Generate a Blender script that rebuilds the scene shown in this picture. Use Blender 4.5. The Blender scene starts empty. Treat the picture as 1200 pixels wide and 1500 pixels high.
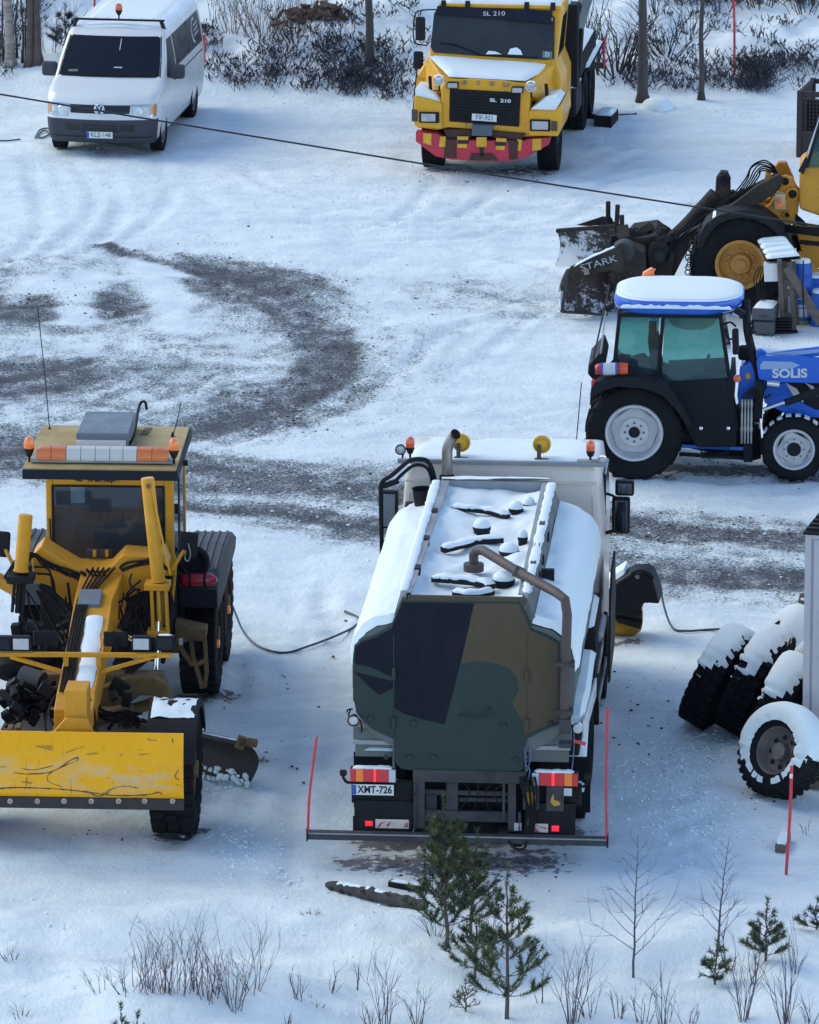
import bpy, bmesh, math, random
import numpy as np
from mathutils import Vector, Matrix, Euler
R = math.radians; PI = math.pi
sc = bpy.context.scene; COL = sc.collection

# ---------------- camera, sky, sun, exposure ----------------
CAM_H = 19.9; PITCH = 14.3; FPX = 9100.0
cd = bpy.data.cameras.new('camera'); cam = bpy.data.objects.new('camera', cd); COL.objects.link(cam)
cam.location = (0, 0, CAM_H); cam.rotation_euler = (R(90 - PITCH), 0, 0)
cd.sensor_fit = 'VERTICAL'; cd.sensor_height = 36.0; cd.lens = FPX / 1500 * 36
cd.clip_start = 1.0; cd.clip_end = 3000
sc.camera = cam
wd = bpy.data.worlds.new("World"); sc.world = wd; wd.use_nodes = True
nt = wd.node_tree; nt.nodes.clear()
wo = nt.nodes.new('ShaderNodeOutputWorld'); bg = nt.nodes.new('ShaderNodeBackground'); sky = nt.nodes.new('ShaderNodeTexSky')
SUN_EL, SUN_AZ = 38.0, -60.0            # azimuth measured from +Y towards +X
sky.sky_type = 'NISHITA'; sky.sun_disc = False
sky.sun_elevation = R(SUN_EL); sky.sun_rotation = R(SUN_AZ); sky.air_density = 1.0; sky.dust_density = 0.0; sky.ozone_density = 0.0; sky.altitude = 2500
bg.inputs[1].default_value = 0.15
nt.links.new(sky.outputs[0], bg.inputs[0]); nt.links.new(bg.outputs[0], wo.inputs[0])
sl = bpy.data.lights.new('sun', 'SUN'); sun = bpy.data.objects.new('sun', sl); COL.objects.link(sun)
sl.energy = 1.05; sl.angle = R(45); sl.color = (1, .90, .62)
sd = Vector((math.sin(R(SUN_AZ)) * math.cos(R(SUN_EL)), math.cos(R(SUN_AZ)) * math.cos(R(SUN_EL)), math.sin(R(SUN_EL))))
sun.rotation_euler = sd.to_track_quat('Z', 'Y').to_euler(); sun.location = (0, 0, 60)
sc.view_settings.view_transform = 'Standard'; sc.view_settings.look = 'None'
sc.view_settings.gamma = 1; sc.view_settings.exposure = 1.07; sc.view_settings.use_curve_mapping = False

# ---------------- materials ----------------
def pmat(name, col, rough=.5, metal=0., dirt=.0, dcol=(.08, .07, .06), scale=2.5, snow=None, bump=.0, bscale=40, coat=0., emit=0., spec=.5, stretch=(1, 1, 1), grime_low=0.):
    m = bpy.data.materials.new(name); m.use_nodes = True; t = m.node_tree; N = t.nodes; L = t.links
    p = N['Principled BSDF']; p.inputs['Roughness'].default_value = rough; p.inputs['Metallic'].default_value = metal
    p.inputs['Coat Weight'].default_value = coat; p.inputs['Coat Roughness'].default_value = .12
    p.inputs['Specular IOR Level'].default_value = spec
    c = (*col, 1); p.inputs['Base Color'].default_value = c
    tc = N.new('ShaderNodeTexCoord'); mp = N.new('ShaderNodeMapping'); mp.inputs['Scale'].default_value = stretch
    L.new(tc.outputs['Object'], mp.inputs[0])
    cur = None
    def mix(fac, a, b):
        x = N.new('ShaderNodeMix'); x.data_type = 'RGBA'
        if hasattr(fac, 'links'): L.new(fac, x.inputs[0])
        else: x.inputs[0].default_value = fac
        if hasattr(a, 'links'): L.new(a, x.inputs[6])
        else: x.inputs[6].default_value = a
        if hasattr(b, 'links'): L.new(b, x.inputs[7])
        else: x.inputs[7].default_value = b
        return x.outputs[2]
    def noise(s, d=6, r=.6, src=None):
        n = N.new('ShaderNodeTexNoise'); n.inputs['Scale'].default_value = s; n.inputs['Detail'].default_value = d; n.inputs['Roughness'].default_value = r
        L.new(src or mp.outputs[0], n.inputs['Vector']); return n.outputs[0]
    def mr(v, a, b, c0=0, d0=1):
        n = N.new('ShaderNodeMapRange'); n.inputs[1].default_value = a; n.inputs[2].default_value = b; n.inputs[3].default_value = c0; n.inputs[4].default_value = d0
        L.new(v, n.inputs[0]); return n.outputs[0]
    cur = c
    if dirt > 0:
        n1 = noise(scale); n2 = noise(scale * 7, 8, .75)
        cur = mix(mr(n1, .38, .75, 0, dirt), cur, (*dcol, 1))
        cur = mix(mr(n2, .52, .72, 0, dirt * .8), cur, (*dcol, 1))
        L.new(mr(n1, .3, .7, rough, min(1, rough + .3)), p.inputs['Roughness'])
    if snow is not None:
        g = N.new('ShaderNodeNewGeometry'); s = N.new('ShaderNodeSeparateXYZ'); L.new(g.outputs['Normal'], s.inputs[0])
        ns = noise(5, 8, .7); ad = N.new('ShaderNodeMath'); ad.operation = 'MULTIPLY_ADD'; L.new(ns, ad.inputs[0]); ad.inputs[1].default_value = 1.6; L.new(s.outputs[2], ad.inputs[2])
        f = mr(ad.outputs[0], snow + .8, snow + .9)
        cur = mix(f, cur, (.80, .855, .89, 1))
    if hasattr(cur, 'links'): L.new(cur, p.inputs['Base Color'])
    if bump:
        b = N.new('ShaderNodeBump'); b.inputs['Strength'].default_value = bump; b.inputs['Distance'].default_value = .02
        L.new(noise(bscale, 8, .7), b.inputs['Height']); L.new(b.outputs[0], p.inputs['Normal'])
    if emit: p.inputs['Emission Color'].default_value = c; p.inputs['Emission Strength'].default_value = emit
    return m

def glass(name, tint, opac=.3, rough=.04):
    m = bpy.data.materials.new(name); m.use_nodes = True; t = m.node_tree; N = t.nodes; L = t.links; N.clear()
    o = N.new('ShaderNodeOutputMaterial'); tr = N.new('ShaderNodeBsdfTransparent'); tr.inputs[0].default_value = (*tint, 1)
    gl = N.new('ShaderNodeBsdfGlossy'); gl.inputs[1].default_value = rough; gl.inputs[0].default_value = (.9, .95, 1, 1)
    df = N.new('ShaderNodeBsdfDiffuse'); df.inputs[0].default_value = (tint[0] * .35, tint[1] * .4, tint[2] * .45, 1)
    fr = N.new('ShaderNodeFresnel'); fr.inputs[0].default_value = 1.5
    a = N.new('ShaderNodeMixShader'); a.inputs[0].default_value = opac; L.new(tr.outputs[0], a.inputs[1]); L.new(df.outputs[0], a.inputs[2])
    b = N.new('ShaderNodeMixShader'); L.new(fr.outputs[0], b.inputs[0]); L.new(a.outputs[0], b.inputs[1]); L.new(gl.outputs[0], b.inputs[2])
    L.new(b.outputs[0], o.inputs[0]); return m

M = {}
M['snow'] = pmat('snow', (.80, .87, .87), .75, bump=.35, bscale=6, spec=.25)
M['rubber'] = pmat('rubber', spec=.12, col=(.010, .0105, .012), rough=.75, dirt=.5, dcol=(.035, .035, .037), bump=.3)
M['rubber_snowy'] = pmat('rubber_snowy', (.018, .018, .02), .8, dirt=.5, dcol=(.05, .05, .052), snow=.62, bump=.4)
M['plastic'] = pmat('black_plastic', spec=.2, col=(.011, .012, .015), rough=.5, dirt=.5, dcol=(.034, .034, .038))
M['chassis'] = pmat('chassis_grime', spec=.12, col=(.014, .0145, .017), rough=.7, dirt=.65, dcol=(.05, .045, .042), bump=.3)
M['dirty_steel'] = pmat('dirty_steel', (.07, .068, .073), .65, metal=.2, dirt=.8, dcol=(.035, .03, .03), bump=.3)
M['bare_steel'] = pmat('bare_steel', (.35, .36, .37), .35, metal=.9, dirt=.4)
M['chrome'] = pmat('chrome', (.75, .76, .78), .15, metal=1)
M['interior'] = pmat('interior', (.02, .022, .025), .8, dirt=.3, spec=.15)
M['dark_glass'] = pmat('dark_glass', (.010, .014, .02), .08, spec=.3)
M['hose'] = pmat('hose', (.009, .009, .011), .55, dirt=.3, spec=.15)
M['amber'] = pmat('amber_lens', (.75, .17, .02), .25, coat=.6, emit=.08)
M['amber_dark'] = pmat('orange_red_lens', (.6, .09, .02), .25, coat=.6, emit=.06)
M['red_lens'] = pmat('red_lens', (.45, .012, .02), .22, coat=.6, emit=.1)
M['red_bright'] = pmat('red_bright_lens', (.75, .02, .04), .22, coat=.6, emit=.5)
M['white_lens'] = pmat('white_lens', (.55, .56, .58), .15, coat=.7, dirt=.3, dcol=(.2, .2, .2), scale=14)
M['plate'] = pmat('plate_white', (.72, .73, .7), .45, dirt=.25, dcol=(.4, .4, .38))
M['plate_ink'] = pmat('plate_ink', (.01, .01, .012), .5)
M['plate_blue'] = pmat('plate_blue', (.02, .09, .4), .5)
M['red_pole'] = pmat('red_marker', (.62, .035, .05), .5, dirt=.15, dcol=(.4, .2, .2))
M['white_paint'] = pmat('white_paint', (.78, .77, .74), .35, dirt=.2, dcol=(.5, .47, .42), coat=.3)
M['wood'] = pmat('weathered_wood', (.16, .13, .105), .85, dirt=.7, dcol=(.06, .05, .045), stretch=(1, 8, 8), scale=2, bump=.5)
M['wood_snowy'] = pmat('weathered_wood_snowy', (.16, .13, .105), .85, dirt=.7, dcol=(.06, .05, .045), snow=.5, bump=.5)

# ---------------- mesh builder ----------------
def ax_basis(d):
    d = Vector(d).normalized(); u = Vector((0, 0, 1)) if abs(d.z) < .9 else Vector((1, 0, 0))
    a = d.cross(u).normalized(); return a, d.cross(a).normalized()
def cat(pts, sub=5):
    p = [Vector(q) for q in pts]
    if len(p) < 3: return p
    out = []
    for i in range(len(p) - 1):
        a = p[i - 1] if i else p[0] * 2 - p[1]; b, c = p[i], p[i + 1]; d = p[i + 2] if i + 2 < len(p) else c * 2 - b
        for k in range(sub):
            t = k / sub
            out.append(.5 * ((2 * b) + (c - a) * t + (2 * a - 5 * b + 4 * c - d) * t * t + (3 * b - a - 3 * c + d) * t ** 3))
    out.append(p[-1]); return out
NOSPLIT = {'lens', 'plate_lettering', 'lettering', 'panel_ribs', 'rim', 'wheel', 'seam_band', 'badge', 'scratches', 'red_scuff', 'grille', 'trunk', 'crown', 'branches', 'foliage', 'mesh_grid', 'tread', 'sticker'}
class B:
    def __init__(s): s.v = []; s.f = []; s.mi = []; s.mats = []; s.smooth = []; s.T = Matrix()
    def _m(s, m):
        if isinstance(m, str): m = M[m]
        if m not in s.mats: s.mats.append(m)
        return s.mats.index(m)
    def add(s, vs, fs, m, smooth=True):
        o = len(s.v); k = s._m(m); s.v += [s.T @ Vector(q) for q in vs]
        for f in fs: s.f.append([i + o for i in f]); s.mi.append(k); s.smooth.append(smooth)
        return s
    def box(s, c, sz, m, rot=None, taper=1.):
        hx, hy, hz = sz[0] / 2, sz[1] / 2, sz[2] / 2
        vs = [Vector((x * hx * (taper if z > 0 else 1), y * hy * (taper if z > 0 else 1), z * hz)) for z in (-1, 1) for y in (-1, 1) for x in (-1, 1)]
        if rot: e = Euler([R(a) for a in rot]).to_matrix(); vs = [e @ q for q in vs]
        c = Vector(c)
        return s.add([q + c for q in vs], [(0, 2, 3, 1), (4, 5, 7, 6), (0, 1, 5, 4), (2, 6, 7, 3), (0, 4, 6, 2), (1, 3, 7, 5)], m, False)
    def bb(s, x0, x1, y0, y1, z0, z1, m): return s.box(((x0 + x1) / 2, (y0 + y1) / 2, (z0 + z1) / 2), (abs(x1 - x0), abs(y1 - y0), abs(z1 - z0)), m)
    def bar(s, a, b, w, h, m, up=(0, 0, 1)):
        a, b = Vector(a), Vector(b); d = (b - a).normalized(); up = Vector(up)
        if abs(d.dot(up)) > .95: up = Vector((0, 1, 0))
        u = d.cross(up).normalized() * w / 2; n = u.cross(d).normalized() * h / 2
        vs = [a - u - n, a + u - n, a + u + n, a - u + n, b - u - n, b + u - n, b + u + n, b - u + n]
        return s.add(vs, [(0, 3, 2, 1), (4, 5, 6, 7), (0, 1, 5, 4), (1, 2, 6, 5), (2, 3, 7, 6), (3, 0, 4, 7)], m, False)
    def prism(s, pts, axis, a, b, m, smooth=False):
        def q(p, t): return {'x': (t, p[0], p[1]), 'y': (p[0], t, p[1]), 'z': (p[0], p[1], t)}[axis]
        n = len(pts); vs = [q(p, a) for p in pts] + [q(p, b) for p in pts]
        o = len(s.v); fs = [list(range(n))[::-1], [i + n for i in range(n)]] + [(i, (i + 1) % n, (i + 1) % n + n, i + n) for i in range(n)]
        return s.add(vs, fs, m, smooth)
    def face(s, pts, m): return s.add(pts, [list(range(len(pts)))], m, False)
    def grid(s, fn, nu, nv, m, thick=None, smooth=True):
        vs = [fn(i / nu, j / nv) for j in range(nv + 1) for i in range(nu + 1)]
        w = nu + 1; fs = [(j * w + i, j * w + i + 1, (j + 1) * w + i + 1, (j + 1) * w + i) for j in range(nv) for i in range(nu)]
        return s.add(vs, fs, m, smooth)
    def tube(s, pts, r, m, n=8, cap=True, smooth=True):
        p = [Vector(q) for q in pts]; k = len(p); rs = r if isinstance(r, (list, tuple)) else [r] * k
        a, b = ax_basis(p[1] - p[0]); vs = []
        for i in range(k):
            d = (p[min(i + 1, k - 1)] - p[max(i - 1, 0)]).normalized()
            a = (a - d * a.dot(d)).normalized(); b = d.cross(a)
            for j in range(n):
                t = 2 * PI * j / n; vs.append(p[i] + (a * math.cos(t) + b * math.sin(t)) * rs[i])
        fs = [(i * n + j, i * n + (j + 1) % n, (i + 1) * n + (j + 1) % n, (i + 1) * n + j) for i in range(k - 1) for j in range(n)]
        if cap: fs += [list(range(n))[::-1], [(k - 1) * n + j for j in range(n)]]
        return s.add(vs, fs, m, smooth)
    def hose(s, pts, r, m='hose', n=6, sub=5): return s.tube(cat(pts, sub), r, m, n)
    def lathe(s, prof, c, axis, m, n=24, smooth=True, cap=True):
        d = Vector(axis).normalized(); a, b = ax_basis(d); c = Vector(c); k = len(prof); vs = []
        for (r, t) in prof:
            for j in range(n):
                w = 2 * PI * j / n; vs.append(c + d * t + (a * math.cos(w) + b * math.sin(w)) * max(r, 1e-4))
        fs = [(i * n + j, i * n + (j + 1) % n, (i + 1) * n + (j + 1) % n, (i + 1) * n + j) for i in range(k - 1) for j in range(n)]
        if cap and prof[0][0] > 1e-3: fs.append([j for j in range(n)][::-1])
        if cap and prof[-1][0] > 1e-3: fs.append([(k - 1) * n + j for j in range(n)])
        return s.add(vs, fs, m, smooth)
    def cyl(s, a, b, r, m, n=16): return s.tube([a, b], r, m, n)
    def loft(s, rings, m, cap=True, smooth=True, mf=None):
        n = len(rings[0]); o = len(s.v); vs = [q for r in rings for q in r]
        for i in range(len(rings) - 1):
            pass
        fs = [(i * n + j, i * n + (j + 1) % n, (i + 1) * n + (j + 1) % n, (i + 1) * n + j) for i in range(len(rings) - 1) for j in range(n)]
        if cap: fs += [list(range(n))[::-1], [(len(rings) - 1) * n + j for j in range(n)]]
        k0 = len(s.f); s.add(vs, fs, m, smooth)
        if mf:
            for q in range(k0, len(s.f)):
                c = sum((Vector(s.v[i]) for i in s.f[q]), Vector()) / len(s.f[q]); mm = mf(c)
                if mm: s.mi[q] = s._m(mm)
        return s
    def text(s, st, h, mtx, m, depth=.004, sp=1.0, wide=1.0, bold=0.):
        cu = bpy.data.curves.new('t', 'FONT'); cu.body = st; cu.size = h * 1.4; cu.align_x = 'CENTER'; cu.align_y = 'CENTER'; cu.extrude = depth / 2; cu.space_character = sp; cu.offset = bold
        ob = bpy.data.objects.new('t', cu); COL.objects.link(ob); dg = bpy.context.evaluated_depsgraph_get(); dg.update()
        me = bpy.data.meshes.new_from_object(ob.evaluated_get(dg))
        mt = mtx @ Matrix.Diagonal((wide, 1, 1, 1))
        s.add([mt @ v.co for v in me.vertices], [list(p.vertices) for p in me.polygons], m, False)
        bpy.data.objects.remove(ob); bpy.data.curves.remove(cu); bpy.data.meshes.remove(me); return s
    def clusters(s, gap=.012):
        n = len(s.v); par = list(range(n))
        def fd(a):
            while par[a] != a: par[a] = par[par[a]]; a = par[a]
            return a
        for f in s.f:
            a = fd(f[0])
            for i in f[1:]: par[fd(i)] = a
        isl = {}
        for k, f in enumerate(s.f): isl.setdefault(fd(f[0]), []).append(k)
        bx = []
        for r, fs in isl.items():
            vs = [s.v[i] for k in fs for i in s.f[k]]
            bx.append([[min(v[a] for v in vs) - gap / 2 for a in range(3)], [max(v[a] for v in vs) + gap / 2 for a in range(3)], fs])
        m = len(bx); p2 = list(range(m))
        def f2(a):
            while p2[a] != a: a = p2[a]
            return a
        for i in range(m):
            for j in range(i):
                if all(bx[i][0][a] <= bx[j][1][a] and bx[j][0][a] <= bx[i][1][a] for a in range(3)): p2[f2(i)] = f2(j)
        gr = {}
        for i in range(m): gr.setdefault(f2(i), []).extend(bx[i][2])
        out = []
        for fs in gr.values():
            b = B(); mp = {}; b.mats = list(s.mats)
            used = sorted(set(s.mi[k] for k in fs)); b.mats = [s.mats[u] for u in used]
            for k in fs:
                ff = []
                for i in s.f[k]:
                    if i not in mp: mp[i] = len(b.v); b.v.append(s.v[i])
                    ff.append(mp[i])
                b.f.append(ff); b.mi.append(used.index(s.mi[k])); b.smooth.append(s.smooth[k])
            out.append(b)
        return out
    def build(s, name, parent=None, label=None, bevel=0., seg=2, ang=38, cat_=None, group=None, kind=None, loc=None, rot=None, recalc=True, split=None):
        if split is None: split = parent is not None and name not in NOSPLIT and not any(k in name for k in ('snow', 'text', 'letter'))
        if split:
            parts_ = s.clusters()
            if 1 < len(parts_) <= 30:
                r = None
                for q in parts_:
                    o = q.build(name, parent, label, bevel, seg, ang, cat_, group, kind, loc, rot, recalc, False); r = r or o
                return r
        me = bpy.data.meshes.new(name); me.from_pydata([tuple(q) for q in s.v], [], s.f)
        for m in s.mats: me.materials.append(m)
        me.polygons.foreach_set('material_index', s.mi)
        if recalc:
            bm = bmesh.new(); bm.from_mesh(me); bmesh.ops.recalc_face_normals(bm, faces=bm.faces); bm.to_mesh(me); bm.free()
        me.polygons.foreach_set('use_smooth', [True] * len(me.polygons))
        me.set_sharp_from_angle(angle=R(ang)); me.update()
        o = bpy.data.objects.new(name, me); COL.objects.link(o)
        if parent: o.parent = parent
        if bevel:
            b = o.modifiers.new('bevel', 'BEVEL'); b.width = bevel; b.segments = seg; b.limit_method = 'ANGLE'; b.angle_limit = R(40); b.harden_normals = True
        if label: o['label'] = label
        if cat_: o['category'] = cat_
        if group: o['group'] = group
        if kind: o['kind'] = kind
        if loc: o.location = loc
        if rot: o.rotation_euler = rot
        return o
def thing(name, label, cat_, loc=(0, 0, 0), rz=0, group=None):
    o = bpy.data.objects.new(name, None); COL.objects.link(o); o.location = loc; o.rotation_euler = (0, 0, R(rz)); o['label'] = label; o['category'] = cat_
    o.empty_display_size = .3
    if group: o['group'] = group
    return o
def MT(loc, rot=(0, 0, 0)): return Matrix.Translation(loc) @ Euler([R(a) for a in rot]).to_matrix().to_4x4()
def part(name, parent, label=None, bevel=0., **k):
    """decorator-free helper: part('seat', t)(lambda b: b.box(...))"""
    def go(fn): b = B(); fn(b); return b.build(name, parent, label, bevel, **k)
    return go
def cut(o, fn, mat):
    b = B(); fn(b); c = b.build('cutter'); md = o.modifiers.new('cut', 'BOOLEAN'); md.operation = 'DIFFERENCE'; md.solver = 'EXACT'; md.object = c
    dg = bpy.context.evaluated_depsgraph_get(); dg.update(); me = bpy.data.meshes.new_from_object(o.evaluated_get(dg))
    old = o.data; o.modifiers.clear(); o.data = me; bpy.data.meshes.remove(old); cm = c.data; bpy.data.objects.remove(c); bpy.data.meshes.remove(cm)
    me.set_sharp_from_angle(angle=R(35)); return o
def copy_part(o, parent=None):
    c = o.copy(); COL.objects.link(c); c.parent = parent
    for ch in list(o.children): copy_part(ch, c)
    return c

# ---------------- noise and terrain ----------------
def _h(ix, iy, s):
    n = (ix.astype(np.int64) * 374761393 + iy.astype(np.int64) * 668265263 + s * 1442695041) & 0xffffffff
    n = ((n ^ (n >> 13)) * 1274126177) & 0xffffffff; return ((n ^ (n >> 16)) & 0xffff) / 65535.
def vn(x, y, s=0):
    x = np.asarray(x, float); y = np.asarray(y, float); ix = np.floor(x); iy = np.floor(y); fx = x - ix; fy = y - iy
    fx = fx * fx * (3 - 2 * fx); fy = fy * fy * (3 - 2 * fy)
    a = _h(ix, iy, s); b = _h(ix + 1, iy, s); c = _h(ix, iy + 1, s); d = _h(ix + 1, iy + 1, s)
    return (a * (1 - fx) + b * fx) * (1 - fy) + (c * (1 - fx) + d * fx) * fy - .5
def fbm(x, y, s=0, o=4, g=.5):
    r = 0; a = 1.
    for k in range(o): r = r + a * vn(np.asarray(x) * 2 ** k, np.asarray(y) * 2 ** k, s + k * 17); a *= g
    return r
def sstep(a, b, x): t = np.clip((x - a) / (b - a), 0, 1); return t * t * (3 - 2 * t)
def hgt(x, y):
    x = np.asarray(x, float); y = np.asarray(y, float)
    edge = 107.9 + .5 * fbm(x * .35, x * 0 + 3, 5, 3) - .9 * sstep(-2.4, 0, x) * sstep(3.2, 2.0, x) + .8 * sstep(-5, -8, x)
    d = y - edge
    z = .05 * fbm(x * .6, y * .35, 11, 3) + .035 * fbm(x * 2.2, y * 1.6, 3, 4)
    yard = sstep(62.2, 64.0, y) * sstep(edge + .3, edge - 1, y)
    z = z * (.5 + .5 * yard)
    z = z + sstep(-.6, .9, d) * (.20 + .09 * fbm(x * 1.3, y * .7, 8, 3)) + np.clip(d - .4, 0, 60) * .17 + sstep(0, 3, d) * .55 * fbm(x * .6, y * .35, 21, 4)
    n = sstep(62.6, 60.8, y)                      # foreground bank
    z = z + n * (.10 + .30 * fbm(x * .55, y * .5, 31, 4)) + n * .22 * np.exp(-((x + 1.9) / 1.0) ** 2 - ((y - 58.3) / .7) ** 2)
    z = z - sstep(58, 40, y) * 3.
    z = z + .05 * np.abs(fbm(x * 3, y * 2.2, 77, 3)) * np.exp(-((x - 2.9 - .15 * (y - 62)) / .6) ** 2) * sstep(60, 61.5, y) * sstep(68.5, 66, y) * 2.2   # trampled path
    z = z + .09 * np.exp(-((y - 92.5 - .35 * x) / .7) ** 2) * sstep(0, 3, x) * sstep(14, 9, x)   # low ridge by the loader
    return z
_gx = np.arange(-12, 12.01, .1); _gy = np.arange(55, 140, .1); _GZ = hgt(*np.meshgrid(_gx, _gy)); _GL = _GZ.tolist()
def hz(x, y):
    u = (x + 12) / .1; v = (y - 55) / .1; i = int(u); j = int(v)
    if not (0 <= i < len(_gx) - 1 and 0 <= j < len(_gy) - 1): return float(hgt(np.array([x]), np.array([y]))[0])
    fu = u - i; fv = v - j; a, b = _GL[j], _GL[j + 1]
    return (a[i] * (1 - fu) + a[i + 1] * fu) * (1 - fv) + (b[i] * (1 - fu) + b[i + 1] * fu) * fv
_ca, _sa = math.cos(R(PITCH)), math.sin(R(PITCH))
def G(px, py, z=None):
    """ground point that the photograph shows at (px, py); returns real-world metres"""
    u = (px - 600) / FPX; v = (py - 750) / FPX; d = (u, _ca - v * _sa, -_sa - v * _ca); zz = 0 if z is None else z
    for k in range(1 if z is not None else 12):
        t = (zz - CAM_H) / d[2]
        if z is None: zz = .5 * zz + .5 * hz(d[0] * t, d[1] * t)
    t = (zz - CAM_H) / d[2]
    return Vector((d[0] * t, d[1] * t, zz))
def AT(px, py, Y):
    u = (px - 600) / FPX; v = (py - 750) / FPX; t = Y / (_ca - v * _sa)
    return Vector((u * t, Y, CAM_H + (-_sa - v * _ca) * t))
# ---------------- ground ----------------
def ground_mat():
    m = bpy.data.materials.new('snow_ground'); m.use_nodes = True; t = m.node_tree; N = t.nodes; L = t.links
    p = N['Principled BSDF']; p.inputs['Roughness'].default_value = .8; p.inputs['Specular IOR Level'].default_value = .2
    at = N.new('ShaderNodeAttribute'); at.attribute_name = 'bare'; tc = N.new('ShaderNodeTexCoord')
    at2 = N.new('ShaderNodeAttribute'); at2.attribute_name = 'mud_shade'
    def noise(s, d=4, r=.6, st=(1, 1, 1)):
        mp = N.new('ShaderNodeMapping'); mp.inputs['Scale'].default_value = st; L.new(tc.outputs['Object'], mp.inputs[0])
        n = N.new('ShaderNodeTexNoise'); n.inputs['Scale'].default_value = s; n.inputs['Detail'].default_value = d; n.inputs['Roughness'].default_value = r
        L.new(mp.outputs[0], n.inputs['Vector']); return n.outputs[0]
    def math_(op, a, b, c=None):
        n = N.new('ShaderNodeMath'); n.operation = op
        for i, q in enumerate((a, b, c)):
            if q is None: continue
            if hasattr(q, 'links'): L.new(q, n.inputs[i])
            else: n.inputs[i].default_value = q
        return n.outputs[0]
    def mr(v, a, b, c0=0, d0=1):
        n = N.new('ShaderNodeMapRange'); n.interpolation_type = 'SMOOTHSTEP'; n.inputs[1].default_value = a; n.inputs[2].default_value = b; n.inputs[3].default_value = c0; n.inputs[4].default_value = d0; L.new(v, n.inputs[0]); return n.outputs[0]
    def mix(f, a, b):
        x = N.new('ShaderNodeMix'); x.data_type = 'RGBA'; L.new(f, x.inputs[0])
        for q, i in ((a, 6), (b, 7)):
            if hasattr(q, 'links'): L.new(q, x.inputs[i])
            else: x.inputs[i].default_value = (*q, 1)
        return x.outputs[2]
    fine = noise(24, 7, .82, (1.1, 1, 1)); mid = noise(3.2, 4, .6, (1, .6, 1))
    s = math_('MULTIPLY_ADD', fine, 2.3, math_('MULTIPLY', at.outputs['Fac'], .85)); s = math_('MULTIPLY_ADD', mid, .7, s)
    f = mr(s, 1.78, 2.2)
    f = math_('MULTIPLY', f, mr(at.outputs['Fac'], .02, .12))
    grav = mix(mr(noise(30, 8, .85), .35, .65), (.018, .02, .023), (.17, .18, .19)); grav = mix(mr(noise(2.5, 4, .6), .4, .6, 0, .5), grav, (.035, .038, .042))
    pack = mix(mr(noise(1.1, 5, .65, (.5, 1, 1)), .4, .65), (.825, .89, .885), (.70, .78, .80))
    col = mix(f, pack, grav)
    sp = math_('MULTIPLY_ADD', noise(7, 6, .75), 1.3, at2.outputs['Fac']); fm = math_('MULTIPLY', mr(sp, 1.3, 1.42), mr(at2.outputs['Fac'], .05, .2))
    col = mix(fm, col, (.07, .062, .06))
    tint = math_('MULTIPLY', at2.outputs['Fac'], .35); tint2 = mr(tint, 0, .35, 0, .4)
    col = mix(tint2, col, (.33, .33, .35))
    L.new(col, p.inputs['Base Color'])
    hb = math_('MULTIPLY_ADD', noise(9, 8, .75, (1, .5, 1)), .6, noise(1.8, 4, .55)); hb = math_('SUBTRACT', hb, math_('MULTIPLY', f, .25))
    b = N.new('ShaderNodeBump'); b.inputs['Strength'].default_value = .85; b.inputs['Distance'].default_value = .06; L.new(hb, b.inputs['Height']); L.new(b.outputs[0], p.inputs['Normal'])
    return m
def axis_coords(lo, hi, step, far, n):
    mid = np.arange(lo, hi + step / 2, step); g = (np.linspace(0, 1, n)[1:]) ** 2.2
    return np.concatenate([(lo - g * (far + lo if far + lo > 0 else far))[::-1], mid, hi + g * far])
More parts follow.
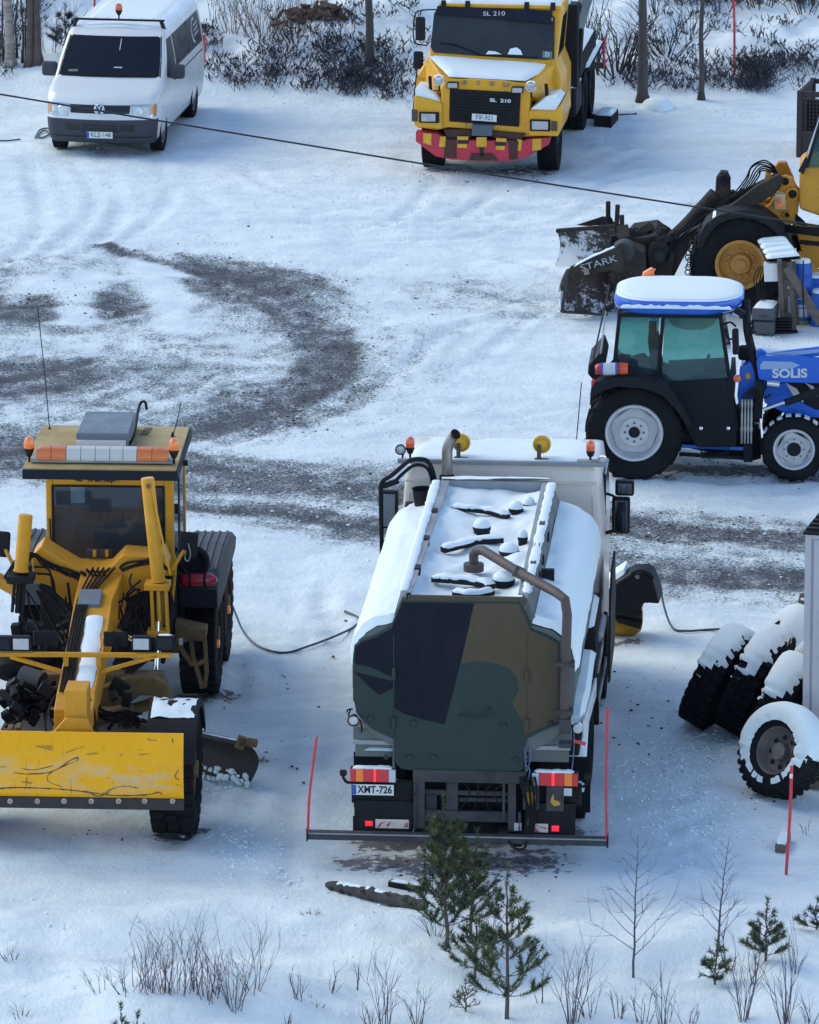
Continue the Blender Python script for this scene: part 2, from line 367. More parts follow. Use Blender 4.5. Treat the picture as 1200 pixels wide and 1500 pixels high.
def make_ground():
    xs = axis_coords(-9.5, 9.5, .085, 900, 26); ys = axis_coords(56.5, 121, .1, 1500, 26); ys = ys[ys > -400]
    X, Y = np.meshgrid(xs, ys); Z = hgt(X, Y); nx, ny = len(xs), len(ys)
    # bare gravel where wheels have turned: polylines in the yard, measured in metres
    bare = np.zeros_like(X)
    def band(pix, amp, soft=1.0):
        pts = [(*G(px, py, 0)[:2], w) for px, py, w in pix]; best = np.zeros_like(X); run = 0.
        for (x0, y0, w0), (x1, y1, w1) in zip(pts[:-1], pts[1:]):
            dx, dy = x1 - x0, y1 - y0; t = np.clip(((X - x0) * dx + (Y - y0) * dy) / (dx * dx + dy * dy), 0, 1)
            d = np.hypot(X - x0 - t * dx, (Y - y0 - t * dy)); w = w0 + (w1 - w0) * t
            L0 = math.hypot(dx, dy); sg = np.sign((X - x0) * dy - (Y - y0) * dx); st = 1 + (.75 if soft else 0) * (fbm(sg * d * 3.2 + 50, (run + t * L0) * .35, 7, 3)); run += L0
            best = np.maximum(best, np.exp(-(d / (w * 1.1)) ** 2) * st)
        return best * amp
    for pix, a in (
        (((160, 358, .25), (230, 380, .7), (300, 398, 1.0), (380, 418, 1.2), (430, 445, .8), (468, 480, .65), (488, 515, .55), (474, 555, .75), (430, 583, 1.1), (380, 603, 1.0), (320, 620, .8), (240, 640, .5)), .92),
        (((260, 395, 1.0), (420, 440, 1.6), (470, 520, .8), (380, 590, 1.6)), .35),
        (((-40, 452, 1.5), (40, 448, 1.7), (110, 446, 1.8), (165, 450, 1.0)), .92),
        (((-40, 560, 1.5), (30, 552, 1.6), (80, 540, .8), (115, 532, .5)), .92),
        (((-60, 660, 1.5), (60, 660, 1.6), (200, 680, 1.2), (330, 697, 1.0), (420, 702, .9), (560, 716, 1.0), (700, 735, 1.0), (880, 768, .9), (1000, 780, .9), (1130, 790, .9), (1260, 796, .9)), .86),
        (((230, 735, .4), (420, 752, .6), (560, 775, .7), (700, 790, .7), (900, 820, .7), (980, 838, 1.0), (1100, 846, 1.0), (1260, 850, 1.0)), .82),
        (((60, 400, 2.2), (200, 420, 2.5), (330, 500, 3), (250, 570, 3), (80, 610, 2.5), (-50, 640, 2.5)), .42),
        (((690, 425, 1.2), (745, 440, 1.6)), .36), (((60, 500, 1.5), (260, 560, 2)), .3),
        (((1000, 300, .3), (1060, 292, .3)), .2)):
        bare = np.maximum(bare, band(pix, a))
    bare = bare + .12 * (fbm(X * 1.2, Y * .8, 91, 3)) * (bare > .05)
    # cleared wheel tracks crossing the bare patch
    for pix in (((20, 440, .25), (70, 410, .3), (120, 470, .3)), ((110, 470, .25), (135, 400, .25)), ((180, 350, .2), (235, 420, .3), (255, 480, .3)), ((235, 370, .2), (260, 400, .2))): bare = bare - band(pix, .5, 0)
    bare = bare + .10 * np.clip(fbm(X * .7, Y * .5, 53, 3) + .1, 0, 1) * sstep(62, 66, Y) * sstep(100, 95, Y)
    mud_shade = np.zeros_like(X)  # real dirt, deepened under the vehicles to paint in weak contact shadows
    for pix, a in ((((520, 1262, .5), (640, 1270, .9), (780, 1262, .8)), .8), (((560, 1235, .5), (820, 1225, .6)), .9), (((280, 1215, .35), (240, 1228, .3)), .8), (((270, 1020, .4), (325, 1018, .4)), .8), (((60, 1150, .8), (200, 1150, .8)), .8), (((890, 945, .25), (930, 940, .25)), .8), (((590, 1300, .5), (740, 1310, .9), (790, 1290, .4)), .55), (((960, 690, .6), (1120, 690, .7), (1220, 700, .5)), .85), (((620, 262, .5), (700, 268, .7), (800, 262, .4)), .5),
                   (((640, 250, .5), (780, 250, .9)), .75), (((95, 212, .4), (200, 205, .9)), .45), (((860, 445, .4), (960, 450, .6)), .45), (((20, 1222, .5), (240, 1222, .7)), .45), (((330, 1100, .25), (385, 1115, .3)), .7), (((300, 1030, .3), (320, 900, .2)), .35),
                   (((880, 1000, .3), (960, 1040, .6), (940, 1120, .5)), .32), (((1060, 1150, .25), (1130, 1165, .3)), .5), (((1080, 480, .8), (1190, 485, .6)), .5)):
        mud_shade = np.maximum(mud_shade, band(pix, a, 0))
    # wheel ruts pressed into the packed snow
    rr = random.Random(3)
    for pix in (((100, 225), (140, 300), (60, 380)), ((235, 225), (290, 290), (520, 330), (840, 300)), ((640, 262), (560, 330), (300, 340)), ((800, 262), (720, 340), (480, 350), (200, 330)), ((1000, 470), (700, 470), (560, 560), (330, 650)), ((830, 460), (640, 400), (540, 380)), ((290, 1010), (330, 900), (380, 740)), ((250, 1240), (330, 1130), (350, 1000), (330, 900)), ((860, 1200), (920, 1000), (930, 850)), ((980, 700), (760, 620), (560, 640)), ((1170, 720), (900, 730), (700, 700)), ((420, 1300), (440, 1100), (500, 900)), ((1150, 200), (900, 220), (700, 300)), ((1170, 250), (960, 250), (760, 320)), ((40, 230), (60, 330), (0, 390))):
        for off in (0, 1.7):
            pts = [tuple(G(px, py, 0)[:2]) for px, py in pix]; pts = [(p.x + off * .7, p.y + off * .5) for p in cat([(a, c, 0) for a, c in pts], 6)]; run = 0.; best = np.zeros_like(X)
            for (x0, y0), (x1, y1) in zip(pts[:-1], pts[1:]):
                dx, dy = x1 - x0, y1 - y0; L0 = math.hypot(dx, dy); k = (X > min(x0, x1) - .6) & (X < max(x0, x1) + .6) & (Y > min(y0, y1) - .6) & (Y < max(y0, y1) + .6)
                xx, yy = X[k], Y[k]; t = np.clip(((xx - x0) * dx + (yy - y0) * dy) / (L0 * L0), 0, 1); d = np.hypot(xx - x0 - t * dx, yy - y0 - t * dy)
                v = np.exp(-(d / .14) ** 4) * (.75 + .25 * np.sign(np.sin((run + t * L0) * 22 + d * 9))) - .45 * np.exp(-((d - .26) / .08) ** 2); best[k] = np.where(np.abs(v) > np.abs(best[k]), v, best[k]); run += L0
            fade = sstep(-.3, .15, fbm(X * .5, Y * .3, 71 + int(off), 2)); Z = Z - .028 * best * fade; bare = bare + .07 * np.clip(best, 0, 1) * fade
    Z = Z - .015 * sstep(.4, .8, bare)
    co = np.stack([X.ravel(), Y.ravel(), Z.ravel()], 1)
    i = np.arange(nx - 1); j = np.arange(ny - 1); I, J = np.meshgrid(i, j); a = (J * nx + I).ravel()
    fa = np.stack([a, a + 1, a + nx + 1, a + nx], 1)
    me = bpy.data.meshes.new('snowy_ground'); me.vertices.add(len(co)); me.vertices.foreach_set('co', co.ravel())
    me.loops.add(fa.size); me.loops.foreach_set('vertex_index', fa.ravel().astype(np.int32)); me.polygons.add(len(fa)); me.polygons.foreach_set('loop_start', np.arange(0, fa.size, 4, dtype=np.int32))
    me.update(calc_edges=True); me.polygons.foreach_set('use_smooth', [True] * len(fa))
    bare = np.where(bare > .62, .62 + (bare - .62) * .45, bare)
    for nm, ar in (('bare', bare), ('mud_shade', mud_shade)):
        q = me.attributes.new(nm, 'FLOAT', 'POINT'); q.data.foreach_set('value', ar.ravel().astype(np.float32))
    me.materials.append(ground_mat()); o = bpy.data.objects.new('ground', me); COL.objects.link(o); o['kind'] = 'structure'; o['label'] = 'snow covered yard with bare gravel wheel tracks'
make_ground()
# ---------------- shared vehicle parts ----------------
class Ref:
    """turns a spot seen in the reference into metres on a chosen plane of a vehicle's own frame"""
    def __init__(s, loc, rz): s.loc = Vector(loc); s.m = Matrix.Rotation(R(rz), 3, 'Z'); s.i = s.m.inverted(); s.o = s.i @ (Vector((0, 0, CAM_H)) - s.loc)
    def ray(s, px, py):
        u = (px - 600) / FPX; v = (py - 750) / FPX; return s.i @ Vector((u, _ca - v * _sa, -_sa - v * _ca))
    def hit(s, px, py, k, c): d = s.ray(px, py); return s.o + d * ((c - s.o[k]) / d[k])
    def Y(s, px, py, c): p = s.hit(px, py, 1, c); return (p.x, p.z)
    def Z(s, px, py, c): p = s.hit(px, py, 2, c); return (p.x, p.y)
    def X(s, px, py, c): p = s.hit(px, py, 0, c); return (p.y, p.z)
    def P(s, px, py, c): return s.hit(px, py, 1, c)
def tyre(b, Rr, w, rim, m='rubber', lugs=0, style='truck', n=40):
    """tyre round the local X axis, centred on the origin"""
    h = w / 2; pr = [(rim * .96, -h * .7), (rim * 1.04, -h * .86), ((rim + Rr) / 2, -h), (Rr * .93, -h * .97), (Rr * .975, -h * .86), (Rr * .985, -h * .4), (Rr * .985, h * .4), (Rr * .975, h * .86), (Rr * .93, h * .97), ((rim + Rr) / 2, h), (rim * 1.04, h * .86), (rim * .96, h * .7), (rim * .9, 0)]
    b.lathe(pr + [pr[0]], (0, 0, 0), (1, 0, 0), m, n, cap=False)
    rng = range(lugs)
    for i in rng:
        a = 2 * PI * i / lugs
        if style == 'truck':
            for k, (x0, x1) in enumerate(((-.96, -.5), (-.4, -.05), (.05, .4), (.5, .96))):
                aa = a + (PI / lugs if k % 2 else 0); M0 = b.T; b.T = M0 @ Matrix.Rotation(aa, 4, 'X')
                b.box(((x0 + x1) / 2 * h, 0, Rr * .985), ((x1 - x0) * h, 2 * PI * Rr / lugs * .62, Rr * .04), m, taper=.9); b.T = M0
        elif style == 'block':
            for k, (x0, x1) in enumerate(((-1.0, -.3), (.3, 1.0), (-.28, .28))):
                aa = a + (PI / lugs if k == 1 else (PI / lugs * .5 if k == 2 else 0)); M0 = b.T; b.T = M0 @ Matrix.Rotation(aa, 4, 'X')
                b.box(((x0 + x1) / 2 * h, 0, Rr * .985), ((x1 - x0) * h, 2 * PI * Rr / lugs * .55, Rr * .075), m, taper=.85); b.T = M0
        elif style == 'ag':
            for sgn in (-1, 1):
                aa = a + (PI / lugs if sgn > 0 else 0); M0 = b.T
                b.T = M0 @ Matrix.Rotation(aa, 4, 'X') @ Matrix.Translation((sgn * h * .5, 0, Rr * .985)) @ Matrix.Rotation(R(38 * sgn), 4, 'Z')
                b.box((0, 0, 0), (h * 1.25, .045, Rr * .07), m, taper=.8); b.T = M0
        elif style == 'car':
            M0 = b.T; b.T = M0 @ Matrix.Rotation(a, 4, 'X'); b.box((0, 0, Rr * .985), (h * 1.8, 2 * PI * Rr / lugs * .7, Rr * .03), m); b.T = M0
    return b
TY = {}
def wheel(parent, c, Rr, w, rim, side=1, mrim='dirty_steel', style='truck', lugs=34, rimfn=None, mt='rubber', steer=0, label=None):
    key = (Rr, w, rim, style, lugs, mt)
    if key not in TY:
        b = B(); tyre(b, Rr, w, rim, mt, lugs, style); o = b.build('wheel', parent, ang=50); TY[key] = o.data
    else: o = bpy.data.objects.new('wheel', TY[key]); COL.objects.link(o); o.parent = parent
    o.location = c; o.rotation_euler = (random.random() * 6, 0, R(steer)); o.rotation_mode = 'ZYX'
    if label: o['label'] = label
    b = B(); s = side; (rimfn or rim_truck)(b, rim, w, s, mrim); b.build('rim', o, ang=35); return o
def rim_truck(b, r, w, s, m):
    h = w / 2 * s
    b.lathe([(r, h * .75), (r * .96, h * .78), (r * .93, h * .55), (r * .9, h * .1), (r * .62, h * .12), (r * .55, h * .35), (r * .36, h * .4), (r * .33, h * .75), (r * .2, h * .85), (0, h * .86)], (0, 0, 0), (1, 0, 0), m, 28, cap=False)
    for i in range(10): a = 2 * PI * i / 10; b.cyl((h * .3, math.cos(a) * r * .45, math.sin(a) * r * .45), (h * .48, math.cos(a) * r * .45, math.sin(a) * r * .45), .018, m, 6)
def beacon(parent, c, h=.2, r=.07, lens='amber', pole=.1, lab=None):
    b = B(); x, y, z = c
    b.lathe([(.012, 0), (.014, pole * .6), (.03, pole * .7), (r * .75, pole), (r * .95, pole + .03), (r * .95, pole + .05), (0, pole + .05)], c, (0, 0, 1), 'plastic', 14)
    o = b.build('beacon', parent, lab); q = pole + .05
    part('lens', o)(lambda b: b.lathe([(r * .9, q), (r * 1.0, q + .03), (r * .98, q + (h - pole) * .5), (r * .78, q + (h - pole) * .85), (r * .3, q + h - pole), (0, q + h - pole)], c, (0, 0, 1), lens, 18)); return o
def round_lamp(parent, c, r, d, m='plastic', lens='white_lens', name='work_lamp'):
    d = Vector(d).normalized(); b = B(); b.lathe([(0, -.09), (r * .6, -.085), (r * .95, -.02), (r * 1.05, 0), (r * 1.05, .02), (r * .9, .022), (r * .88, .005), (0, .005)], c, d, m, 18)
    o = b.build(name, parent); part('lens', o)(lambda b: b.lathe([(r * .88, .008), (r * .6, .018), (0, .024)], c, d, lens, 18)); return o
def rect_lamp(parent, c, w, h, m='plastic', lens='white_lens', name='work_lamp', rot=(0, 0, 0), d=.09, rx=None):
    """rectangular lamp whose lens faces local -Y"""
    b = B(); b.T = MT(c, rot); b.box((0, d / 2, 0), (w, d, h), m, taper=1); b.box((0, -.004, 0), (w * 1.04, .03, h * 1.05), m); o = b.build(name, parent, bevel=.012)
    b = B(); b.T = MT(c, rot); b.box((0, -.018, 0), (w * .86, .02, h * .8), lens)
    b.build('lens', o, bevel=.008); return o
def rrect(x0, x1, z0, z1, r, n=4):
    out = []
    for cx, cz, a0 in ((x1 - r, z1 - r, 0), (x0 + r, z1 - r, 90), (x0 + r, z0 + r, 180), (x1 - r, z0 + r, 270)):
        for k in range(n + 1): a = R(a0 + 90 * k / n); out.append((cx + r * math.cos(a), cz + r * math.sin(a)))
    return out
def snow_strip(b, pts, w, h, m='snow', seed=1, n=3):
    """soft ridge of snow lying along a line of points (each on the surface); half-round with uneven width"""
    p = cat(pts, 6); k = len(p); rings = []
    for i, q in enumerate(p):
        d = (p[min(i + 1, k - 1)] - p[max(i - 1, 0)]).normalized(); sd_ = d.cross(Vector((0, 0, 1))).normalized(); e = min(1, (i + .3) / 1.6, (k - 1 - i + .3) / 1.6); e = math.sin(e * PI / 2)
        ww = w * (.88 + .3 * float(vn(i * .7, seed, 2))) * (.6 + .4 * e); hh = h * (.85 + .6 * float(vn(i * .6, seed + 9, 2))) * e
        rings.append([q + sd_ * ww / 2 * math.cos(a) + Vector((0, 0, (math.sin(a) ** .6 if math.sin(a) > 0 else 0) * hh - .008)) for a in [PI * j / 8 for j in range(9)]])
    return b.loft(rings, m, cap=True)
def snow_patch(b, fn, nu, nv, h, seed=0, edge=.12, m='snow', amp=.35):
    """snow lying on a surface fn(u,v)->point; thick in the middle, rounded off at the rim"""
    def g(u, v):
        p = Vector(fn(u, v)); e = min(u, 1 - u, v, 1 - v) / edge; e = max(0, min(1, e)); e = math.sqrt(max(0, 1 - (1 - e) ** 2))
        nz = 1 + amp * float(fbm(p.x * 3 + seed, p.y * 3, seed, 3)); return p + Vector((0, 0, h * e * nz - .006))
    return b.grid(g, nu, nv, m)

# ---------------- tanker truck, seen from behind ----------------
M['camo_green'] = pmat('camo_green', (.030, .050, .044), .55, spec=.18, dirt=.5, dcol=(.055, .065, .062), scale=1.8, bump=.1, bscale=3, stretch=(2.6, 2.6, .5))
M['camo_black'] = pmat('camo_blue_black', (.007, .009, .017), .55, spec=.15, dirt=.4, dcol=(.032, .035, .046), scale=1.8, bump=.1, bscale=3, stretch=(2.6, 2.6, .5))
M['camo_brown'] = pmat('camo_brown', (.085, .062, .035), .55, spec=.2, dirt=.45, dcol=(.11, .095, .075), scale=1.8, bump=.1, bscale=3, stretch=(2.6, 2.6, .5))
M['tank_grey'] = pmat('tank_grey_green', (.11, .13, .125), .5, dirt=.4, dcol=(.06, .065, .065))
M['rail_grey'] = pmat('rail_grey', (.3, .32, .33), .5, dirt=.5, dcol=(.15, .15, .15))
M['cab_cream'] = pmat('cab_cream', (.72, .65, .56), .35, dirt=.25, dcol=(.5, .43, .35), coat=.4, scale=1.2)
M['rust_pipe'] = pmat('brown_pipe', (.075, .052, .047), .5, dirt=.6, dcol=(.14, .11, .1), metal=.2)
M['stainless'] = pmat('heat_stained_steel', (.33, .31, .29), .3, metal=.9, dirt=.7, dcol=(.12, .09, .07), stretch=(3, 3, .6))
M['yellow_lamp'] = pmat('yellow_lamp_shell', (.75, .42, .02), .4, dirt=.2)
M['bracket_orange'] = pmat('orange_smear', (.6, .3, .03), .6)
M['prism'] = pmat('reflector_white', (.7, .62, .56), .4, dirt=.35, dcol=(.5, .3, .25), scale=20)
M['scuff_red'] = pmat('scuffed_red', (.5, .04, .03), .5, dirt=.5, dcol=(.6, .5, .45), scale=18)
M['blue_rope'] = pmat('blue_rope', (.07, .13, .24), .7)
def tanker():
    loc = (.598, 63.04, 0.0); rz = -4.4; loc = (loc[0], loc[1], hz(loc[0], loc[1] + 1) + .0)
    t = thing('tanker_truck', 'camouflaged tanker truck with cream cab seen from behind under thick snow', 'truck', loc, rz); K = Ref(loc, rz)
    Yp = K.Y
    # --- tank shell: one skin lofted front to back
    def oval(y, s=1., dz=0):
        pts = [(-.70, 1.22), (-.98, 1.38), (-1.15, 1.62), (-1.185, 1.9), (-1.185, 2.2), (-1.12, 2.42), (-.95, 2.56), (-.6, 2.64), (0, 2.67), (.6, 2.64), (.93, 2.56), (1.1, 2.42), (1.165, 2.2), (1.165, 1.9), (1.13, 1.62), (.96, 1.38), (.7, 1.22)]
        cz = 1.95; return [Vector((x * s - .02, y, cz + (z - cz) * s + dz)) for x, z in pts]
    b = B(); b.loft([oval(.03), oval(.1), oval(.12, 1.008), oval(.2, 1.008), oval(.22)] + [oval(y) for y in (1, 2, 3, 4, 4.9)] + [oval(5.1, .985), oval(5.25, .9), oval(5.32, .7)], 'tank_grey')
    tank = b.build('tank', t, ang=40)
    part('seam_band', tank, bevel=.004)(lambda b: [b.loft([oval(y, 1.006), oval(y + .07, 1.006)], 'tank_grey') for y in (1.7, 3.4)])
    # --- rear face plate with painted fields
    out = [(588, 879), (762, 881), (768, 893), (779, 922), (800, 930), (820, 941), (821, 1060), (806, 1066), (772, 1082), (769, 1100), (767, 1128), (758, 1131), (620, 1130), (588, 1127), (579, 1118), (578, 1084), (545, 1068), (526, 1048), (517, 1025), (517, 962), (519, 946), (528, 938), (552, 930), (572, 918)]
    q = [Yp(x, y, 0) for x, y in out]
    b = B(); b.prism(q, 'y', 0, .06, 'camo_green'); face = b.build('rear_cover', t, 'camouflage painted rear cover plate of the tank', bevel=.012)
    def field(pts, m, y): 
        b = B(); b.prism([Yp(x, yy, 0) for x, yy in pts], 'y', y, y + .004, m); return b.build('camouflage_patch', face)
    field([(590, 882), (694, 884), (674, 972), (665, 1010), (651, 1061), (618, 1053), (590, 1045), (577, 1036), (577, 1000), (576, 992), (545, 978), (520, 972), (520, 960), (521, 949), (530, 941), (553, 933), (574, 921)], 'camo_black', -.005)
    field([(695, 884), (759, 884), (765, 894), (777, 924), (799, 933), (817, 943), (818, 1056), (800, 1063), (768, 1076), (764, 1055), (750, 1030), (760, 1010), (757, 992), (745, 978), (727, 972), (700, 968), (675, 972)], 'camo_brown', -.005)
    field([(519, 984), (560, 994), (576, 998), (576, 1008), (556, 1018), (540, 1005)], 'camo_black', -.0035)
    def trim(b):
        for x, y in ((577, 985), (577, 1058), (772, 990), (772, 1060)): X, Z = Yp(x, y, 0); b.bb(X - .02, X + .02, -.035, 0, Z - .06, Z + .06, 'camo_green' if x < 700 else 'camo_brown'); b.cyl((X, -.03, Z - .07), (X, -.03, Z + .07), .012, 'camo_green' if x < 700 else 'camo_brown', 8)
        for x, y in ((543, 1052), (601, 1108), (606, 1058), (635, 1108), (738, 1062), (806, 1059), (566, 1108), (755, 1112)): X, Z = Yp(x, y, 0); b.lathe([(.028, -.03), (.03, -.015), (.012, 0)], (X, 0, Z), (0, 1, 0), 'camo_green', 10)
        for (x0, y0, x1, y1) in ((577, 930, 577, 1080), (772, 925, 772, 1080), (517, 1000, 517, 1000)): a = Yp(x0, y0, 0); c = Yp(x1, y1, 0); b.bar((a[0], -.008, a[1]), (c[0], -.008, c[1] + .001), .012, .006, 'camo_green' if x0 < 700 else 'camo_brown', up=(0, 1, 0))
    part('bolts', face, bevel=.003)(trim)
    hX, hZ = Yp(697, 1048, 0)
    part('handle', face)(lambda b: b.hose([(hX - .15, -.01, hZ), (hX - .15, -.05, hZ), (hX + .14, -.05, hZ), (hX + .14, -.045, hZ + .07), (hX + .14, 0, hZ + .09)], .011, 'camo_green'))
    # --- walkway box on top
    L0 = Yp(588, 879, 0); 
    zt = 2.93
    def rail(sx):
        b = B(); x0 = sx * .64 + (-.02); x1 = sx * .60 + .0; zz = zt
        b.bar((x0, .06, zz - .17), (x1, 4.95, zz - .17), .04, .36, 'rail_grey')
        b.bar((x0 - sx * .03, .06, zz + .012), (x1 - sx * .03, 4.95, zz + .012), .10, .022, 'rail_grey')
        return b.build('walkway_rail', t, bevel=.006)
    rails = [rail(-1), rail(1)]
    part('walkway_floor', t, bevel=.01)(lambda b: (b.bb(-.66, .62, .06, 4.95, 2.5, 2.70, 'tank_grey'), b.bar((-.6, 4.93, 2.8), (.6, 4.93, 2.8), .05, .3, 'rail_grey'), b.bar((-.62, .03, 2.87), (.62, .03, 2.87), .05, .1, 'camo_brown')))
    def slope(b):
        for s in (-1, 1):
            for y0, y1 in ((.06, 4.95),): b.prism([(s * .66 - .02, 2.9), (s * .80 - .02, 2.56), (s * .6 - .02, 2.56), (s * .62 - .02, 2.9)], 'y', y0, y1, 'tank_grey')
    part('walkway_side', t, bevel=.008)(slope)
    def clamps(b):
        for y in (.95, 2.2, 3.4): b.bb(-.62, -.56, y, y + .16, 2.72, 2.97, 'plastic')
        for y in (1.2, 1.9, 2.9): b.bb(.60, .66, y, y + .18, 2.7, 2.98, 'dirty_steel'); b.tube([(.7, y + .05 + .04 * math.cos(a), 2.82 + .05 * math.sin(a)) for a in [k * PI / 4 for k in range(9)]], .012, 'plastic', 6)
        b.bb(.70, .84, 1.55, 1.62, 2.62, 2.82, 'plastic')
    part('rail_clamps', t, bevel=.004)(clamps)
    # snow on walkway, rails, tank shoulders, cab
    def fl(u, v):
        return (-.60 + 1.18 * u, .1 + 4.8 * v, 2.71)
    def wsnow(b):
        def g(u, v):
            x, y, z = fl(u, v); e = abs(u - .5) * 2; n = float(fbm(x * 2.5, y * 1.6, 5, 4)); return Vector((x, y, z + .075 + .09 * e ** 4 + .05 * v + .10 * n))
        b.grid(g, 26, 80, 'snow')
        b.grid(lambda u, v: Vector((-.62 + 1.22 * u, 4.9 + .34 * v, 2.98 + .03 * float(fbm(u * 3, v * 3, 2)) - .10 * v * v)), 14, 6, 'snow')
    part('walkway_snow', t, 'uneven snow filling the walkway on top of the tank')(wsnow)
    for s in (-1, 1):
        def rs(b, s=s): snow_strip(b, [(s * .67 - .02 * s - .02, .1 + k * .48, zt + .022) for k in range(11)], .115, .045, seed=3 + s)
        part('rail_snow', rails[0 if s < 0 else 1])(rs)
    def sh(b):
        for s in (-1, 1):
            def g(u, v, s=s):
                y = .03 + 5.18 * v; a = u
                P0 = [(.74, 2.72), (.82, 2.70), (.96, 2.66), (1.09, 2.57), (1.18, 2.44), (1.215, 2.28), (1.20, 2.14)]
                k = min(5.999, a * 6); i = int(k); f = k - i; x = P0[i][0] * (1 - f) + P0[i + 1][0] * f; z = P0[i][1] * (1 - f) + P0[i + 1][1] * f
                n = float(fbm(y * 1.5, x * 4 + s * 7, 4, 4)); endr = min(1, (1 - v) / .06, (v + .0005) / .012); endr = math.sin(max(0, endr) * PI / 2)
                low = .10 * float(vn(y * 4, s * 3., 8)) * max(0, a - .6) * 2.5
                return Vector((s * (x * (.955 + .045 * endr)) - .02, y, z - (1 - endr) * .09 + .028 * n + .012 * float(fbm(y * 6, x * 9, 31, 3)) + low))
            b.grid(g, 18, 110, 'snow')
    part('shoulder_snow', tank, 'smooth snow over both shoulders of the tank')(sh)
    # hatches, hose lumps under snow
    def lump(pts, r, seed):
        o = part('step_board', t, bevel=.006)(lambda b: [b.bar(pts[i], pts[i + 1], r * 1.5, r * .95, 'plastic') for i in range(len(pts) - 1)])
        part('board_snow', o)(lambda b: snow_strip(b, [(p[0], p[1] + .02, p[2] + r * .45) for p in pts], r * 2.5, .05, seed=seed))
    def Zp(x, y, z): p = K.Z(x, y, z); return (p[0], p[1], z)
    lump([Zp(664, 744, 2.86), Zp(684, 746, 2.87), Zp(712, 749, 2.86), Zp(745, 757, 2.85)], .05, 1)
    lump([Zp(648, 806, 2.86), Zp(672, 800, 2.88), Zp(700, 793, 2.87), Zp(737, 791, 2.87)], .06, 2)
    lump([Zp(634, 848, 2.87), Zp(662, 850, 2.88), Zp(694, 853, 2.87), Zp(722, 860, 2.86)], .06, 3)
    lump([Zp(665, 868, 2.84), Zp(692, 872, 2.85), Zp(722, 868, 2.83)], .05, 4)
    def cap(px, py, r, h=.12):
        x, y, z = Zp(px, py, 2.86); o = part('filler_cap', t)(lambda b: (b.lathe([(r, -.16), (r, -.02), (r * 1.12, 0), (r * 1.12, .03), (0, .035)], (x, y, z), (0, 0, 1), 'plastic', 20)))
        part('cap_snow', o)(lambda b: b.lathe([(r * 1.08, .03), (r * 1.02, .07), (r * .7, .10), (0, .115)], (x, y, z), (0, 0, 1), 'snow', 20))
    for a in ((706, 775, .09), (756, 748, .075), (746, 810, .10), (738, 852, .11), (775, 742, .06), (766, 790, .05)): cap(*a)
    # vapour pipe
    p = [K.P(694, 832, 1.35), K.P(694, 812, 1.35), K.P(701, 805, 1.27), K.P(760, 838, .62), K.P(815, 868, 0), K.P(829, 878, -.14), K.P(831, 900, -.15), K.P(829, 960, -.15), K.P(826, 1060, -.15)]
    pts = [p[0], p[1], p[1] * .4 + p[2] * .6 + Vector((0, 0, .01)), p[2] + Vector((.05, -.03, .0)), p[3], p[4], p[5] + Vector((-.01, 0, .0)), p[6], p[7], p[8]]
    pipe = part('vapour_pipe', t, 'brown vapour pipe bent down over the rear of the tank')(lambda b: (b.tube(pts, .052, 'rust_pipe', 14), b.cyl(p[0] - Vector((0, 0, .03)), p[0] + Vector((0, 0, .05)), .11, 'rust_pipe'),
        b.tube([pts[4] - Vector((.05, .0, -.02)), pts[4] + Vector((.06, 0, -.03))], .064, 'rust_pipe', 14)))
    part('pipe_clamp', pipe, bevel=.004)(lambda b: [b.box(K.P(828, y, -.15), (w, .15, h), 'dirty_steel') for y, w, h in ((972, .2, .045), (1042, .17, .05), (1062, .12, .16), (1090, .13, .05))])
    vX, vZ = Yp(847, 1066, -.1); part('valve', t)(lambda b: (b.lathe([(.05, -.06), (.055, 0), (.04, .06)], (vX, -.08, vZ), (0, 1, 0), 'white_lens', 14), b.bar(K.P(840, 1085, -.12), K.P(858, 1090, -.12), .03, .03, 'red_pole')))
    # --- chassis, wheels
    part('chassis_frame', t, bevel=.01)(lambda b: (b.bb(-.45, -.35, .25, 7.6, .82, 1.08, 'chassis'), b.bb(.35, .45, .25, 7.6, .82, 1.08, 'chassis'), [b.bb(-.4, .4, y, y + .1, .85, 1.05, 'chassis') for y in (1.2, 2.8, 4.4)], b.bb(-.9, .9, .4, 5.1, 1.08, 1.32, 'chassis'), b.bb(-1.1, -.5, 3.3, 5.2, .45, 1.05, 'chassis'), b.bb(.5, 1.1, 3.0, 4.0, .5, 1.0, 'chassis')))
    for y in (1.75, 3.05):
        part('axle', t)(lambda b: b.cyl((-1.0, y, .5), (1.0, y, .5), .09, 'chassis'))
        for s in (-1, 1):
            wheel(t, (s * 1.06, y, .5), .5, .27, .29, s, 'dirty_steel'); wheel(t, (s * .76, y, .5), .5, .27, .29, s, 'dirty_steel')
    part('axle', t)(lambda b: b.cyl((-1.0, 6.5, .5), (1.0, 6.5, .5), .08, 'chassis'))
    for s in (-1, 1): wheel(t, (s * 1.05, 6.5, .5), .5, .3, .29, s, 'dirty_steel')
    # fenders with snow, right side gear
    def fender(s):
        b = B(); n = 12; ri = []
        for k in range(n + 1):
            a = R(-8 + 196 * k / n); ri.append([Vector((s * x, 2.4 - 1.28 * math.cos(a) * 1.0, .52 + r * math.sin(a) * (.62 if math.sin(a) > 0 else .3))) for x, r in ((.60, 1.02), (1.24, 1.02), (1.24, .98), (.60, .98))])
        b.loft(ri, 'chassis'); f = b.build('mudguard', t, bevel=.005)
        part('mudguard_snow', f)(lambda b: snow_patch(b, lambda u, v: (s * (.78 + .44 * u), .65 + 3.1 * v, .525 + 1.02 * .62 * math.sqrt(max(.02, 1 - ((.65 + 3.1 * v - 2.4) / 1.34) ** 2))), 8, 30, .05, 3, .15))
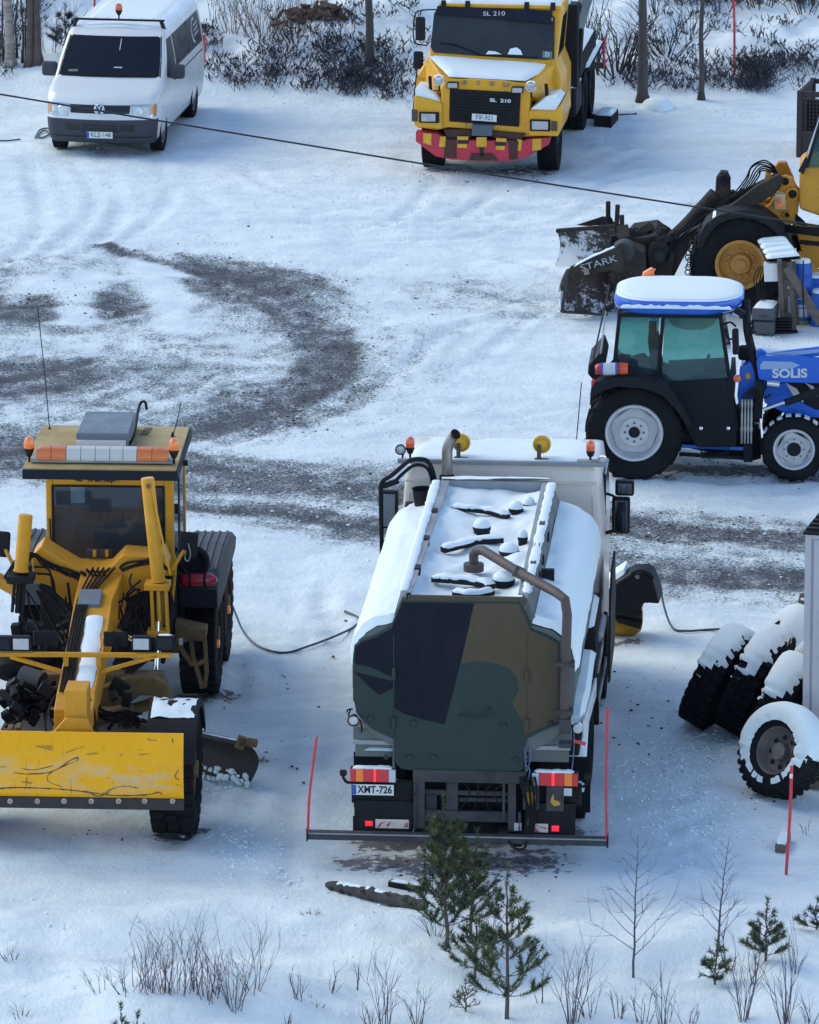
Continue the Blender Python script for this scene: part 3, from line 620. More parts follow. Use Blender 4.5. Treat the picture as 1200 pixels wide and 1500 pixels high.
        part('side_guard', t, bevel=.006)(lambda b: (b.bb(s * 1.19, s * 1.22, 4.0, 5.9, .98, 1.06, 'bare_steel'), b.bb(s * 1.19, s * 1.22, 4.0, 5.9, .55, .65, 'bare_steel'), b.bb(s * .7, s * 1.2, 4.1, 5.7, .5, 1.0, 'chassis')))
        part('mud_flap', t)(lambda b: b.box((s * 1.0, .95, .6), (.55, .02, .62), 'rubber'))
    fender(-1); fender(1)
    def side(b):   # snowy tool lockers and hoses between tank and wheels, image-right side
        b.bb(.75, 1.18, .35, 3.4, 1.1, 1.42, 'chassis'); b.bb(.72, 1.2, 3.6, 5.0, .98, 1.6, 'chassis')
        for k in range(9): b.lathe([(.05, -.02), (.065, 0), (.05, .02)], (1.2, 4.2 + k * .1, 1.35), (0, 1, 0), 'bare_steel', 10)
    part('side_locker', t, bevel=.015)(side)
    part('locker_snow', t)(lambda b: (snow_patch(b, lambda u, v: (.86 + .36 * u, .4 + 2.9 * v, 1.42 + .04 * math.sin(v * 9) - .02 * u), 8, 26, .09, 8, .2), snow_patch(b, lambda u, v: (.76 + .42 * u, 3.65 + 1.3 * v, 1.6), 8, 14, .08, 9)))
    part('snow_shovel_board', t, bevel=.006)(lambda b: b.box((1.225, 1.7, 1.25), (.03, 2.6, .2), 'white_paint', rot=(-6, 0, 0)))
    # black splash skirts at the cab (tall curtain seen edge on)
    part('splash_curtain', t)(lambda b: b.prism([(5.15, .55), (5.25, 1.4), (5.6, 1.75), (6.3, 1.8), (6.5, 1.2), (6.3, .7)], 'x', 1.27, 1.295, 'plastic'))
    # --- cab
    cy = 5.75
    tl = Yp(590, 677, cy); tr = Yp(878, 681, cy); bl = Yp(584, 850, cy); br = Yp(884, 868, cy)
    zT = (tl[1] + tr[1]) / 2; xl, xr = (tl[0] + bl[0]) / 2, (tr[0] + br[0]) / 2; zB = br[1]
    xc = (xl + xr) / 2; hw = (xr - xl) / 2
    def ring(z, y0, y1, w, r=.1):
        return [Vector((xc + x, y, z)) for x, y in rrect(-w, w, y0, y1, r)]
    b = B(); b.loft([ring(.62, cy + .5, cy + 2.2, hw), ring(zB - .02, cy + .05, cy + 2.25, hw), ring(zB, cy, cy + 2.3, hw, .1), ring(2.2, cy, cy + 2.25, hw, .1), ring(zT - .4, cy + .02, cy + 1.9, hw * .975, .1), ring(zT - .1, cy + .03, cy + 1.65, hw * .955, .1), ring(zT - .03, cy + .05, cy + 1.3, hw * .93, .1), ring(zT, cy + .08, cy + .9, hw * .9, .1)], 'cab_cream')
    cab = b.build('cab', t, 'cream painted cab of the tanker', ang=50)
    def ribs(b):
        for f in (-.93, -.52, -.5, .48, .5, .93): b.bar((xc + hw * f, cy - .006, zB + .05), (xc + hw * f * .98, cy + .012, zT - .38), .012, .012, 'cab_cream', up=(0, 1, 0))
        b.bar((xc - hw * .95, cy + .005, zT - .22), (xc + hw * .95, cy + .005, zT - .22), .03, .02, 'cab_cream', up=(0, 1, 0)); b.bar((xc - hw * .98, cy - .01, zB + .03), (xc + hw * .98, cy - .01, zB + .03), .05, .03, 'cab_cream', up=(0, 1, 0))
    part('panel_ribs', cab, bevel=.003)(ribs)
    for s in (-1, 1): part('side_window', cab, bevel=.004)(lambda b: b.prism([(cy + 1.0, 2.1), (cy + 1.9, 2.1), (cy + 1.75, zT - .35), (cy + 1.0, zT - .35)], 'x', xc + s * (hw * .985), xc + s * (hw + .006), 'dark_glass'))
    part('windscreen', cab)(lambda b: b.prism([(xc - hw * .85, 2.1), (xc + hw * .85, 2.1), (xc + hw * .82, zT - .35), (xc - hw * .82, zT - .35)], 'y', cy + 2.1, cy + 2.24, 'dark_glass'))
    part('front_bumper', t, bevel=.03)(lambda b: b.bb(xc - hw, xc + hw, cy + 2.05, cy + 2.3, .35, .75, 'plastic'))
    part('roof_bar', cab, bevel=.005)(lambda b: (b.bb(xc - hw * 1.03, xc + hw * 1.04, cy - .03, cy + .03, zT - .015, zT + .035, 'rail_grey'), b.bb(xc + hw * .75, xc + hw * 1.06, cy + .0, cy + .1, zT + .035, zT + .05, 'rail_grey')))
    part('roof_snow', cab, 'snow lying on the cab roof')(lambda b: snow_patch(b, lambda u, v: (xc + hw * 1.86 * (u - .5), cy + .06 + 1.5 * v, zT - .01 - .12 * v * v), 30, 24, .07, 12, .14))
    def up(px, py, y): x, z = Yp(px, py, y); return x, y, z
    x, y, z = up(601, 674, cy + .1); beacon(t, (x, y, zT + .02), .20, .052, 'amber_dark', .08); x, y, z = up(865, 676, cy + .05); beacon(t, (x, y, zT + .05), .18, .052, 'amber_dark', .06)
    x, y, z = up(587, 663, cy + .1); round_lamp(t, (x, y, zT + .12), .06, (0, -1, -.1)); part('lamp_bracket', t)(lambda b: b.hose([(x + .02, y, zT + .02), (x + .03, y + .06, zT + .1), (x, y + .06, zT + .12)], .012))
    x, y, z = up(883, 670, cy + .0); round_lamp(t, (x, y, zT + .07), .05, (0, -1, -.1), 'chrome')
    for px in (676, 794):
        x, y, z = up(px, 657, cy + .2)
        b = B(); c = Vector((x, y, zT + .19)); b.lathe([(.0, .03), (.09, .03), (.105, 0), (.105, -.03), (.09, -.035), (.085, -.01), (.06, -.015), (.055, -.03), (0, -.03)], c, (0, 1, 0), 'yellow_lamp', 22); b.bar(c + Vector((-.03, -.05, -.22)), c + Vector((-.03, -.05, 0)), .045, .045, 'rust_pipe'); b.box(c + Vector((0, -.05, -.17)), (.16, .06, .03), 'plastic'); b.build('yellow_work_lamp', t)
    # exhaust stack
    x, y, z = up(655, 697, 5.5); part('exhaust_stack', t, 'heat stained steel exhaust stack behind the cab')(lambda b: (b.tube([(x, y, 1.2), (x, y, z)], .09, 'plastic', 14), b.tube(cat([(x, y, z - .1), (x, y, z + .2), (x + .01, y, z + .34), (x + .07, y - .0, z + .46), (x + .1, y - .03, z + .50)], 4), [.062] * 17, 'stainless', 16, cap=False), b.tube([(x, y, z - .12), (x, y, z + .02)], .07, 'hose', 16)))
    # bucket and pipe on tank front-left
    x, y, z = up(621, 718, 4.8); part('black_bucket', t)(lambda b: b.lathe([(.10, .0), (.13, .24), (.14, .25), (.125, .245), (.095, .02)], (x, y, z - .23), (0, 0, 1), 'plastic', 18)); part('tank_fitting', t)(lambda b: (b.box(up(603, 744, 4.9), (.14, .2, .1), 'plastic')))
    # snorkel frame with mirror, image-left
    def snork(b):
        yy = 5.45; P_ = lambda a, c: K.P(a, c, yy)
        b.tube(cat([P_(560, 830), P_(559, 780), P_(558, 725), P_(560, 706), P_(574, 696), P_(595, 678), P_(606, 673), P_(624, 674), P_(632, 685), P_(637, 702), P_(639, 720)], 4), .026, 'plastic', 10)
        b.tube(cat([P_(578, 706), P_(590, 694), P_(606, 682), P_(622, 683), P_(630, 693), P_(634, 712)], 4), .02, 'plastic', 8)
        b.bar(P_(561, 712), P_(584, 704), .05, .06, 'plastic')
    part('mirror_frame', t)(snork)
    part('snorkel_snow', t)(lambda b: snow_strip(b, [K.P(577, 700, 5.44), K.P(588, 690, 5.44), K.P(599, 681, 5.44)], .07, .02))
    def mir(nm, x0, x1, y0, y1, yy, lab=None):
        a = Yp(x0, y1, yy); c = Yp(x1, y0, yy); o = part(nm, t, lab, bevel=.03, seg=3)(lambda b: b.bb(a[0], c[0], yy, yy + .12, a[1], c[1], 'plastic'))
        part('mirror_glass', o, bevel=.015)(lambda b: b.bb(a[0] + .03, c[0] - .03, yy - .008, yy + .01, a[1] + .03, c[1] - .03, 'mirror')); return o
    M['mirror'] = pmat('mirror', (.16, .18, .21), .06, metal=1)
    mir('wing_mirror', 557, 583, 720, 775, 6.6); mir('wing_mirror', 896, 923, 730, 782, 6.9, 'large rectangular wing mirror'); mir('wide_angle_mirror', 901, 929, 705, 727, 6.9)
    part('mirror_arm', t)(lambda b: (b.hose([K.P(878, 722, 6.8), K.P(892, 724, 6.85), K.P(905, 730, 6.95)], .018), b.hose([K.P(882, 780, 6.8), K.P(890, 780, 6.85), K.P(902, 776, 6.95)], .022)))
    # --- rear lamps, plate, bumper
    def lampunit(x0, x1, mir_):
        o = part('tail_lamp', t, bevel=.006)(lambda b: b.bb(x0, x1, .02, .1, .83, .985, 'plastic'))
        segs = [(0, .12, 'red_lens'), (.12, .3, 'amber'), (.3, .5, 'red_lens'), (.5, .58, 'red_bright'), (.58, .84, 'red_lens'), (.84, 1, 'white_lens')]
        def f(b):
            for u0, u1, m in segs:
                if mir_: u0, u1 = 1 - u1, 1 - u0
                w = x1 - x0; b.bb(x0 + w * u0 + .002, x0 + w * u1 - .002, -.015, .025, .84, .975, m)
        part('lens', o, bevel=.004)(f)
        part('lamp_snow', o)(lambda b: snow_strip(b, [(x0 + .02, .05, .985), ((x0 + x1) / 2, .05, .985), (x1 - .04, .05, .985)], .09, .03, seed=int(x0 * 9)))
    a = Yp(513, 1146, 0); c = Yp(580, 1126, 0); zl = a[1]; 
    x0l, x1l = a[0], c[0]; lampz = (a[1] + c[1]) / 2
    dz = lampz - .908
    K2 = t
    def shift(fn):
        n0 = set(bpy.data.objects); fn()
        for o in set(bpy.data.objects) - n0:
            if o.parent == t: o.location.z += dz
    shift(lambda: lampunit(x0l, x1l, False)); a = Yp(779, 1150, 0); c = Yp(847, 1131, 0); shift(lambda: lampunit(a[0], c[0], True))
    pl = Yp(516, 1165, -.02); pr = Yp(577, 1149, -.02)
    plate_obj(t, ((pl[0] + pr[0]) / 2, -.02, (pl[1] + pr[1]) / 2), .442, .118, 'XMT-726', eu=True)
    def rearpan(b):
        P_ = lambda x, y: Yp(x, y, 0)
        def q(x0, x1, y0, y1, d0, d1, m): a = Yp(x0, y1, d0); c = Yp(x1, y0, d0); b.bb(a[0], c[0], d0, d1, a[1], c[1], m)
        q(515, 604, 1146, 1176, .03, .12, 'chassis'); q(519, 605, 1174, 1216, .0, .04, 'plastic'); q(517, 604, 1198, 1219, -.01, .03, 'chassis')
        q(772, 852, 1150, 1180, .06, .14, 'chassis'); q(774, 843, 1178, 1222, .0, .04, 'plastic')
    part('rear_bumper', t, bevel=.006)(rearpan)
    def brk(x0, x1, y0, y1, m='dirty_steel', d=-.01, th=.012, nm='bracket_plate', lab=None, bev=.004):
        a = Yp(x0, y1, d); c = Yp(x1, y0, d); return part(nm, t, lab, bevel=bev)(lambda b: b.bb(a[0], c[0], d, d + th, a[1], c[1], m))
    o1 = brk(766, 790, 1151, 1186); o2 = brk(800, 826, 1152, 1188)
    def smear(o, pts): part('orange_mark', o)(lambda b: b.prism([Yp(x, y, -.014) for x, y in pts], 'y', -.0145, -.0105, 'bracket_orange'))
    smear(o1, [(769, 1163), (774, 1160), (781, 1161), (785, 1167), (785, 1174), (780, 1180), (774, 1180), (770, 1174)]); smear(o2, [(811, 1163), (812, 1172), (819, 1174), (821, 1179), (812, 1181), (806, 1175), (808, 1168)])
    o3 = brk(550, 599, 1201, 1213, 'prism', -.014, .006, 'reflective_plate', 'scratched white and red reflective plate'); o4 = brk(773, 803, 1207, 1219, 'prism', -.014, .006, 'reflective_plate', 'small white and red reflective plate')
    def scr(o, polys): part('red_scuff', o)(lambda b: [b.prism([Yp(x, y, -.016) for x, y in p_], 'y', -.017, -.0142, 'scuff_red') for p_ in polys])
    scr(o3, [[(552, 1212), (558, 1205), (568, 1203), (560, 1206), (556, 1212)], [(566, 1208), (573, 1203), (571, 1208), (568, 1212)], [(591, 1212), (596, 1204), (598, 1205), (598, 1212)]]); scr(o4, [[(773, 1208), (779, 1208), (791, 1219), (773, 1219)], [(782, 1208), (801, 1213), (800, 1215)]])
    brk(535, 546, 1203, 1210, 'red_bright', -.02, .02, 'side_marker_lamp'); brk(808, 819, 1210, 1218, 'red_bright', -.02, .02, 'side_marker_lamp')
    for x0, x1, y0, y1 in ((753, 764, 1206, 1217), (826, 838, 1155, 1166)): brk(x0, x1, y0, y1, 'white_lens', -.02, .02, 'reflector')
    # grey stowage trays either side of the rear cover
    def tray(x0, x1, y0, y1, y2, nm, xb):
        a = Yp(x0, y2, .05); c = Yp(x1, y0, .05); m_ = Yp(x0, y1, .05)
        o = part(nm, t, bevel=.012)(lambda b: (b.bb(a[0], c[0], .08, .35, m_[1], c[1], 'tank_grey'), b.bb(a[0] + .02, c[0] - .02, .10, .14, a[1], m_[1], 'tank_grey'), b.bb(a[0], c[0], .05, .09, m_[1] - .02, m_[1] + .03, 'rail_grey')))
        part('tray_strap', o)(lambda b: b.hose([(c[0] if xb > 0 else a[0], .04, c[1] - .02), (c[0] if xb > 0 else a[0], .035, a[1]), (c[0] if xb > 0 else a[0], .04, a[1] - .15)], .014, 'tank_grey'))
    tray(517, 577, 1068, 1088, 1110, 'stowage_tray', 1); tray(770, 836, 1076, 1096, 1118, 'stowage_tray', -1)
    x, z = Yp(518, 1055, -.05); round_lamp(t, (x, -.05, z), .062, (0, -1, -.15)); part('lamp_bracket', t)(lambda b: (b.hose([(x - .04, .02, z + .1), (x - .05, 0, z + .02), (x + .06, .04, z - .02), (x + .08, .05, z - .16)], .01), b.hose([(x - .07, -.04, z + .08), (x - .06, -.04, z + .11), (x - .01, -.04, z + .12)], .01)))
    def frame(b):
        def q(x0, x1, y0, y1, d0, d1, m='dirty_steel'): a = Yp(x0, y1, d0); c = Yp(x1, y0, d0); b.bb(a[0], c[0], d0, d1, a[1], c[1], m)
        q(605, 768, 1131, 1145, -.02, .06); q(605, 622, 1145, 1214, 0, .05); q(654, 671, 1146, 1220, .08, .14); q(744, 756, 1145, 1218, .0, .05); q(615, 754, 1190, 1202, .05, .1)
        q(622, 750, 1160, 1164, .1, .14); q(624, 640, 1165, 1185, .12, .13); q(672, 744, 1170, 1174, .12, .16); q(606, 770, 1148, 1219, .3, .32, 'chassis'); q(607, 609, 1148, 1216, -.03, 0); q(736, 740, 1148, 1200, -.02, .0); q(759, 763, 1190, 1218, -.02, .04)
    part('ladder_frame', t, bevel=.004)(frame)
    def hoses(b):
        for k, (x0, x1) in enumerate(((772, 776), (778, 779), (766, 770), (762, 774), (783, 781))): b.hose([K.P(x0, 1138, -.03), K.P(x0 + 4, 1160, -.06 - .01 * k), K.P(x1 + 2, 1190, -.05), K.P(x1 - 2, 1222, -.06), K.P(762 - k * 3, 1240, -.12)], .014)
        b.hose([K.P(745, 1232, -.2), K.P(755, 1243, -.25), K.P(768, 1243, -.25), K.P(771, 1232, -.2)], .014)
        b.hose([K.P(608, 1165, -.03), K.P(600, 1158, -.04), K.P(590, 1166, -.03), K.P(605, 1178, -.02)], .008)
        for k in range(4): b.hose([K.P(680 + 20 * k, 1146, .02), K.P(688 + 12 * k, 1162, 0), K.P(672 + 22 * k, 1190, .02)], .007)
    part('air_hose', t)(hoses)
    part('blue_rope', t)(lambda b: (b.hose([K.P(769, 1095, .0), K.P(770, 1118, -.02), K.P(776, 1128, -.02), K.P(774, 1144, -.02)], .008, 'blue_rope'), b.hose([K.P(776, 1095, .0), K.P(777, 1112, -.02), K.P(772, 1130, -.02)], .007, 'blue_rope'), b.hose([K.P(841, 1060, -.05), K.P(841, 1095, -.05), K.P(838, 1128, -.05)], .007, 'blue_rope')))
    for s, px, py in ((-1, 503, 1132), (1, 861, 1138)):
        x, z = Yp(px, py, -.02); part('position_lamp', t)(lambda b: (b.hose([(x, -.02, z), (x, 0, z - .06), (x - s * .04, .03, z - .12), (x - s * .12, .05, z - .12)], .016), b.lathe([(0, -.04), (.035, -.03), (.035, .03), (0, .04)], (x, -.02, z), (s, 0, 0), 'plastic', 12)))
    part('tail_snow', t)(lambda b: snow_patch(b, lambda u, v: (x0l + .15 + .5 * u, .06 + .25 * v, 1.17 + dz), 8, 5, .03, 3))
    # wide drag beam with two red marker wands
    y0 = -.2; a = K.P(451, 1224, y0); c = K.P(889, 1234, y0)
    zc = (a.z + c.z) / 2
    beam = part('rear_beam', t, 'wide grey steel beam across the tail of the truck', bevel=.004)(lambda b: (b.bb(a.x, c.x, y0, y0 + .08, zc - .045, zc + .045, 'dirty_steel'), b.bb(a.x + .01, c.x - .01, y0 - .012, y0, zc + .02, zc + .035, 'rail_grey'), b.bb(a.x - .015, a.x, y0 - .02, y0 + .1, zc - .06, zc + .08, 'plastic'), b.bb(c.x, c.x + .015, y0 - .02, y0 + .1, zc - .06, zc + .08, 'plastic')))
    part('beam_bracket', beam, bevel=.004)(lambda b: [b.bb(x - .05, x + .05, y0 + .08, .4, zc - .03, zc + .06, 'chassis') for x in (-.4, .4)])
    for (x0, y0_, x1, y1) in ((451, 1214, 464, 1079), (889, 1226, 890, 1036)):
        part('marker_wand', beam, 'thin red marker wand on the end of the beam')(lambda b: b.tube(cat([K.P(x0, y0_ + 6, y0), K.P(x0 + (x1 - x0) * .3 - 1, y0_ + (y1 - y0_) * .4, y0), K.P(x1, y1, y0)], 4), .0135, 'red_pole', 8))
    return t
def plate_obj(parent, c, w, h, txt, eu=True, rot=(0, 0, 0), rzz=0):
    b = B(); b.T = MT(c, rot); b.box((0, 0, 0), (w, .008, h), 'plate'); o = b.build('number_plate', parent, bevel=.004)
    b = B(); b.T = MT(c, rot); sh = .02 * w / .44 if eu else 0
    b.text(txt, h * .66, Matrix.Translation((sh, -.0055, 0)) @ Matrix.Rotation(R(90), 4, 'X'), 'plate_ink', .002, sp=1.02, wide=.84 if w > .43 and txt[0] == 'X' else .9, bold=.003 if txt[0] == 'X' else .0)
    if eu: b.box((-w / 2 + .022, -.005, 0), (.042, .003, h * .92), 'plate_blue')
    b.build('plate_lettering', o); return o
tanker()
# ---------------- road grader, nose towards the camera ----------------
M['grader_yellow'] = pmat('grader_yellow', (.72, .32, .008), .45, spec=.3, dirt=.4, dcol=(.2, .13, .05), scale=2.2, coat=.15)
M['grader_grimy'] = pmat('grader_yellow_grimy', (.22, .13, .04), .7, dirt=.85, dcol=(.06, .05, .045), scale=3, bump=.3)
M['plough_yellow'] = pmat('plough_yellow', (.95, .43, .003), .45, spec=.3, dirt=.12, dcol=(.4, .18, .02), scale=3)
M['roof_beige'] = pmat('stained_beige', (.50, .35, .13), .6, dirt=.55, dcol=(.18, .12, .06), scale=2.3)
M['fascia'] = pmat('blue_black_fascia', (.010, .013, .024), .5, spec=.2, dirt=.3, dcol=(.04, .045, .05))
M['box_grey'] = pmat('grey_box_paint', (.17, .2, .23), .45, dirt=.35, dcol=(.09, .1, .12), scale=4)
M['bar_white'] = pmat('light_bar_white', (.58, .56, .53), .35, coat=.5, dirt=.2, dcol=(.4, .36, .3))
M['bar_amber'] = pmat('light_bar_amber', (.70, .16, .02), .3, coat=.5, dirt=.2, dcol=(.4, .1, .02))
M['fender_grey'] = pmat('ribbed_grey_fender', (.085, .095, .105), .7, dirt=.5, dcol=(.05, .055, .06), bump=.3)
M['fire_red'] = pmat('extinguisher_red', (.45, .015, .03), .3, coat=.5, dirt=.3, dcol=(.25, .02, .03), scale=8)
M['blade_edge'] = pmat('worn_blade_edge', (.035, .032, .035), .55, metal=.3, dirt=.6, dcol=(.09, .07, .06), scale=5)
M['bolt_white'] = pmat('frosted_bolt', (.55, .42, .33), .6, dirt=.6, dcol=(.2, .12, .08), scale=20)
M['rusty'] = pmat('grimy_brown', (.05, .037, .03), .85, dirt=.7, dcol=(.02, .02, .02)); M['cab_glass'] = glass('grader_glass', (.6, .63, .66), .15)
M['clear_glass'] = glass('clear_glass', (.6, .68, .7), .1)
def plough_mat():
    """yellow paint rubbed through to pale primer along the middle band, with dark runs"""
    m = M['plough_yellow'].copy(); m.name = 'plough_yellow_scuffed'; t = m.node_tree; N = t.nodes; L = t.links; p = N['Principled BSDF']; src = p.inputs['Base Color'].links[0].from_socket
    tc = N.new('ShaderNodeTexCoord'); sp = N.new('ShaderNodeSeparateXYZ'); L.new(tc.outputs['Object'], sp.inputs[0])
    def noise(sx, sz, s, d=6, r=.65):
        mp = N.new('ShaderNodeMapping'); mp.inputs['Scale'].default_value = (sx, 1, sz); L.new(tc.outputs['Object'], mp.inputs[0]); n = N.new('ShaderNodeTexNoise'); n.inputs['Scale'].default_value = s; n.inputs['Detail'].default_value = d; n.inputs['Roughness'].default_value = r; L.new(mp.outputs[0], n.inputs['Vector']); return n.outputs[0]
    def mth(op, a, b):
        n = N.new('ShaderNodeMath'); n.operation = op
        for i, q in enumerate((a, b)):
            if hasattr(q, 'links'): L.new(q, n.inputs[i])
            else: n.inputs[i].default_value = q
        return n.outputs[0]
    def mr(v, a, b, c=0, d=1): n = N.new('ShaderNodeMapRange'); n.interpolation_type = 'SMOOTHSTEP'; n.inputs[1].default_value = a; n.inputs[2].default_value = b; n.inputs[3].default_value = c; n.inputs[4].default_value = d; L.new(v, n.inputs[0]); return n.outputs[0]
    def mix(f, a, b):
        x = N.new('ShaderNodeMix'); x.data_type = 'RGBA'; L.new(f, x.inputs[0]); L.new(a, x.inputs[6]); x.inputs[7].default_value = (*b, 1); return x.outputs[2]
    z = sp.outputs[2]; zn = mth('ABSOLUTE', mth('SUBTRACT', z, .93), 0); w = mr(zn, .05, .3, 1, 0)
    a = mth('MULTIPLY', mr(noise(1, 3, 3), .42, .62), w); a = mth('MULTIPLY', a, mr(noise(6, 1.2, 6, 8, .8), .35, .6))
    c = mix(mth('MULTIPLY', a, .8), src, (.55, .47, .33))
    c = mix(mth('MULTIPLY', mr(noise(14, 1.1, 3.2, 8, .8), .6, .66), .7), c, (.14, .08, .02))
    c = mix(mth('MULTIPLY', mr(noise(1.2, 5, 2.5, 3, .5), .66, .68), .5), c, (.1, .06, .03))
    L.new(c, p.inputs['Base Color']); return m
def grader():
    rz = -3.0; loc = (-3.62, 63.9, hz(-3.4, 64)); t = thing('road_grader', 'yellow road grader with snow plough blade facing the camera', 'grader', loc, rz); K = Ref(loc, rz); Yp = K.Y; P = K.P
    def q(b, x0, x1, y0, y1, d0, d1, m): a = Yp(x0, y1, d0); c = Yp(x1, y0, d0); b.bb(a[0], c[0], d0, d1, a[1], c[1], m)
    def pq(nm, x0, x1, y0, y1, d0, d1, m, lab=None, bev=.01, par=None): return part(nm, par or t, lab, bevel=bev)(lambda b: q(b, x0, x1, y0, y1, d0, d1, m))
    # front plough blade, slightly curved
    yb = -.85; a = Yp(-95, 1166, yb); c = Yp(268, 1078, yb); z0, z1 = a[1], c[1]; x0, x1 = a[0], c[0]; pm = plough_mat()
    b = B(); n = 10; fr = [(x0, yb + .16 * (1 - math.cos((k / n - .35) * 1.5)) , z0 + (z1 - z0) * k / n) for k in range(n + 1)]
    prof = [(p[1], p[2]) for p in fr] + [(p[1] + .03, p[2]) for p in fr[::-1]]; b.prism(prof, 'x', x0, x1, pm)
    blade = b.build('plough_blade', t, 'yellow scratched front plough blade', ang=30)
    e = Yp(268, 1187, yb)[1]; part('cutting_edge', blade, bevel=.004)(lambda b: b.bb(x0, x1 + .003, yb - .01, yb + .03, e, z0 + .006, 'blade_edge'))
    def bolts(b):
        for px in (-25, 15, 55, 94, 134, 174, 212, 253): X, Z = Yp(px, 1173, yb - .01); b.lathe([(.03, 0), (.03, -.02), (.018, -.025), (.01, -.01), (0, -.01)], (X, yb - .01, Z), (0, 1, 0), 'bolt_white', 8)
    part('bolts', blade)(bolts)
    def scr(b):
        def sy(Z): k = (Z - z0) / (z1 - z0); return yb + .16 * (1 - math.cos((k - .35) * 1.5)) - .003
        def ln(pp, w):
            pts = []
            for x, y in pp: X, Z = Yp(x, y, yb + .02); pts.append(Vector((X, sy(Z), Z)))
            pts = cat(pts, 5)
            for i in range(len(pts) - 1): b.bar(pts[i], pts[i + 1], w * (.5 + random.random()), .002, 'rust_pipe', up=(0, 1, 0))
        ln([(22, 1131), (40, 1133), (70, 1131), (88, 1124), (104, 1113), (115, 1109)], .010); ln([(32, 1125), (50, 1127), (78, 1121)], .007); ln([(-5, 1155), (25, 1153), (60, 1154), (95, 1156), (130, 1160), (170, 1165), (215, 1164), (232, 1160), (238, 1164)], .012)
        ln([(115, 1109), (112, 1114), (80, 1128), (70, 1137), (73, 1145), (92, 1152)], .006); ln([(150, 1162), (170, 1153), (187, 1151), (204, 1154)], .008); ln([(96, 1103), (110, 1098), (124, 1094)], .005); ln([(40, 1138), (39, 1150), (36, 1156)], .006); ln([(262, 1126), (257, 1137), (263, 1142)], .007); ln([(265, 1150), (258, 1148)], .006); ln([(130, 1160), (145, 1166), (160, 1160)], .01)
        ln([(252, 1083), (253, 1089)], .008); ln([(179, 1104), (176, 1108)], .006)
    random.seed(4); part('scratches', blade)(scr)
    # nose frame holding the blade
    pq('blade_lift_post', 95, 127, 1012, 1078, -.55, -.15, 'grader_yellow'); part('blade_arm', t, bevel=.01)(lambda b: b.prism([Yp(x, y, -.6) for x, y in ((72, 1079), (96, 1052), (128, 1052), (140, 1079))], 'y', -.62, -.55, 'grader_yellow'))
    part('push_frame', t, bevel=.01)(lambda b: (b.bar((-.5, -.7, .75), (-.4, .6, .7), .12, .14, 'grader_grimy'), b.bar((.55, -.7, .75), (.45, .6, .7), .12, .14, 'grader_grimy')))
    # front wheels
    R_ = .68
    a = Yp(222, 1180, .0)[0]; c = Yp(287, 1180, .0)[0]; w = c - a; xw = (a + c) / 2; xl = -xw * 1.0 - .08
    def rimg(b, r, w, s, m):
        h = w / 2 * s; b.lathe([(r, h * .8), (r * .95, h * .8), (r * .9, h * .35), (r * .5, h * .3), (r * .3, h * .55), (r * .28, h * 1.0), (0, h * 1.02)], (0, 0, 0), (1, 0, 0), m, 26, cap=False)
    wheel(t, (xw, .3, R_), R_, w, .34, 1, 'grader_grimy', 'block', 26, rimg); wheel(t, (xl, .3, R_), R_, w, .34, -1, 'grader_grimy', 'block', 26, rimg)
    part('front_axle', t, bevel=.02)(lambda b: (b.bb(xl + w / 2, xw - w / 2, .18, .42, .55, .82, 'grader_grimy'), b.bb(-.25, .25, .05, .5, .5, 1.1, 'grader_grimy')))
    for s, X in ((1, xw), (-1, xl)):
        b = B(); rings = []
        for k in range(15):
            a_ = R(20 + 140 * k / 14); rr = R_ + .075
            rings.append([Vector((X + dx, .3 - rr2 * math.cos(a_), R_ + rr2 * math.sin(a_))) for dx, rr2 in ((-w * .56, rr), (w * .56, rr), (w * .56, rr - .08), (w * .53, rr - .08), (w * .53, rr - .02), (-w * .53, rr - .02))])
        b.loft(rings, 'plastic'); f = b.build('mudguard', t, bevel=.006)
        part('mudguard_snow', f, 'patchy snow on the front mudguard')(lambda b: b.grid(lambda u, v: Vector((X + w * (u - .5) * .98, .3 - (R_ + .08) * math.cos(R(62 + 66 * v)), R_ + (R_ + .077 + .035 * max(-.3, float(fbm(u * 5 + s, v * 6, 5, 4)) + .12)) * math.sin(R(62 + 66 * v)))), 14, 18, 'snow'))
    # main beam (gooseneck)
    bc = [(P(108, 1062, -.05)), P(112, 1040, .25), P(128, 960, 1.4), P(137, 905, 2.3), P(150, 870, 3.0), P(155, 850, 3.9)]
    rings = []
    for i, p in enumerate(bc):
        w_ = .21 if i < 4 else .24; h_ = (.17, .19, .19, .2, .24, .26)[i]
        rings.append([p + Vector((x, 0, z)) for x, z in ((-w_, -h_), (w_, -h_), (w_, h_), (-w_, h_))])
    b = B(); b.loft(rings, 'grader_yellow', smooth=False); beam = b.build('main_beam', t, 'yellow main beam sloping down to the nose', bevel=.015)
    snow_ = part('beam_snow', beam, 'long strip of snow on the main beam')(lambda b: snow_strip(b, [bc[1] + Vector((.06, .05, .18)), (bc[1] + bc[2]) / 2 + Vector((.08, 0, .185)), bc[2] + Vector((.05, 0, .185)), bc[2] * .4 + bc[3] * .6 + Vector((.05, 0, .195))], .24, .06, seed=5))
    part('grey_box', beam, 'small grey control box on the main beam', bevel=.012)(lambda b: b.box(P(131, 893, 2.2) + Vector((0, .12, .04)), (.25, .34, .18), 'box_grey', rot=(14, 0, 0)))
    pq('box_bracket', 113, 153, 912, 926, 2.0, 2.25, 'grader_yellow')
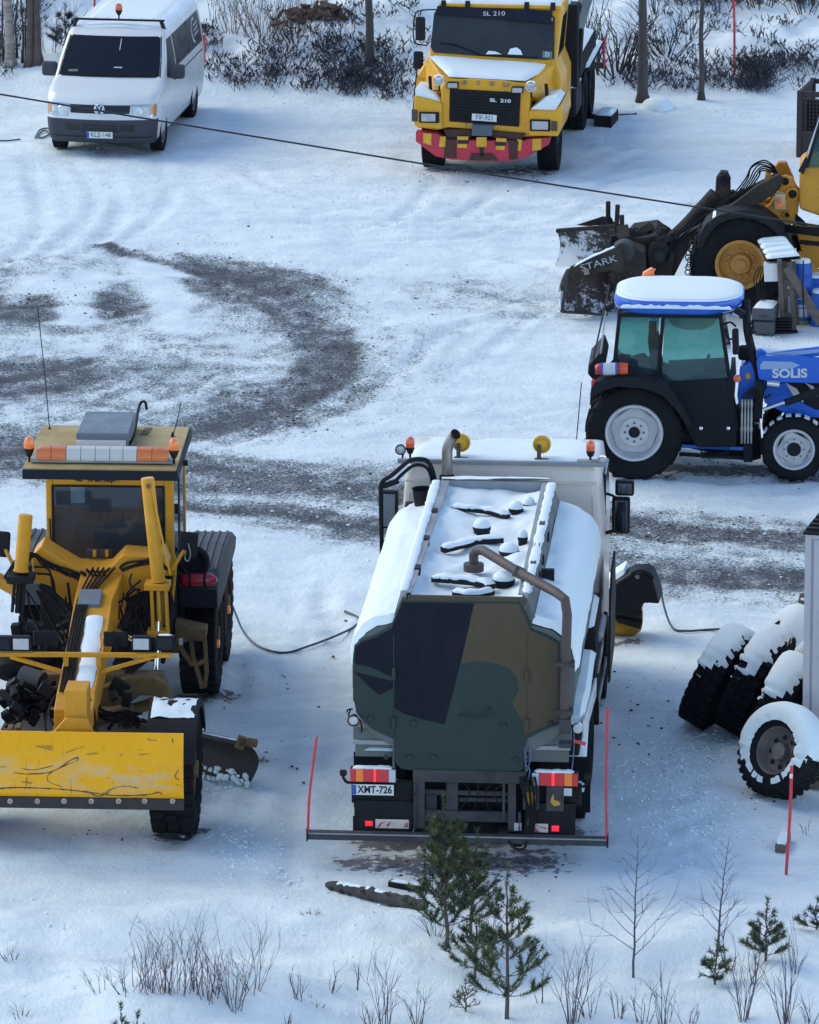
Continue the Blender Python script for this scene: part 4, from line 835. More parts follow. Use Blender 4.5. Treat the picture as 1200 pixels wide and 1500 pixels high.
    def bh(b):
        random.seed(8)
        for k in range(5): o = .03 * k; b.hose([bc[1] + Vector((-.17 + o, 0, .21)), (bc[1] + bc[2]) / 2 + Vector((-.18 + o, 0, .21)), bc[2] + Vector((-.19 + o, 0, .21)), bc[3] + Vector((-.16 + o, 0, .22)), bc[4] + Vector((-.1 + o * 2, 0, .3))], .013)
        b.hose([bc[1] + Vector((.19, 0, .2)), bc[2] + Vector((.2, 0, .2)), bc[3] + Vector((.2, 0, .2))], .012, 'grader_yellow')
    part('beam_hose', beam)(bh)
    # cab
    yc = 3.9; fx0, fz1 = Yp(67, 699, yc); fx1, _ = Yp(254, 699, yc); fz0 = Yp(100, 842, yc)[1]
    wx0, wz1 = Yp(77, 711, yc); wx1, _ = Yp(240, 711, yc); wz0 = Yp(100, 832, yc)[1]; dep = 1.5
    def cabf(b):
        b.bb(fx0, wx0, yc, yc + .07, fz0, fz1, 'grader_yellow'); b.bb(wx1, fx1, yc, yc + .07, fz0, fz1, 'grader_yellow'); b.bb(wx0, wx1, yc + .002, yc + .068, wz1, fz1 - .002, 'grader_yellow')
        for X in (fx0, fx1 - .06): b.bb(X, X + .06, yc + dep, yc + dep + .07, fz0, fz1, 'grader_yellow'); b.bb(X + .002, X + .058, yc + .07, yc + dep, fz1 - .1, fz1 - .002, 'fascia'); b.bb(X + .002, X + .058, yc + .07, yc + dep, fz0, fz0 + .12, 'fascia')
        b.bb(fx1 - .058, fx1 - .004, yc + .8, yc + .86, fz0 + .12, fz1 - .1, 'fascia')
        b.bb(fx0 + .06, fx1 - .06, yc + dep, yc + dep + .05, fz0, fz0 + .45, 'grader_yellow')
    cab = part('cab', t, 'yellow cab with dark windows', bevel=.012, split=False)(cabf)
    part('windscreen', cab)(lambda b: b.bb(wx0 - .01, wx1 + .01, yc + .03, yc + .04, wz0, wz1 + .01, 'cab_glass'))
    part('window_seal', cab)(lambda b: [b.bar(a_, c_, .025, .02, 'plastic', up=(0, 1, 0)) for a_, c_ in (((wx0, yc + .0, wz0), (wx0, yc + .0, wz1)), ((wx1, yc, wz0), (wx1, yc, wz1)), ((wx0, yc, wz1), (wx1, yc, wz1)))])
    for X in (fx0 + .03, fx1 - .02): part('side_window', cab)(lambda b: b.bb(X - .005, X + .005, yc + .07, yc + dep, fz0 + .12, fz1 - .1, 'cab_glass'))
    part('rear_window', cab)(lambda b: b.bb(fx0 + .06, fx1 - .06, yc + dep + .02, yc + dep + .03, fz0 + .45, fz1 - .05, 'clear_glass'))
    def inside(b):
        b.bb(fx0 + .06, fx1 - .06, yc + .1, yc + dep, fz0 - .1, fz0 + .03, 'interior'); X, Z = Yp(158, 780, yc + .9)
        b.bb(X - .26, X + .26, yc + .85, yc + 1.3, fz0 + .4, fz0 + .55, 'interior'); b.bb(X - .25, X + .25, yc + 1.15, yc + 1.3, fz0 + .5, fz1 - .35, 'interior'); b.bb(X - .1, X + .12, yc + 1.12, yc + 1.22, fz1 - .38, fz1 - .15, 'interior')
        b.tube([(X - .0 + .2 * math.cos(a), yc + .5 - .05 * math.sin(a), fz0 + .62 + .17 * math.sin(a)) for a in [k * PI / 8 for k in range(17)]], .015, 'plastic', 6); b.cyl((X, yc + .5, fz0), (X, yc + .48, fz0 + .62), .05, 'interior')
        b.bb(X - .3, X + .3, yc + .25, yc + .5, fz0 + .35, fz0 + .5, 'interior')
        for k in range(5): b.cyl((X - .35 + k * .03, yc + .4, fz0 + .4), (X - .37 + k * .03, yc + .35, fz0 + .72), .008, 'bare_steel', 5); b.cyl((X + .25 + k * .03, yc + .4, fz0 + .4), (X + .27 + k * .03, yc + .35, fz0 + .7), .008, 'bare_steel', 5)
        b.bb(fx0 + .08, fx0 + .25, yc + .2, yc + .28, fz0, fz1 - .1, 'rust_pipe'); b.bb(fx1 - .3, fx1 - .22, yc + 1.3, yc + 1.36, fz0 + .6, fz1 - .1, 'grader_grimy')
        b.bb(fx0 + .3, fx0 + .34, yc + 1.3, yc + 1.4, fz0 + .5, fz1, 'interior'); b.bb(X + .25, fx1 - .1, yc + 1.2, yc + 1.5, fz0 + .1, fz0 + 1.0, 'interior')
    part('cab_interior', cab, bevel=.01, split=False)(inside)
    part('wiper', cab)(lambda b: (b.hose([P(73, 760, yc - .03), P(75, 800, yc - .04), P(74, 838, yc - .03)], .01), b.hose([P(237, 760, yc - .03), P(238, 800, yc - .03), P(233, 835, yc - .03)], .01)))
    X, Z = Yp(146, 704, yc - .004); part('cab_lettering', cab)(lambda b: (b.text('Raskankyla', .055, MT((X + .04, yc - .004, Z + .012), (90, 0, 0)), 'plate_ink', .003, bold=.004), b.prism([Yp(x, y, yc) for x, y in ((108, 702), (118, 702), (122, 705), (114, 705))], 'y', yc - .006, yc - .002, 'plate_ink')))
    # roof
    yf = yc - .32; r0 = P(34, 686, yf); r1 = P(258, 686, yf); zt = (r0.z + r1.z) / 2; zb = Yp(100, 701, yf)[1]; rd = K.Z(277, 625, zt)[1]
    kx = K.Z(60, 626, zt)[0]; kx2 = K.Z(277, 626, zt)[0]
    roof = part('roof', t, 'stained beige cab roof with dark fascia', bevel=.01)(lambda b: (b.prism([(r0.x, yf), (r1.x, yf), (kx2, rd), (kx, rd)], 'z', zb + .02, zt, 'roof_beige'), b.prism([(r0.x - .01, yf - .02), (r1.x + .02, yf - .02), (kx2 + .03, rd), (kx - .01, rd)], 'z', zb - .01, zt - .022, 'fascia')))
    part('roof_stain', roof)(lambda b: (b.prism([(kx2 - .52, rd - .45), (kx2 - .44, rd - .45), (kx2 - .42, rd - .1), (kx2 - .5, rd - .12)], 'z', zt, zt + .012, 'grader_grimy')))
    yl = yf + .28; bx0 = Yp(54, 665, yl)[0]; bx1 = Yp(247, 665, yl)[0]; zbar = zt + .02
    lb = part('light_bar', roof, 'roof light bar with amber ends and white middle', bevel=.01)(lambda b: b.bb(bx0 - .06, bx1 + .05, yl - .1, yl + .12, zbar - .01, zbar + .02, 'bare_steel'))
    def seg(u0, u1, m, tl=0, tr=0):
        L_ = bx1 - bx0; A = bx0 + L_ * u0 + .003; C_ = bx0 + L_ * u1 - .003
        b = B(); rg = lambda X, s: [Vector((X, yl + y * s, zbar + .02 + z * s)) for y, z in ((-.1, 0), (-.105, .06), (-.07, .13), (0, .15), (.08, .13), (.1, 0))]
        b.loft([rg(A, .8 if tl else 1), rg(A + (.06 if tl else .001), 1), rg(C_ - (.06 if tr else .001), 1), rg(C_, .8 if tr else 1)], m); b.build('light_module', lb, ang=40)
    us = [0, .115, .23, .34, .45, .56, .66, .765, .88, 1]
    for i in range(9): seg(us[i], us[i + 1], 'bar_amber' if i < 2 or i > 6 else 'bar_white', i == 0, i == 8)
    u = P(158, 645, yf + .75); xa, xb = K.Z(117, 640, zt + .05)[0], K.Z(194, 640, zt + .05)[0]
    ac = part('roof_unit', roof, 'grey cooling unit on the cab roof', bevel=.02)(lambda b: (b.bb(xa, xb, yf + .85, rd - .12, zt + .02, zt + .2, 'box_grey')))
    part('white_strip', ac)(lambda b: b.bb(xa + .01, xb - .03, yf + .8, yf + .86, zt + .005, zt + .12, 'white_paint')); part('cable', ac)(lambda b: b.hose([(xb - .02, yf + .9, zt + .03), (xb + .05, yf + 1.0, zt + .15), (xb + .02, rd - .1, zt + .26), (xb + .08, rd - .05, zt + .3), (xb + .1, rd - .02, zt + .2)], .016))
    part('dome_aerial', roof)(lambda b: b.lathe([(.06, 0), (.058, .05), (.035, .09), (0, .1)], (K.Z(143, 612, zt + .2)[0], rd - .06, zt + .02), (0, 0, 1), 'plastic', 14))
    for px in (43, 255): X = Yp(px, 668, yl - .02)[0]; beacon(roof, (X, yl - .02, zt - .02), .26, .06, 'amber', .13)
    def aerial(px, py, qx, qy, y): a_ = P(px, py, y); part('aerial', roof)(lambda b: (b.lathe([(.025, 0), (.01, .05), (0, .06)], a_, (0, 0, 1), 'plastic', 8), b.tube(cat([a_, P((px + qx) / 2 + 1, (py + qy) / 2, y), P(qx, qy, y)], 3), .0055, 'plastic', 5)))
    aerial(73, 632, 55, 450, rd - .2); aerial(253, 640, 265, 590, rd - .5)
    part('side_lamp', cab, bevel=.01)(lambda b: b.box(P(258, 745, yc + .5), (.07, .06, .11), 'plastic')); part('roof_handle', roof)(lambda b: b.box(P(272, 678, yc + .4), (.05, .05, .06), 'plastic'))
    part('grab_rail', cab)(lambda b: (b.hose([P(253, 880, yc - .1), P(257, 830, yc - .1), P(252, 803, yc - .1), P(245, 800, yc - .05)], .017, 'grader_yellow'), b.hose([P(68, 838, yc - .1), P(67, 808, yc - .1), P(74, 800, yc - .05)], .017, 'grader_yellow')))
    # saddle arch over the beam
    ya = 3.0
    arch = [(180, 812), (212, 815), (238, 810), (246, 832), (235, 858), (205, 868), (170, 884), (148, 908), (128, 902), (108, 890), (84, 870), (72, 858), (50, 852), (46, 815), (60, 800), (88, 818), (112, 832), (140, 836), (160, 832)]
    part('saddle_arch', t, 'wide yellow saddle carrying the lift cylinders', bevel=.02)(lambda b: b.prism([Yp(x, y, ya) for x, y in arch], 'y', ya, ya + .45, 'grader_yellow'))
    part('saddle_plate', t, bevel=.01)(lambda b: b.prism([Yp(x, y, ya - .05) for x, y in ((142, 850), (152, 846), (162, 850), (156, 905), (150, 912), (142, 905))], 'y', ya - .1, ya - .01, 'grader_yellow'))
    part('side_arm', t, bevel=.01)(lambda b: (b.bar(P(-10, 845, ya + .1), P(35, 870, ya), .14, .12, 'grader_yellow'), b.prism([Yp(x, y, ya - .1) for x, y in ((5, 845), (20, 822), (46, 830), (46, 852), (14, 856))], 'y', ya - .12, ya - .02, 'plastic')))
    # lift cylinders
    def cyl_(nm, a_, c_, r, m, lab=None): return part(nm, t, lab)(lambda b: (b.tube([a_, a_ + (c_ - a_) * .01, c_], [r * .9, r, r], m, 18), b.tube([a_ + (c_ - a_) * .985, c_ + (c_ - a_) * .01], r * 1.15, m, 18)))
    rc = cyl_('lift_cylinder', P(216, 700, 2.75), P(232, 850, 2.7), .075, 'grader_yellow', 'tall yellow lift cylinder'); part('cylinder_pipe', rc)(lambda b: b.tube([P(222, 716, 2.68), P(240, 800, 2.64), P(250, 842, 2.62)], .013, 'grader_yellow', 8))
    part('cylinder_collar', rc, bevel=.01)(lambda b: (b.box(P(231, 857, 2.7), (.28, .26, .07), 'grader_yellow'), [b.bar(P(x, 860, 2.65), P(x + 3, 930, 2.62), .04, .05, 'grader_yellow') for x in (222, 232, 243)], b.box(P(232, 926, 2.65), (.24, .2, .07), 'grader_yellow'), b.bar(P(235, 860, 2.7), P(236, 915, 2.7), .1, .1, 'grader_grimy')))
    part('cylinder_rod', rc)(lambda b: b.cyl(P(232, 910, 2.62), P(230, 990, 2.5), .035, 'chrome', 12))
    lc = cyl_('lift_cylinder', P(38, 754, 2.75), P(31, 836, 2.7), .078, 'grader_yellow', 'short yellow lift cylinder'); part('cylinder_collar', lc, bevel=.01)(lambda b: (b.box(P(31, 846, 2.7), (.3, .26, .08), 'plastic'), [b.bar(P(x, 848, 2.66), P(x - 4, 897, 2.6), .035, .04, 'chassis') for x in (22, 30, 37)], b.bar(P(31, 850, 2.7), P(28, 898, 2.65), .09, .09, 'chassis')))
    part('top_cap', rc)(lambda b: b.lathe([(.03, 0), (.03, .012), (0, .012)], P(218, 712, 2.66), (0, -1, .1), 'grader_grimy', 8)); part('side_shift_cylinder', t)(lambda b: (b.cyl(P(160, 918, 2.4), P(205, 942, 1.9), .03, 'chrome', 10), b.cyl(P(148, 935, 2.2), P(120, 960, 1.8), .05, 'grader_grimy', 10)))
    part('yellow_bracket', t, bevel=.006)(lambda b: (q(b, 156, 171, 893, 911, 2.3, 2.36, 'grader_yellow'), q(b, 150, 160, 935, 960, 1.2, 1.5, 'grader_yellow')))
    # console in front of windscreen
    pq('valve_console', 127, 164, 807, 818, 3.5, 3.6, 'dirty_steel', bev=.006); part('console_leg', t, bevel=.004)(lambda b: (q(b, 127, 131, 818, 834, 3.5, 3.56, 'grader_yellow'), q(b, 160, 164, 818, 834, 3.5, 3.56, 'grader_yellow'), q(b, 136, 141, 806, 816, 3.47, 3.5, 'grader_yellow'), q(b, 154, 159, 806, 816, 3.47, 3.5, 'grader_yellow')))
    pq('valve_block', 166, 181, 822, 836, 3.45, 3.6, 'grader_yellow', bev=.01)
    def hz_(b):
        random.seed(21); J = lambda s: random.uniform(-s, s)
        for k in range(14): b.hose([P(132 + k * 1.8 + J(2), 838 + J(3), 3.45), P(126 + k * 1.7, 855 + J(3), 3.0), P(118 + k * 2.0, 872, 2.6), P(124 + k * 1.4, 882, 2.35)], .012)
        for k in range(6): b.hose([P(130, 845 + J(4), 3.1), P(100 + J(5), 838 + J(5), 2.95), P(70 + J(6), 826 + J(6), 2.93), P(45 + J(4), 815 + J(6), 2.9), P(30, 842 + J(4), 2.8)], .012)
        for k in range(5): b.hose([P(165, 840 + J(4), 3.1), P(190 + J(5), 828 + J(5), 2.95), P(225 + J(5), 822 + J(5), 2.9), P(245, 835 + J(4), 2.8)], .012)
        for a0 in ((60, 830), (64, 840)): b.hose([P(a0[0] - 10, a0[1], 2.9), P(a0[0] + 12, a0[1] + 5, 2.85), P(a0[0] + 18, a0[1] + 40, 2.8), P(a0[0] + 25, a0[1] + 60, 2.8), P(115, 890, 2.6)], .013)
        for k in range(12): b.hose([P(20 + 20 * k + J(6), 862 + J(12), 2.8), P(35 + 18 * k, 895 + J(18), 2.75), P(55 + 15 * k, 915 + J(18), 2.65), P(60 + 16 * k + J(10), 950 + J(12), 2.3)], random.choice((.012, .018, .009)))
        for k in range(7): b.hose([P(120 + k * 5, 842 + J(4), 3.0), P(100 + k * 9, 838 + J(5), 2.92), P(128 + k * 4, 852 + J(4), 2.9), P(140 + k * 3, 868, 2.6)], .012)
        for k in range(4): b.hose([P(235 + J(8), 935 + J(8), 2.5), P(222 + J(8), 960, 2.2), P(190 + J(8), 985, 2.0)], .014)
        b.hose([P(193, 840, 2.8), P(190, 853, 2.75), P(196, 862, 2.7), P(206, 864, 2.7)], .013); b.hose([P(200, 862, 2.75), P(178, 880, 2.7), P(160, 890, 2.6), P(152, 902, 2.5)], .014); b.hose([P(206, 850, 2.8), P(186, 870, 2.7), P(188, 884, 2.7), P(205, 888, 2.7), P(212, 878, 2.7)], .012)
        for k in range(9): b.hose([P(40 + 18 * k + J(4), 868 + J(6), 2.75), P(46 + 19 * k, 900 + J(10), 2.7), P(60 + 17 * k, 925 + J(10), 2.6), P(70 + 14 * k, 945 + J(8), 2.3)], .012)
        for k in range(6): b.hose([P(60 + J(4), 860 + J(5), 2.7), P(85 + J(8), 890 + J(8), 2.6), P(105, 905 + J(8), 2.5)], .011)
        for k in range(8): b.hose([P(130 + J(10), 1020 + J(10), .8), P(150 + J(10), 1045 + J(10), .5), P(185 + J(12), 1050 + J(10), .4), P(205 + J(5), 1060 + J(8), .4)], .012)
        b.hose([P(112, 1008, .5), P(85, 1015, .3), P(72, 1040, .1), P(78, 1060, .0), P(96, 1070, -.1)], .014); b.hose([P(100, 1012, .4), P(80, 1022, .3), P(66, 1060, .1), P(72, 1076, 0)], .012); b.hose([P(122, 1010, .3), P(135, 1030, .1), P(140, 1060, 0), P(134, 1074, -.1)], .013)
        b.hose([P(112, 1040, -.2), P(122, 1050, -.25), P(126, 1070, -.3)], .013)
        for k in range(5): b.hose([P(200 + J(8), 880 + J(6), 2.9), P(208 + J(8), 905, 2.9), P(215 + J(10), 930 + J(8), 2.8)], .012)
        for k in range(4): b.hose([P(244, 850 + 4 * k, 2.8), P(250 + k, 880, 2.8), P(246, 915 + 4 * k, 2.7)], .012)
    part('hydraulic_hoses', t, 'tangle of black hydraulic hoses', split=False)(hz_)
    # lamp bar
    yb2 = .75
    def bar_(x0, y0, x1, y1, h): part('lamp_bar', t, bevel=.006)(lambda b: b.bar(P(x0, y0, yb2), P(x1, y1, yb2), .05, h, 'grader_yellow'))
    bar_(-25, 958, 252, 960, .05); bar_(95, 985, 15, 962, .04); bar_(142, 986, 232, 960, .04)
    part('lamp_bar_strut', t, bevel=.006)(lambda b: (q(b, 93, 100, 962, 988, yb2, yb2 + .05, 'grader_yellow'), q(b, 141, 148, 962, 988, yb2, yb2 + .05, 'grader_yellow')))
    for px, py, lens in ((3, 943, 'dark_glass'), (31, 943, 'white_lens'), (207, 943, 'white_lens'), (242, 942, 'dark_glass')):
        c = P(px, py, yb2 - .05); rect_lamp(t, c, .2, .155, lens=lens)
    part('lamp_snow', t)(lambda b: snow_strip(b, [P(230, 931, yb2), P(242, 930, yb2), P(254, 931, yb2)], .08, .02))
    for px, py in ((67, 935), (170, 936)):
        c = P(px, py, yb2 + .25); o = part('square_mirror', t, bevel=.03)(lambda b: b.box(c, (.27, .04, .17), 'plastic')); part('mirror_stalk', o)(lambda b: b.cyl(c + Vector((0, -.04, .02)), c + Vector((0, -.05, -.2)), .012, 'plastic', 6))
    for px, py, w_, h_, ax, ay in ((276, 798, .21, .3, 252, 835), (2, 797, .2, .3, 18, 825)):
        c = P(px, py, 3.3); o = part('wing_mirror', t, bevel=.04, seg=3)(lambda b: b.box(c, (w_, .07, h_), 'plastic', rot=(0, 4, 0))); part('mirror_arm', o)(lambda b: b.tube([P(ax, ay, 3.2), P(px - 6 if px > 100 else px + 6, py + 8, 3.28)], .022, 'grader_yellow', 8))
    part('carabiner', t)(lambda b: b.hose([P(276, 796, 3.2), P(279, 812, 3.2), P(276, 822, 3.2), P(271, 818, 3.2), P(272, 806, 3.2)], .008, 'bare_steel'))
    # dark engine bay, transmission under cab, drawbar and circle
    pq('frame_bay', 60, 250, 842, 960, 4.0, 5.6, 'chassis'); pq('engine_hood', 60, 235, 880, 900, 5.6, 8.3, 'grader_grimy')
    part('drawbar', t, bevel=.02)(lambda b: (b.bar(P(108, 1062, .1), P(75, 1040, 1.9), .14, .14, 'grader_grimy'), b.bar(P(108, 1062, .1), P(190, 1040, 1.9), .14, .14, 'grader_grimy'), b.bar(P(60, 1000, 2.1), P(240, 1000, 2.1), .2, .25, 'grader_grimy')))
    part('drawbar_arch', t, 'grimy curved arch above the moldboard', bevel=.02)(lambda b: b.prism([Yp(x, y, 1.9) for x, y in ((140, 1022), (150, 1005), (185, 992), (225, 990), (243, 1000), (251, 1022), (250, 1035), (232, 1030), (222, 1016), (205, 1018), (190, 1030), (142, 1040))], 'y', 1.85, 2.1, 'grader_grimy'))
    part('turning_circle', t, bevel=.01)(lambda b: b.tube([(.0 + .72 * math.cos(a_), 2.5 + .72 * math.sin(a_), .86) for a_ in [k * PI / 16 for k in range(33)]], .07, 'grader_grimy', 8))
    part('air_cleaner', t)(lambda b: (b.cyl(P(32, 990, 1.8), P(62, 1000, 1.7), .12, 'dirty_steel', 16), b.cyl(P(55, 1000, 1.68), P(78, 1006, 1.6), .07, 'chassis', 14), b.cyl(P(15, 985, 2.2), P(15, 960, 2.4), .16, 'chassis', 16)))
    part('tank_shield', t, bevel=.03)(lambda b: b.prism([Yp(x, y, 2.1) for x, y in ((8, 1000), (30, 996), (70, 1015), (80, 1040), (40, 1036), (18, 1026))], 'y', 2.1, 2.5, 'grader_grimy'))
    def under(b):
        random.seed(3)
        for k in range(18):
            x = random.uniform(20, 250); y = random.uniform(880, 985); d = random.uniform(3.2, 3.9); b.box(P(x, y, d), (random.uniform(.08, .3), .15, random.uniform(.06, .25)), random.choice(['chassis', 'chassis', 'rusty', 'plastic']), rot=(0, random.uniform(-30, 30), 0))
        for k in range(12):
            x = random.uniform(-5, 92) if k % 3 else random.uniform(130, 200); y = random.uniform(1000, 1068); d = random.uniform(.5, 1.7); b.box(P(x, y, d), (random.uniform(.05, .22), .12, random.uniform(.05, .2)), random.choice(['chassis', 'chassis', 'hose', 'plastic', 'rusty']), rot=(random.uniform(-30, 30), random.uniform(-40, 40), 0))
        for k in range(22): b.tube([P(random.uniform(0, 90), random.uniform(1000, 1065), 1.2), P(random.uniform(20, 110), random.uniform(1000, 1065), .9)], random.uniform(.015, .05), 'chassis', 6)
        for k in range(10): b.tube([P(random.uniform(140, 215), random.uniform(1040, 1068), 1.0), P(random.uniform(150, 215), random.uniform(1040, 1068), .6)], random.uniform(.012, .03), random.choice(['chassis', 'dirty_steel']), 6)
    part('transmission_parts', t, split=False, bevel=.01)(under)
    # moldboard under the belly
    A = K.Z(364, 1146, .06); C_ = K.Z(0, 1062, .1); A = Vector((A[0], A[1], 0)); C_ = Vector((C_[0], C_[1], 0)); d = (C_ - A).normalized(); nrm = Vector((-d.y, d.x, 0)); nrm = nrm if nrm.y < 0 else -nrm
    b = B(); rings = []
    for k in range(9):
        f = k / 8; p = A + (C_ - A) * f; rings.append([p - nrm * (.16 * math.sin(PI * a_ / 8) ) + nrm * o + Vector((0, 0, .04 + .44 * a_ / 8)) for o, rg_ in ((0, range(9)), (-.03, range(8, -1, -1))) for a_ in rg_])
    b.loft(rings, 'blade_edge'); mb = b.build('moldboard', t, 'worn dark belly blade sticking out beside the front wheel', ang=30)
    part('moldboard_lip', mb, bevel=.005)(lambda b: b.bar(A + Vector((0, 0, .50)), C_ + Vector((0, 0, .50)), .09, .04, 'dirty_steel')); part('lip_snow', mb)(lambda b: snow_strip(b, [A + (C_ - A) * f + Vector((0, 0, .52)) for f in (.03, .1, .2, .3)], .06, .015))
    part('lip_bracket', mb, bevel=.01)(lambda b: (b.box(A + d * .1 + Vector((0, 0, .50)) , (.1, .1, .14), 'grader_grimy', rot=(0, 20, 10)), b.cyl(A + Vector((-.02, -.02, .53)), A + Vector((.1, 0, .51)), .05, 'grader_grimy', 10)))
    def caked(b):
        random.seed(12)
        for k in range(60): f = random.random() ** 1.2 * .3; p = A + (C_ - A) * f + nrm * .02 + Vector((0, 0, random.uniform(.02, .16))); s_ = random.uniform(.015, .04); b.lathe([(0, -s_ * .6), (s_, 0), (0, s_ * .6)], p, (random.random(), -1, random.random()), 'snow', 6)
    part('caked_snow', mb, split=False)(caked)
    # tandem wheels, fenders
    xo = K.Z(318, 1020, .05)[0]; wt = .42
    for s in (1, -1):
        xc = (xo - wt / 2) * s if s > 0 else -(xo - wt / 2) - .05
        for y in (5.75, 7.15): wheel(t, (xc, y, .68), .68, wt, .34, s, 'grader_grimy', 'block', 26, rimg)
        part('tandem_case', t, bevel=.04)(lambda b: b.bb(xc - s * .3 - .08, xc - s * .3 + .08, 5.5, 7.5, .5, .9, 'grader_grimy'))
        if s > 0:
            a_ = Yp(262, 862, 4.95); c_ = Yp(318, 862, 4.95); tz = a_[1] + .03; bk = K.Z(308, 791, tz + .28)
            fx0_, fx1_ = a_[0], c_[0]
        else: fx0_, fx1_ = -c_[0] - .05, -a_[0] - .05
        def fen(b):
            b.prism([(4.95, tz - .25), (4.95, tz), (5.2, tz + .12), (6.2, tz + .17), (7.0, tz + .12), (7.6, tz - .1), (7.56, tz - .12), (6.96, tz + .07), (6.2, tz + .12), (5.25, tz + .06), (5.02, tz - .03), (5.02, tz - .25)], 'x', fx0_, fx1_, 'fender_grey')
            for k in range(5): X = fx0_ + (fx1_ - fx0_) * (k + .5) / 5; b.prism([(5.2, tz + .12), (6.2, tz + .17), (7.0, tz + .12), (7.0, tz + .135), (6.2, tz + .185), (5.2, tz + .135)], 'x', X - .015, X + .015, 'fender_grey')
            b.prism([(4.95, tz), (4.95, tz - .3), (6.0, tz - .3), (7.5, tz - .2), (7.6, tz - .1), (7.0, tz + .12), (6.2, tz + .17), (5.2, tz + .12)], 'x', fx1_ if s > 0 else fx0_ - .01, fx1_ + .01 if s > 0 else fx0_, 'fender_grey')
        part('tandem_fender', t, 'ribbed grey fender over the rear wheels', bevel=.008, split=False)(fen)
    pq('battery_box', 262, 318, 864, 890, 4.85, 5.0, 'fascia'); pq('fender_support', 262, 270, 890, 940, 4.9, 4.95, 'chassis')
    e0 = P(264, 850, 4.85); e1 = P(318, 849, 4.85)
    fe = part('fire_extinguisher', t, 'red fire extinguisher strapped to the fender')(lambda b: b.tube([e0 + (e1 - e0) * f for f in (0, .04, .12, .8, .88, .95, 1)], [.03, .062, .078, .078, .066, .04, .03], 'fire_red', 16))
    part('strap', fe)(lambda b: [b.tube([e0 + (e1 - e0) * f, e0 + (e1 - e0) * (f + .07)], .083, 'plastic', 16) for f in (.24, .64)])
    part('cable_reel', t)(lambda b: (b.tube([P(284, 822, 5.0) + Vector((.15 * math.cos(a_), -.02, .15 * math.sin(a_))) for a_ in [k * PI / 10 for k in range(21)]], .04, 'plastic', 8), b.cyl(P(284, 822, 4.98), P(284, 822, 5.06), .12, 'rubber', 16)))
    for p in (P(329, 893, 6.9), P(311, 943, 5.4)): part('side_reflector', t)(lambda b: b.lathe([(.05, 0), (.045, .03), (0, .035)], (xo + .0, p.y, p.z), (1, 0, 0), 'amber', 10))
    # side steps
    def st(b):
        b.prism([Yp(x, y, 4.2) for x, y in ((256, 914), (302, 924), (300, 940), (280, 938), (258, 946))], 'y', 4.2, 4.5, 'grader_grimy')
        for a_, c_ in (((280, 938), (283, 962)), ((300, 935), (303, 985)), ((283, 962), (296, 1005)), ((303, 985), (300, 1005)), ((286, 975), (303, 965)), ((262, 945), (278, 968)), ((278, 968), (283, 975)), ((293, 1006), (303, 1003))): b.bar(P(*a_, 4.2), P(*c_, 4.2), .045, .05, 'grader_grimy')
    part('access_steps', t, 'bent yellow access steps', bevel=.006, split=False)(st)
    part('sticker', t)(lambda b: q(b, 262, 268, 935, 945, 4.18, 4.19, 'bar_white'))
    pq('blade_tip_bracket', 262, 273, 1120, 1135, -.3, -.2, 'grader_yellow')
    for x_, y_ in ((10, 1068), (22, 1066)): pq('orange_bracket', x_, x_ + 8, y_, y_ + 6, -.4, -.2, 'grader_grimy')
grader()
# ---------------- yellow road truck facing the camera ----------------
M['truck_yellow'] = pmat('truck_yellow', (.80, .38, .006), .38, spec=.35, dirt=.3, dcol=(.35, .18, .03), scale=2, coat=.4)
M['hazard_red'] = pmat('hazard_red', (.62, .03, .06), .5, dirt=.45, dcol=(.1, .05, .045), scale=4)
M['hazard_yellow'] = pmat('hazard_yellow', (.8, .43, .015), .5, dirt=.35, dcol=(.12, .09, .04), scale=6)
M['rusty_dark'] = pmat('rusty_dark', (.06, .03, .025), .8, dirt=.8, dcol=(.12, .05, .035), scale=6, bump=.3)
M['grille_black'] = pmat('grille_black', (.009, .010, .012), .5, spec=.2, dirt=.3)
M['boom_grey'] = pmat('boom_grey', (.14, .17, .17), .5, dirt=.5, dcol=(.08, .09, .09))
M['headlamp'] = pmat('headlamp_glass', (.5, .52, .52), .08, metal=.5, dirt=.5, dcol=(.12, .12, .12), scale=9, coat=.8)
M['letter_white'] = pmat('letter_white', (.6, .62, .64), .4)
M['dim_glass'] = pmat('windscreen_grey', (.03, .035, .038), .15, spec=.3, dirt=.5, dcol=(.055, .06, .06), scale=1.2)
M['steel_blue'] = pmat('steel_blue', (.09, .12, .16), .5, dirt=.4)
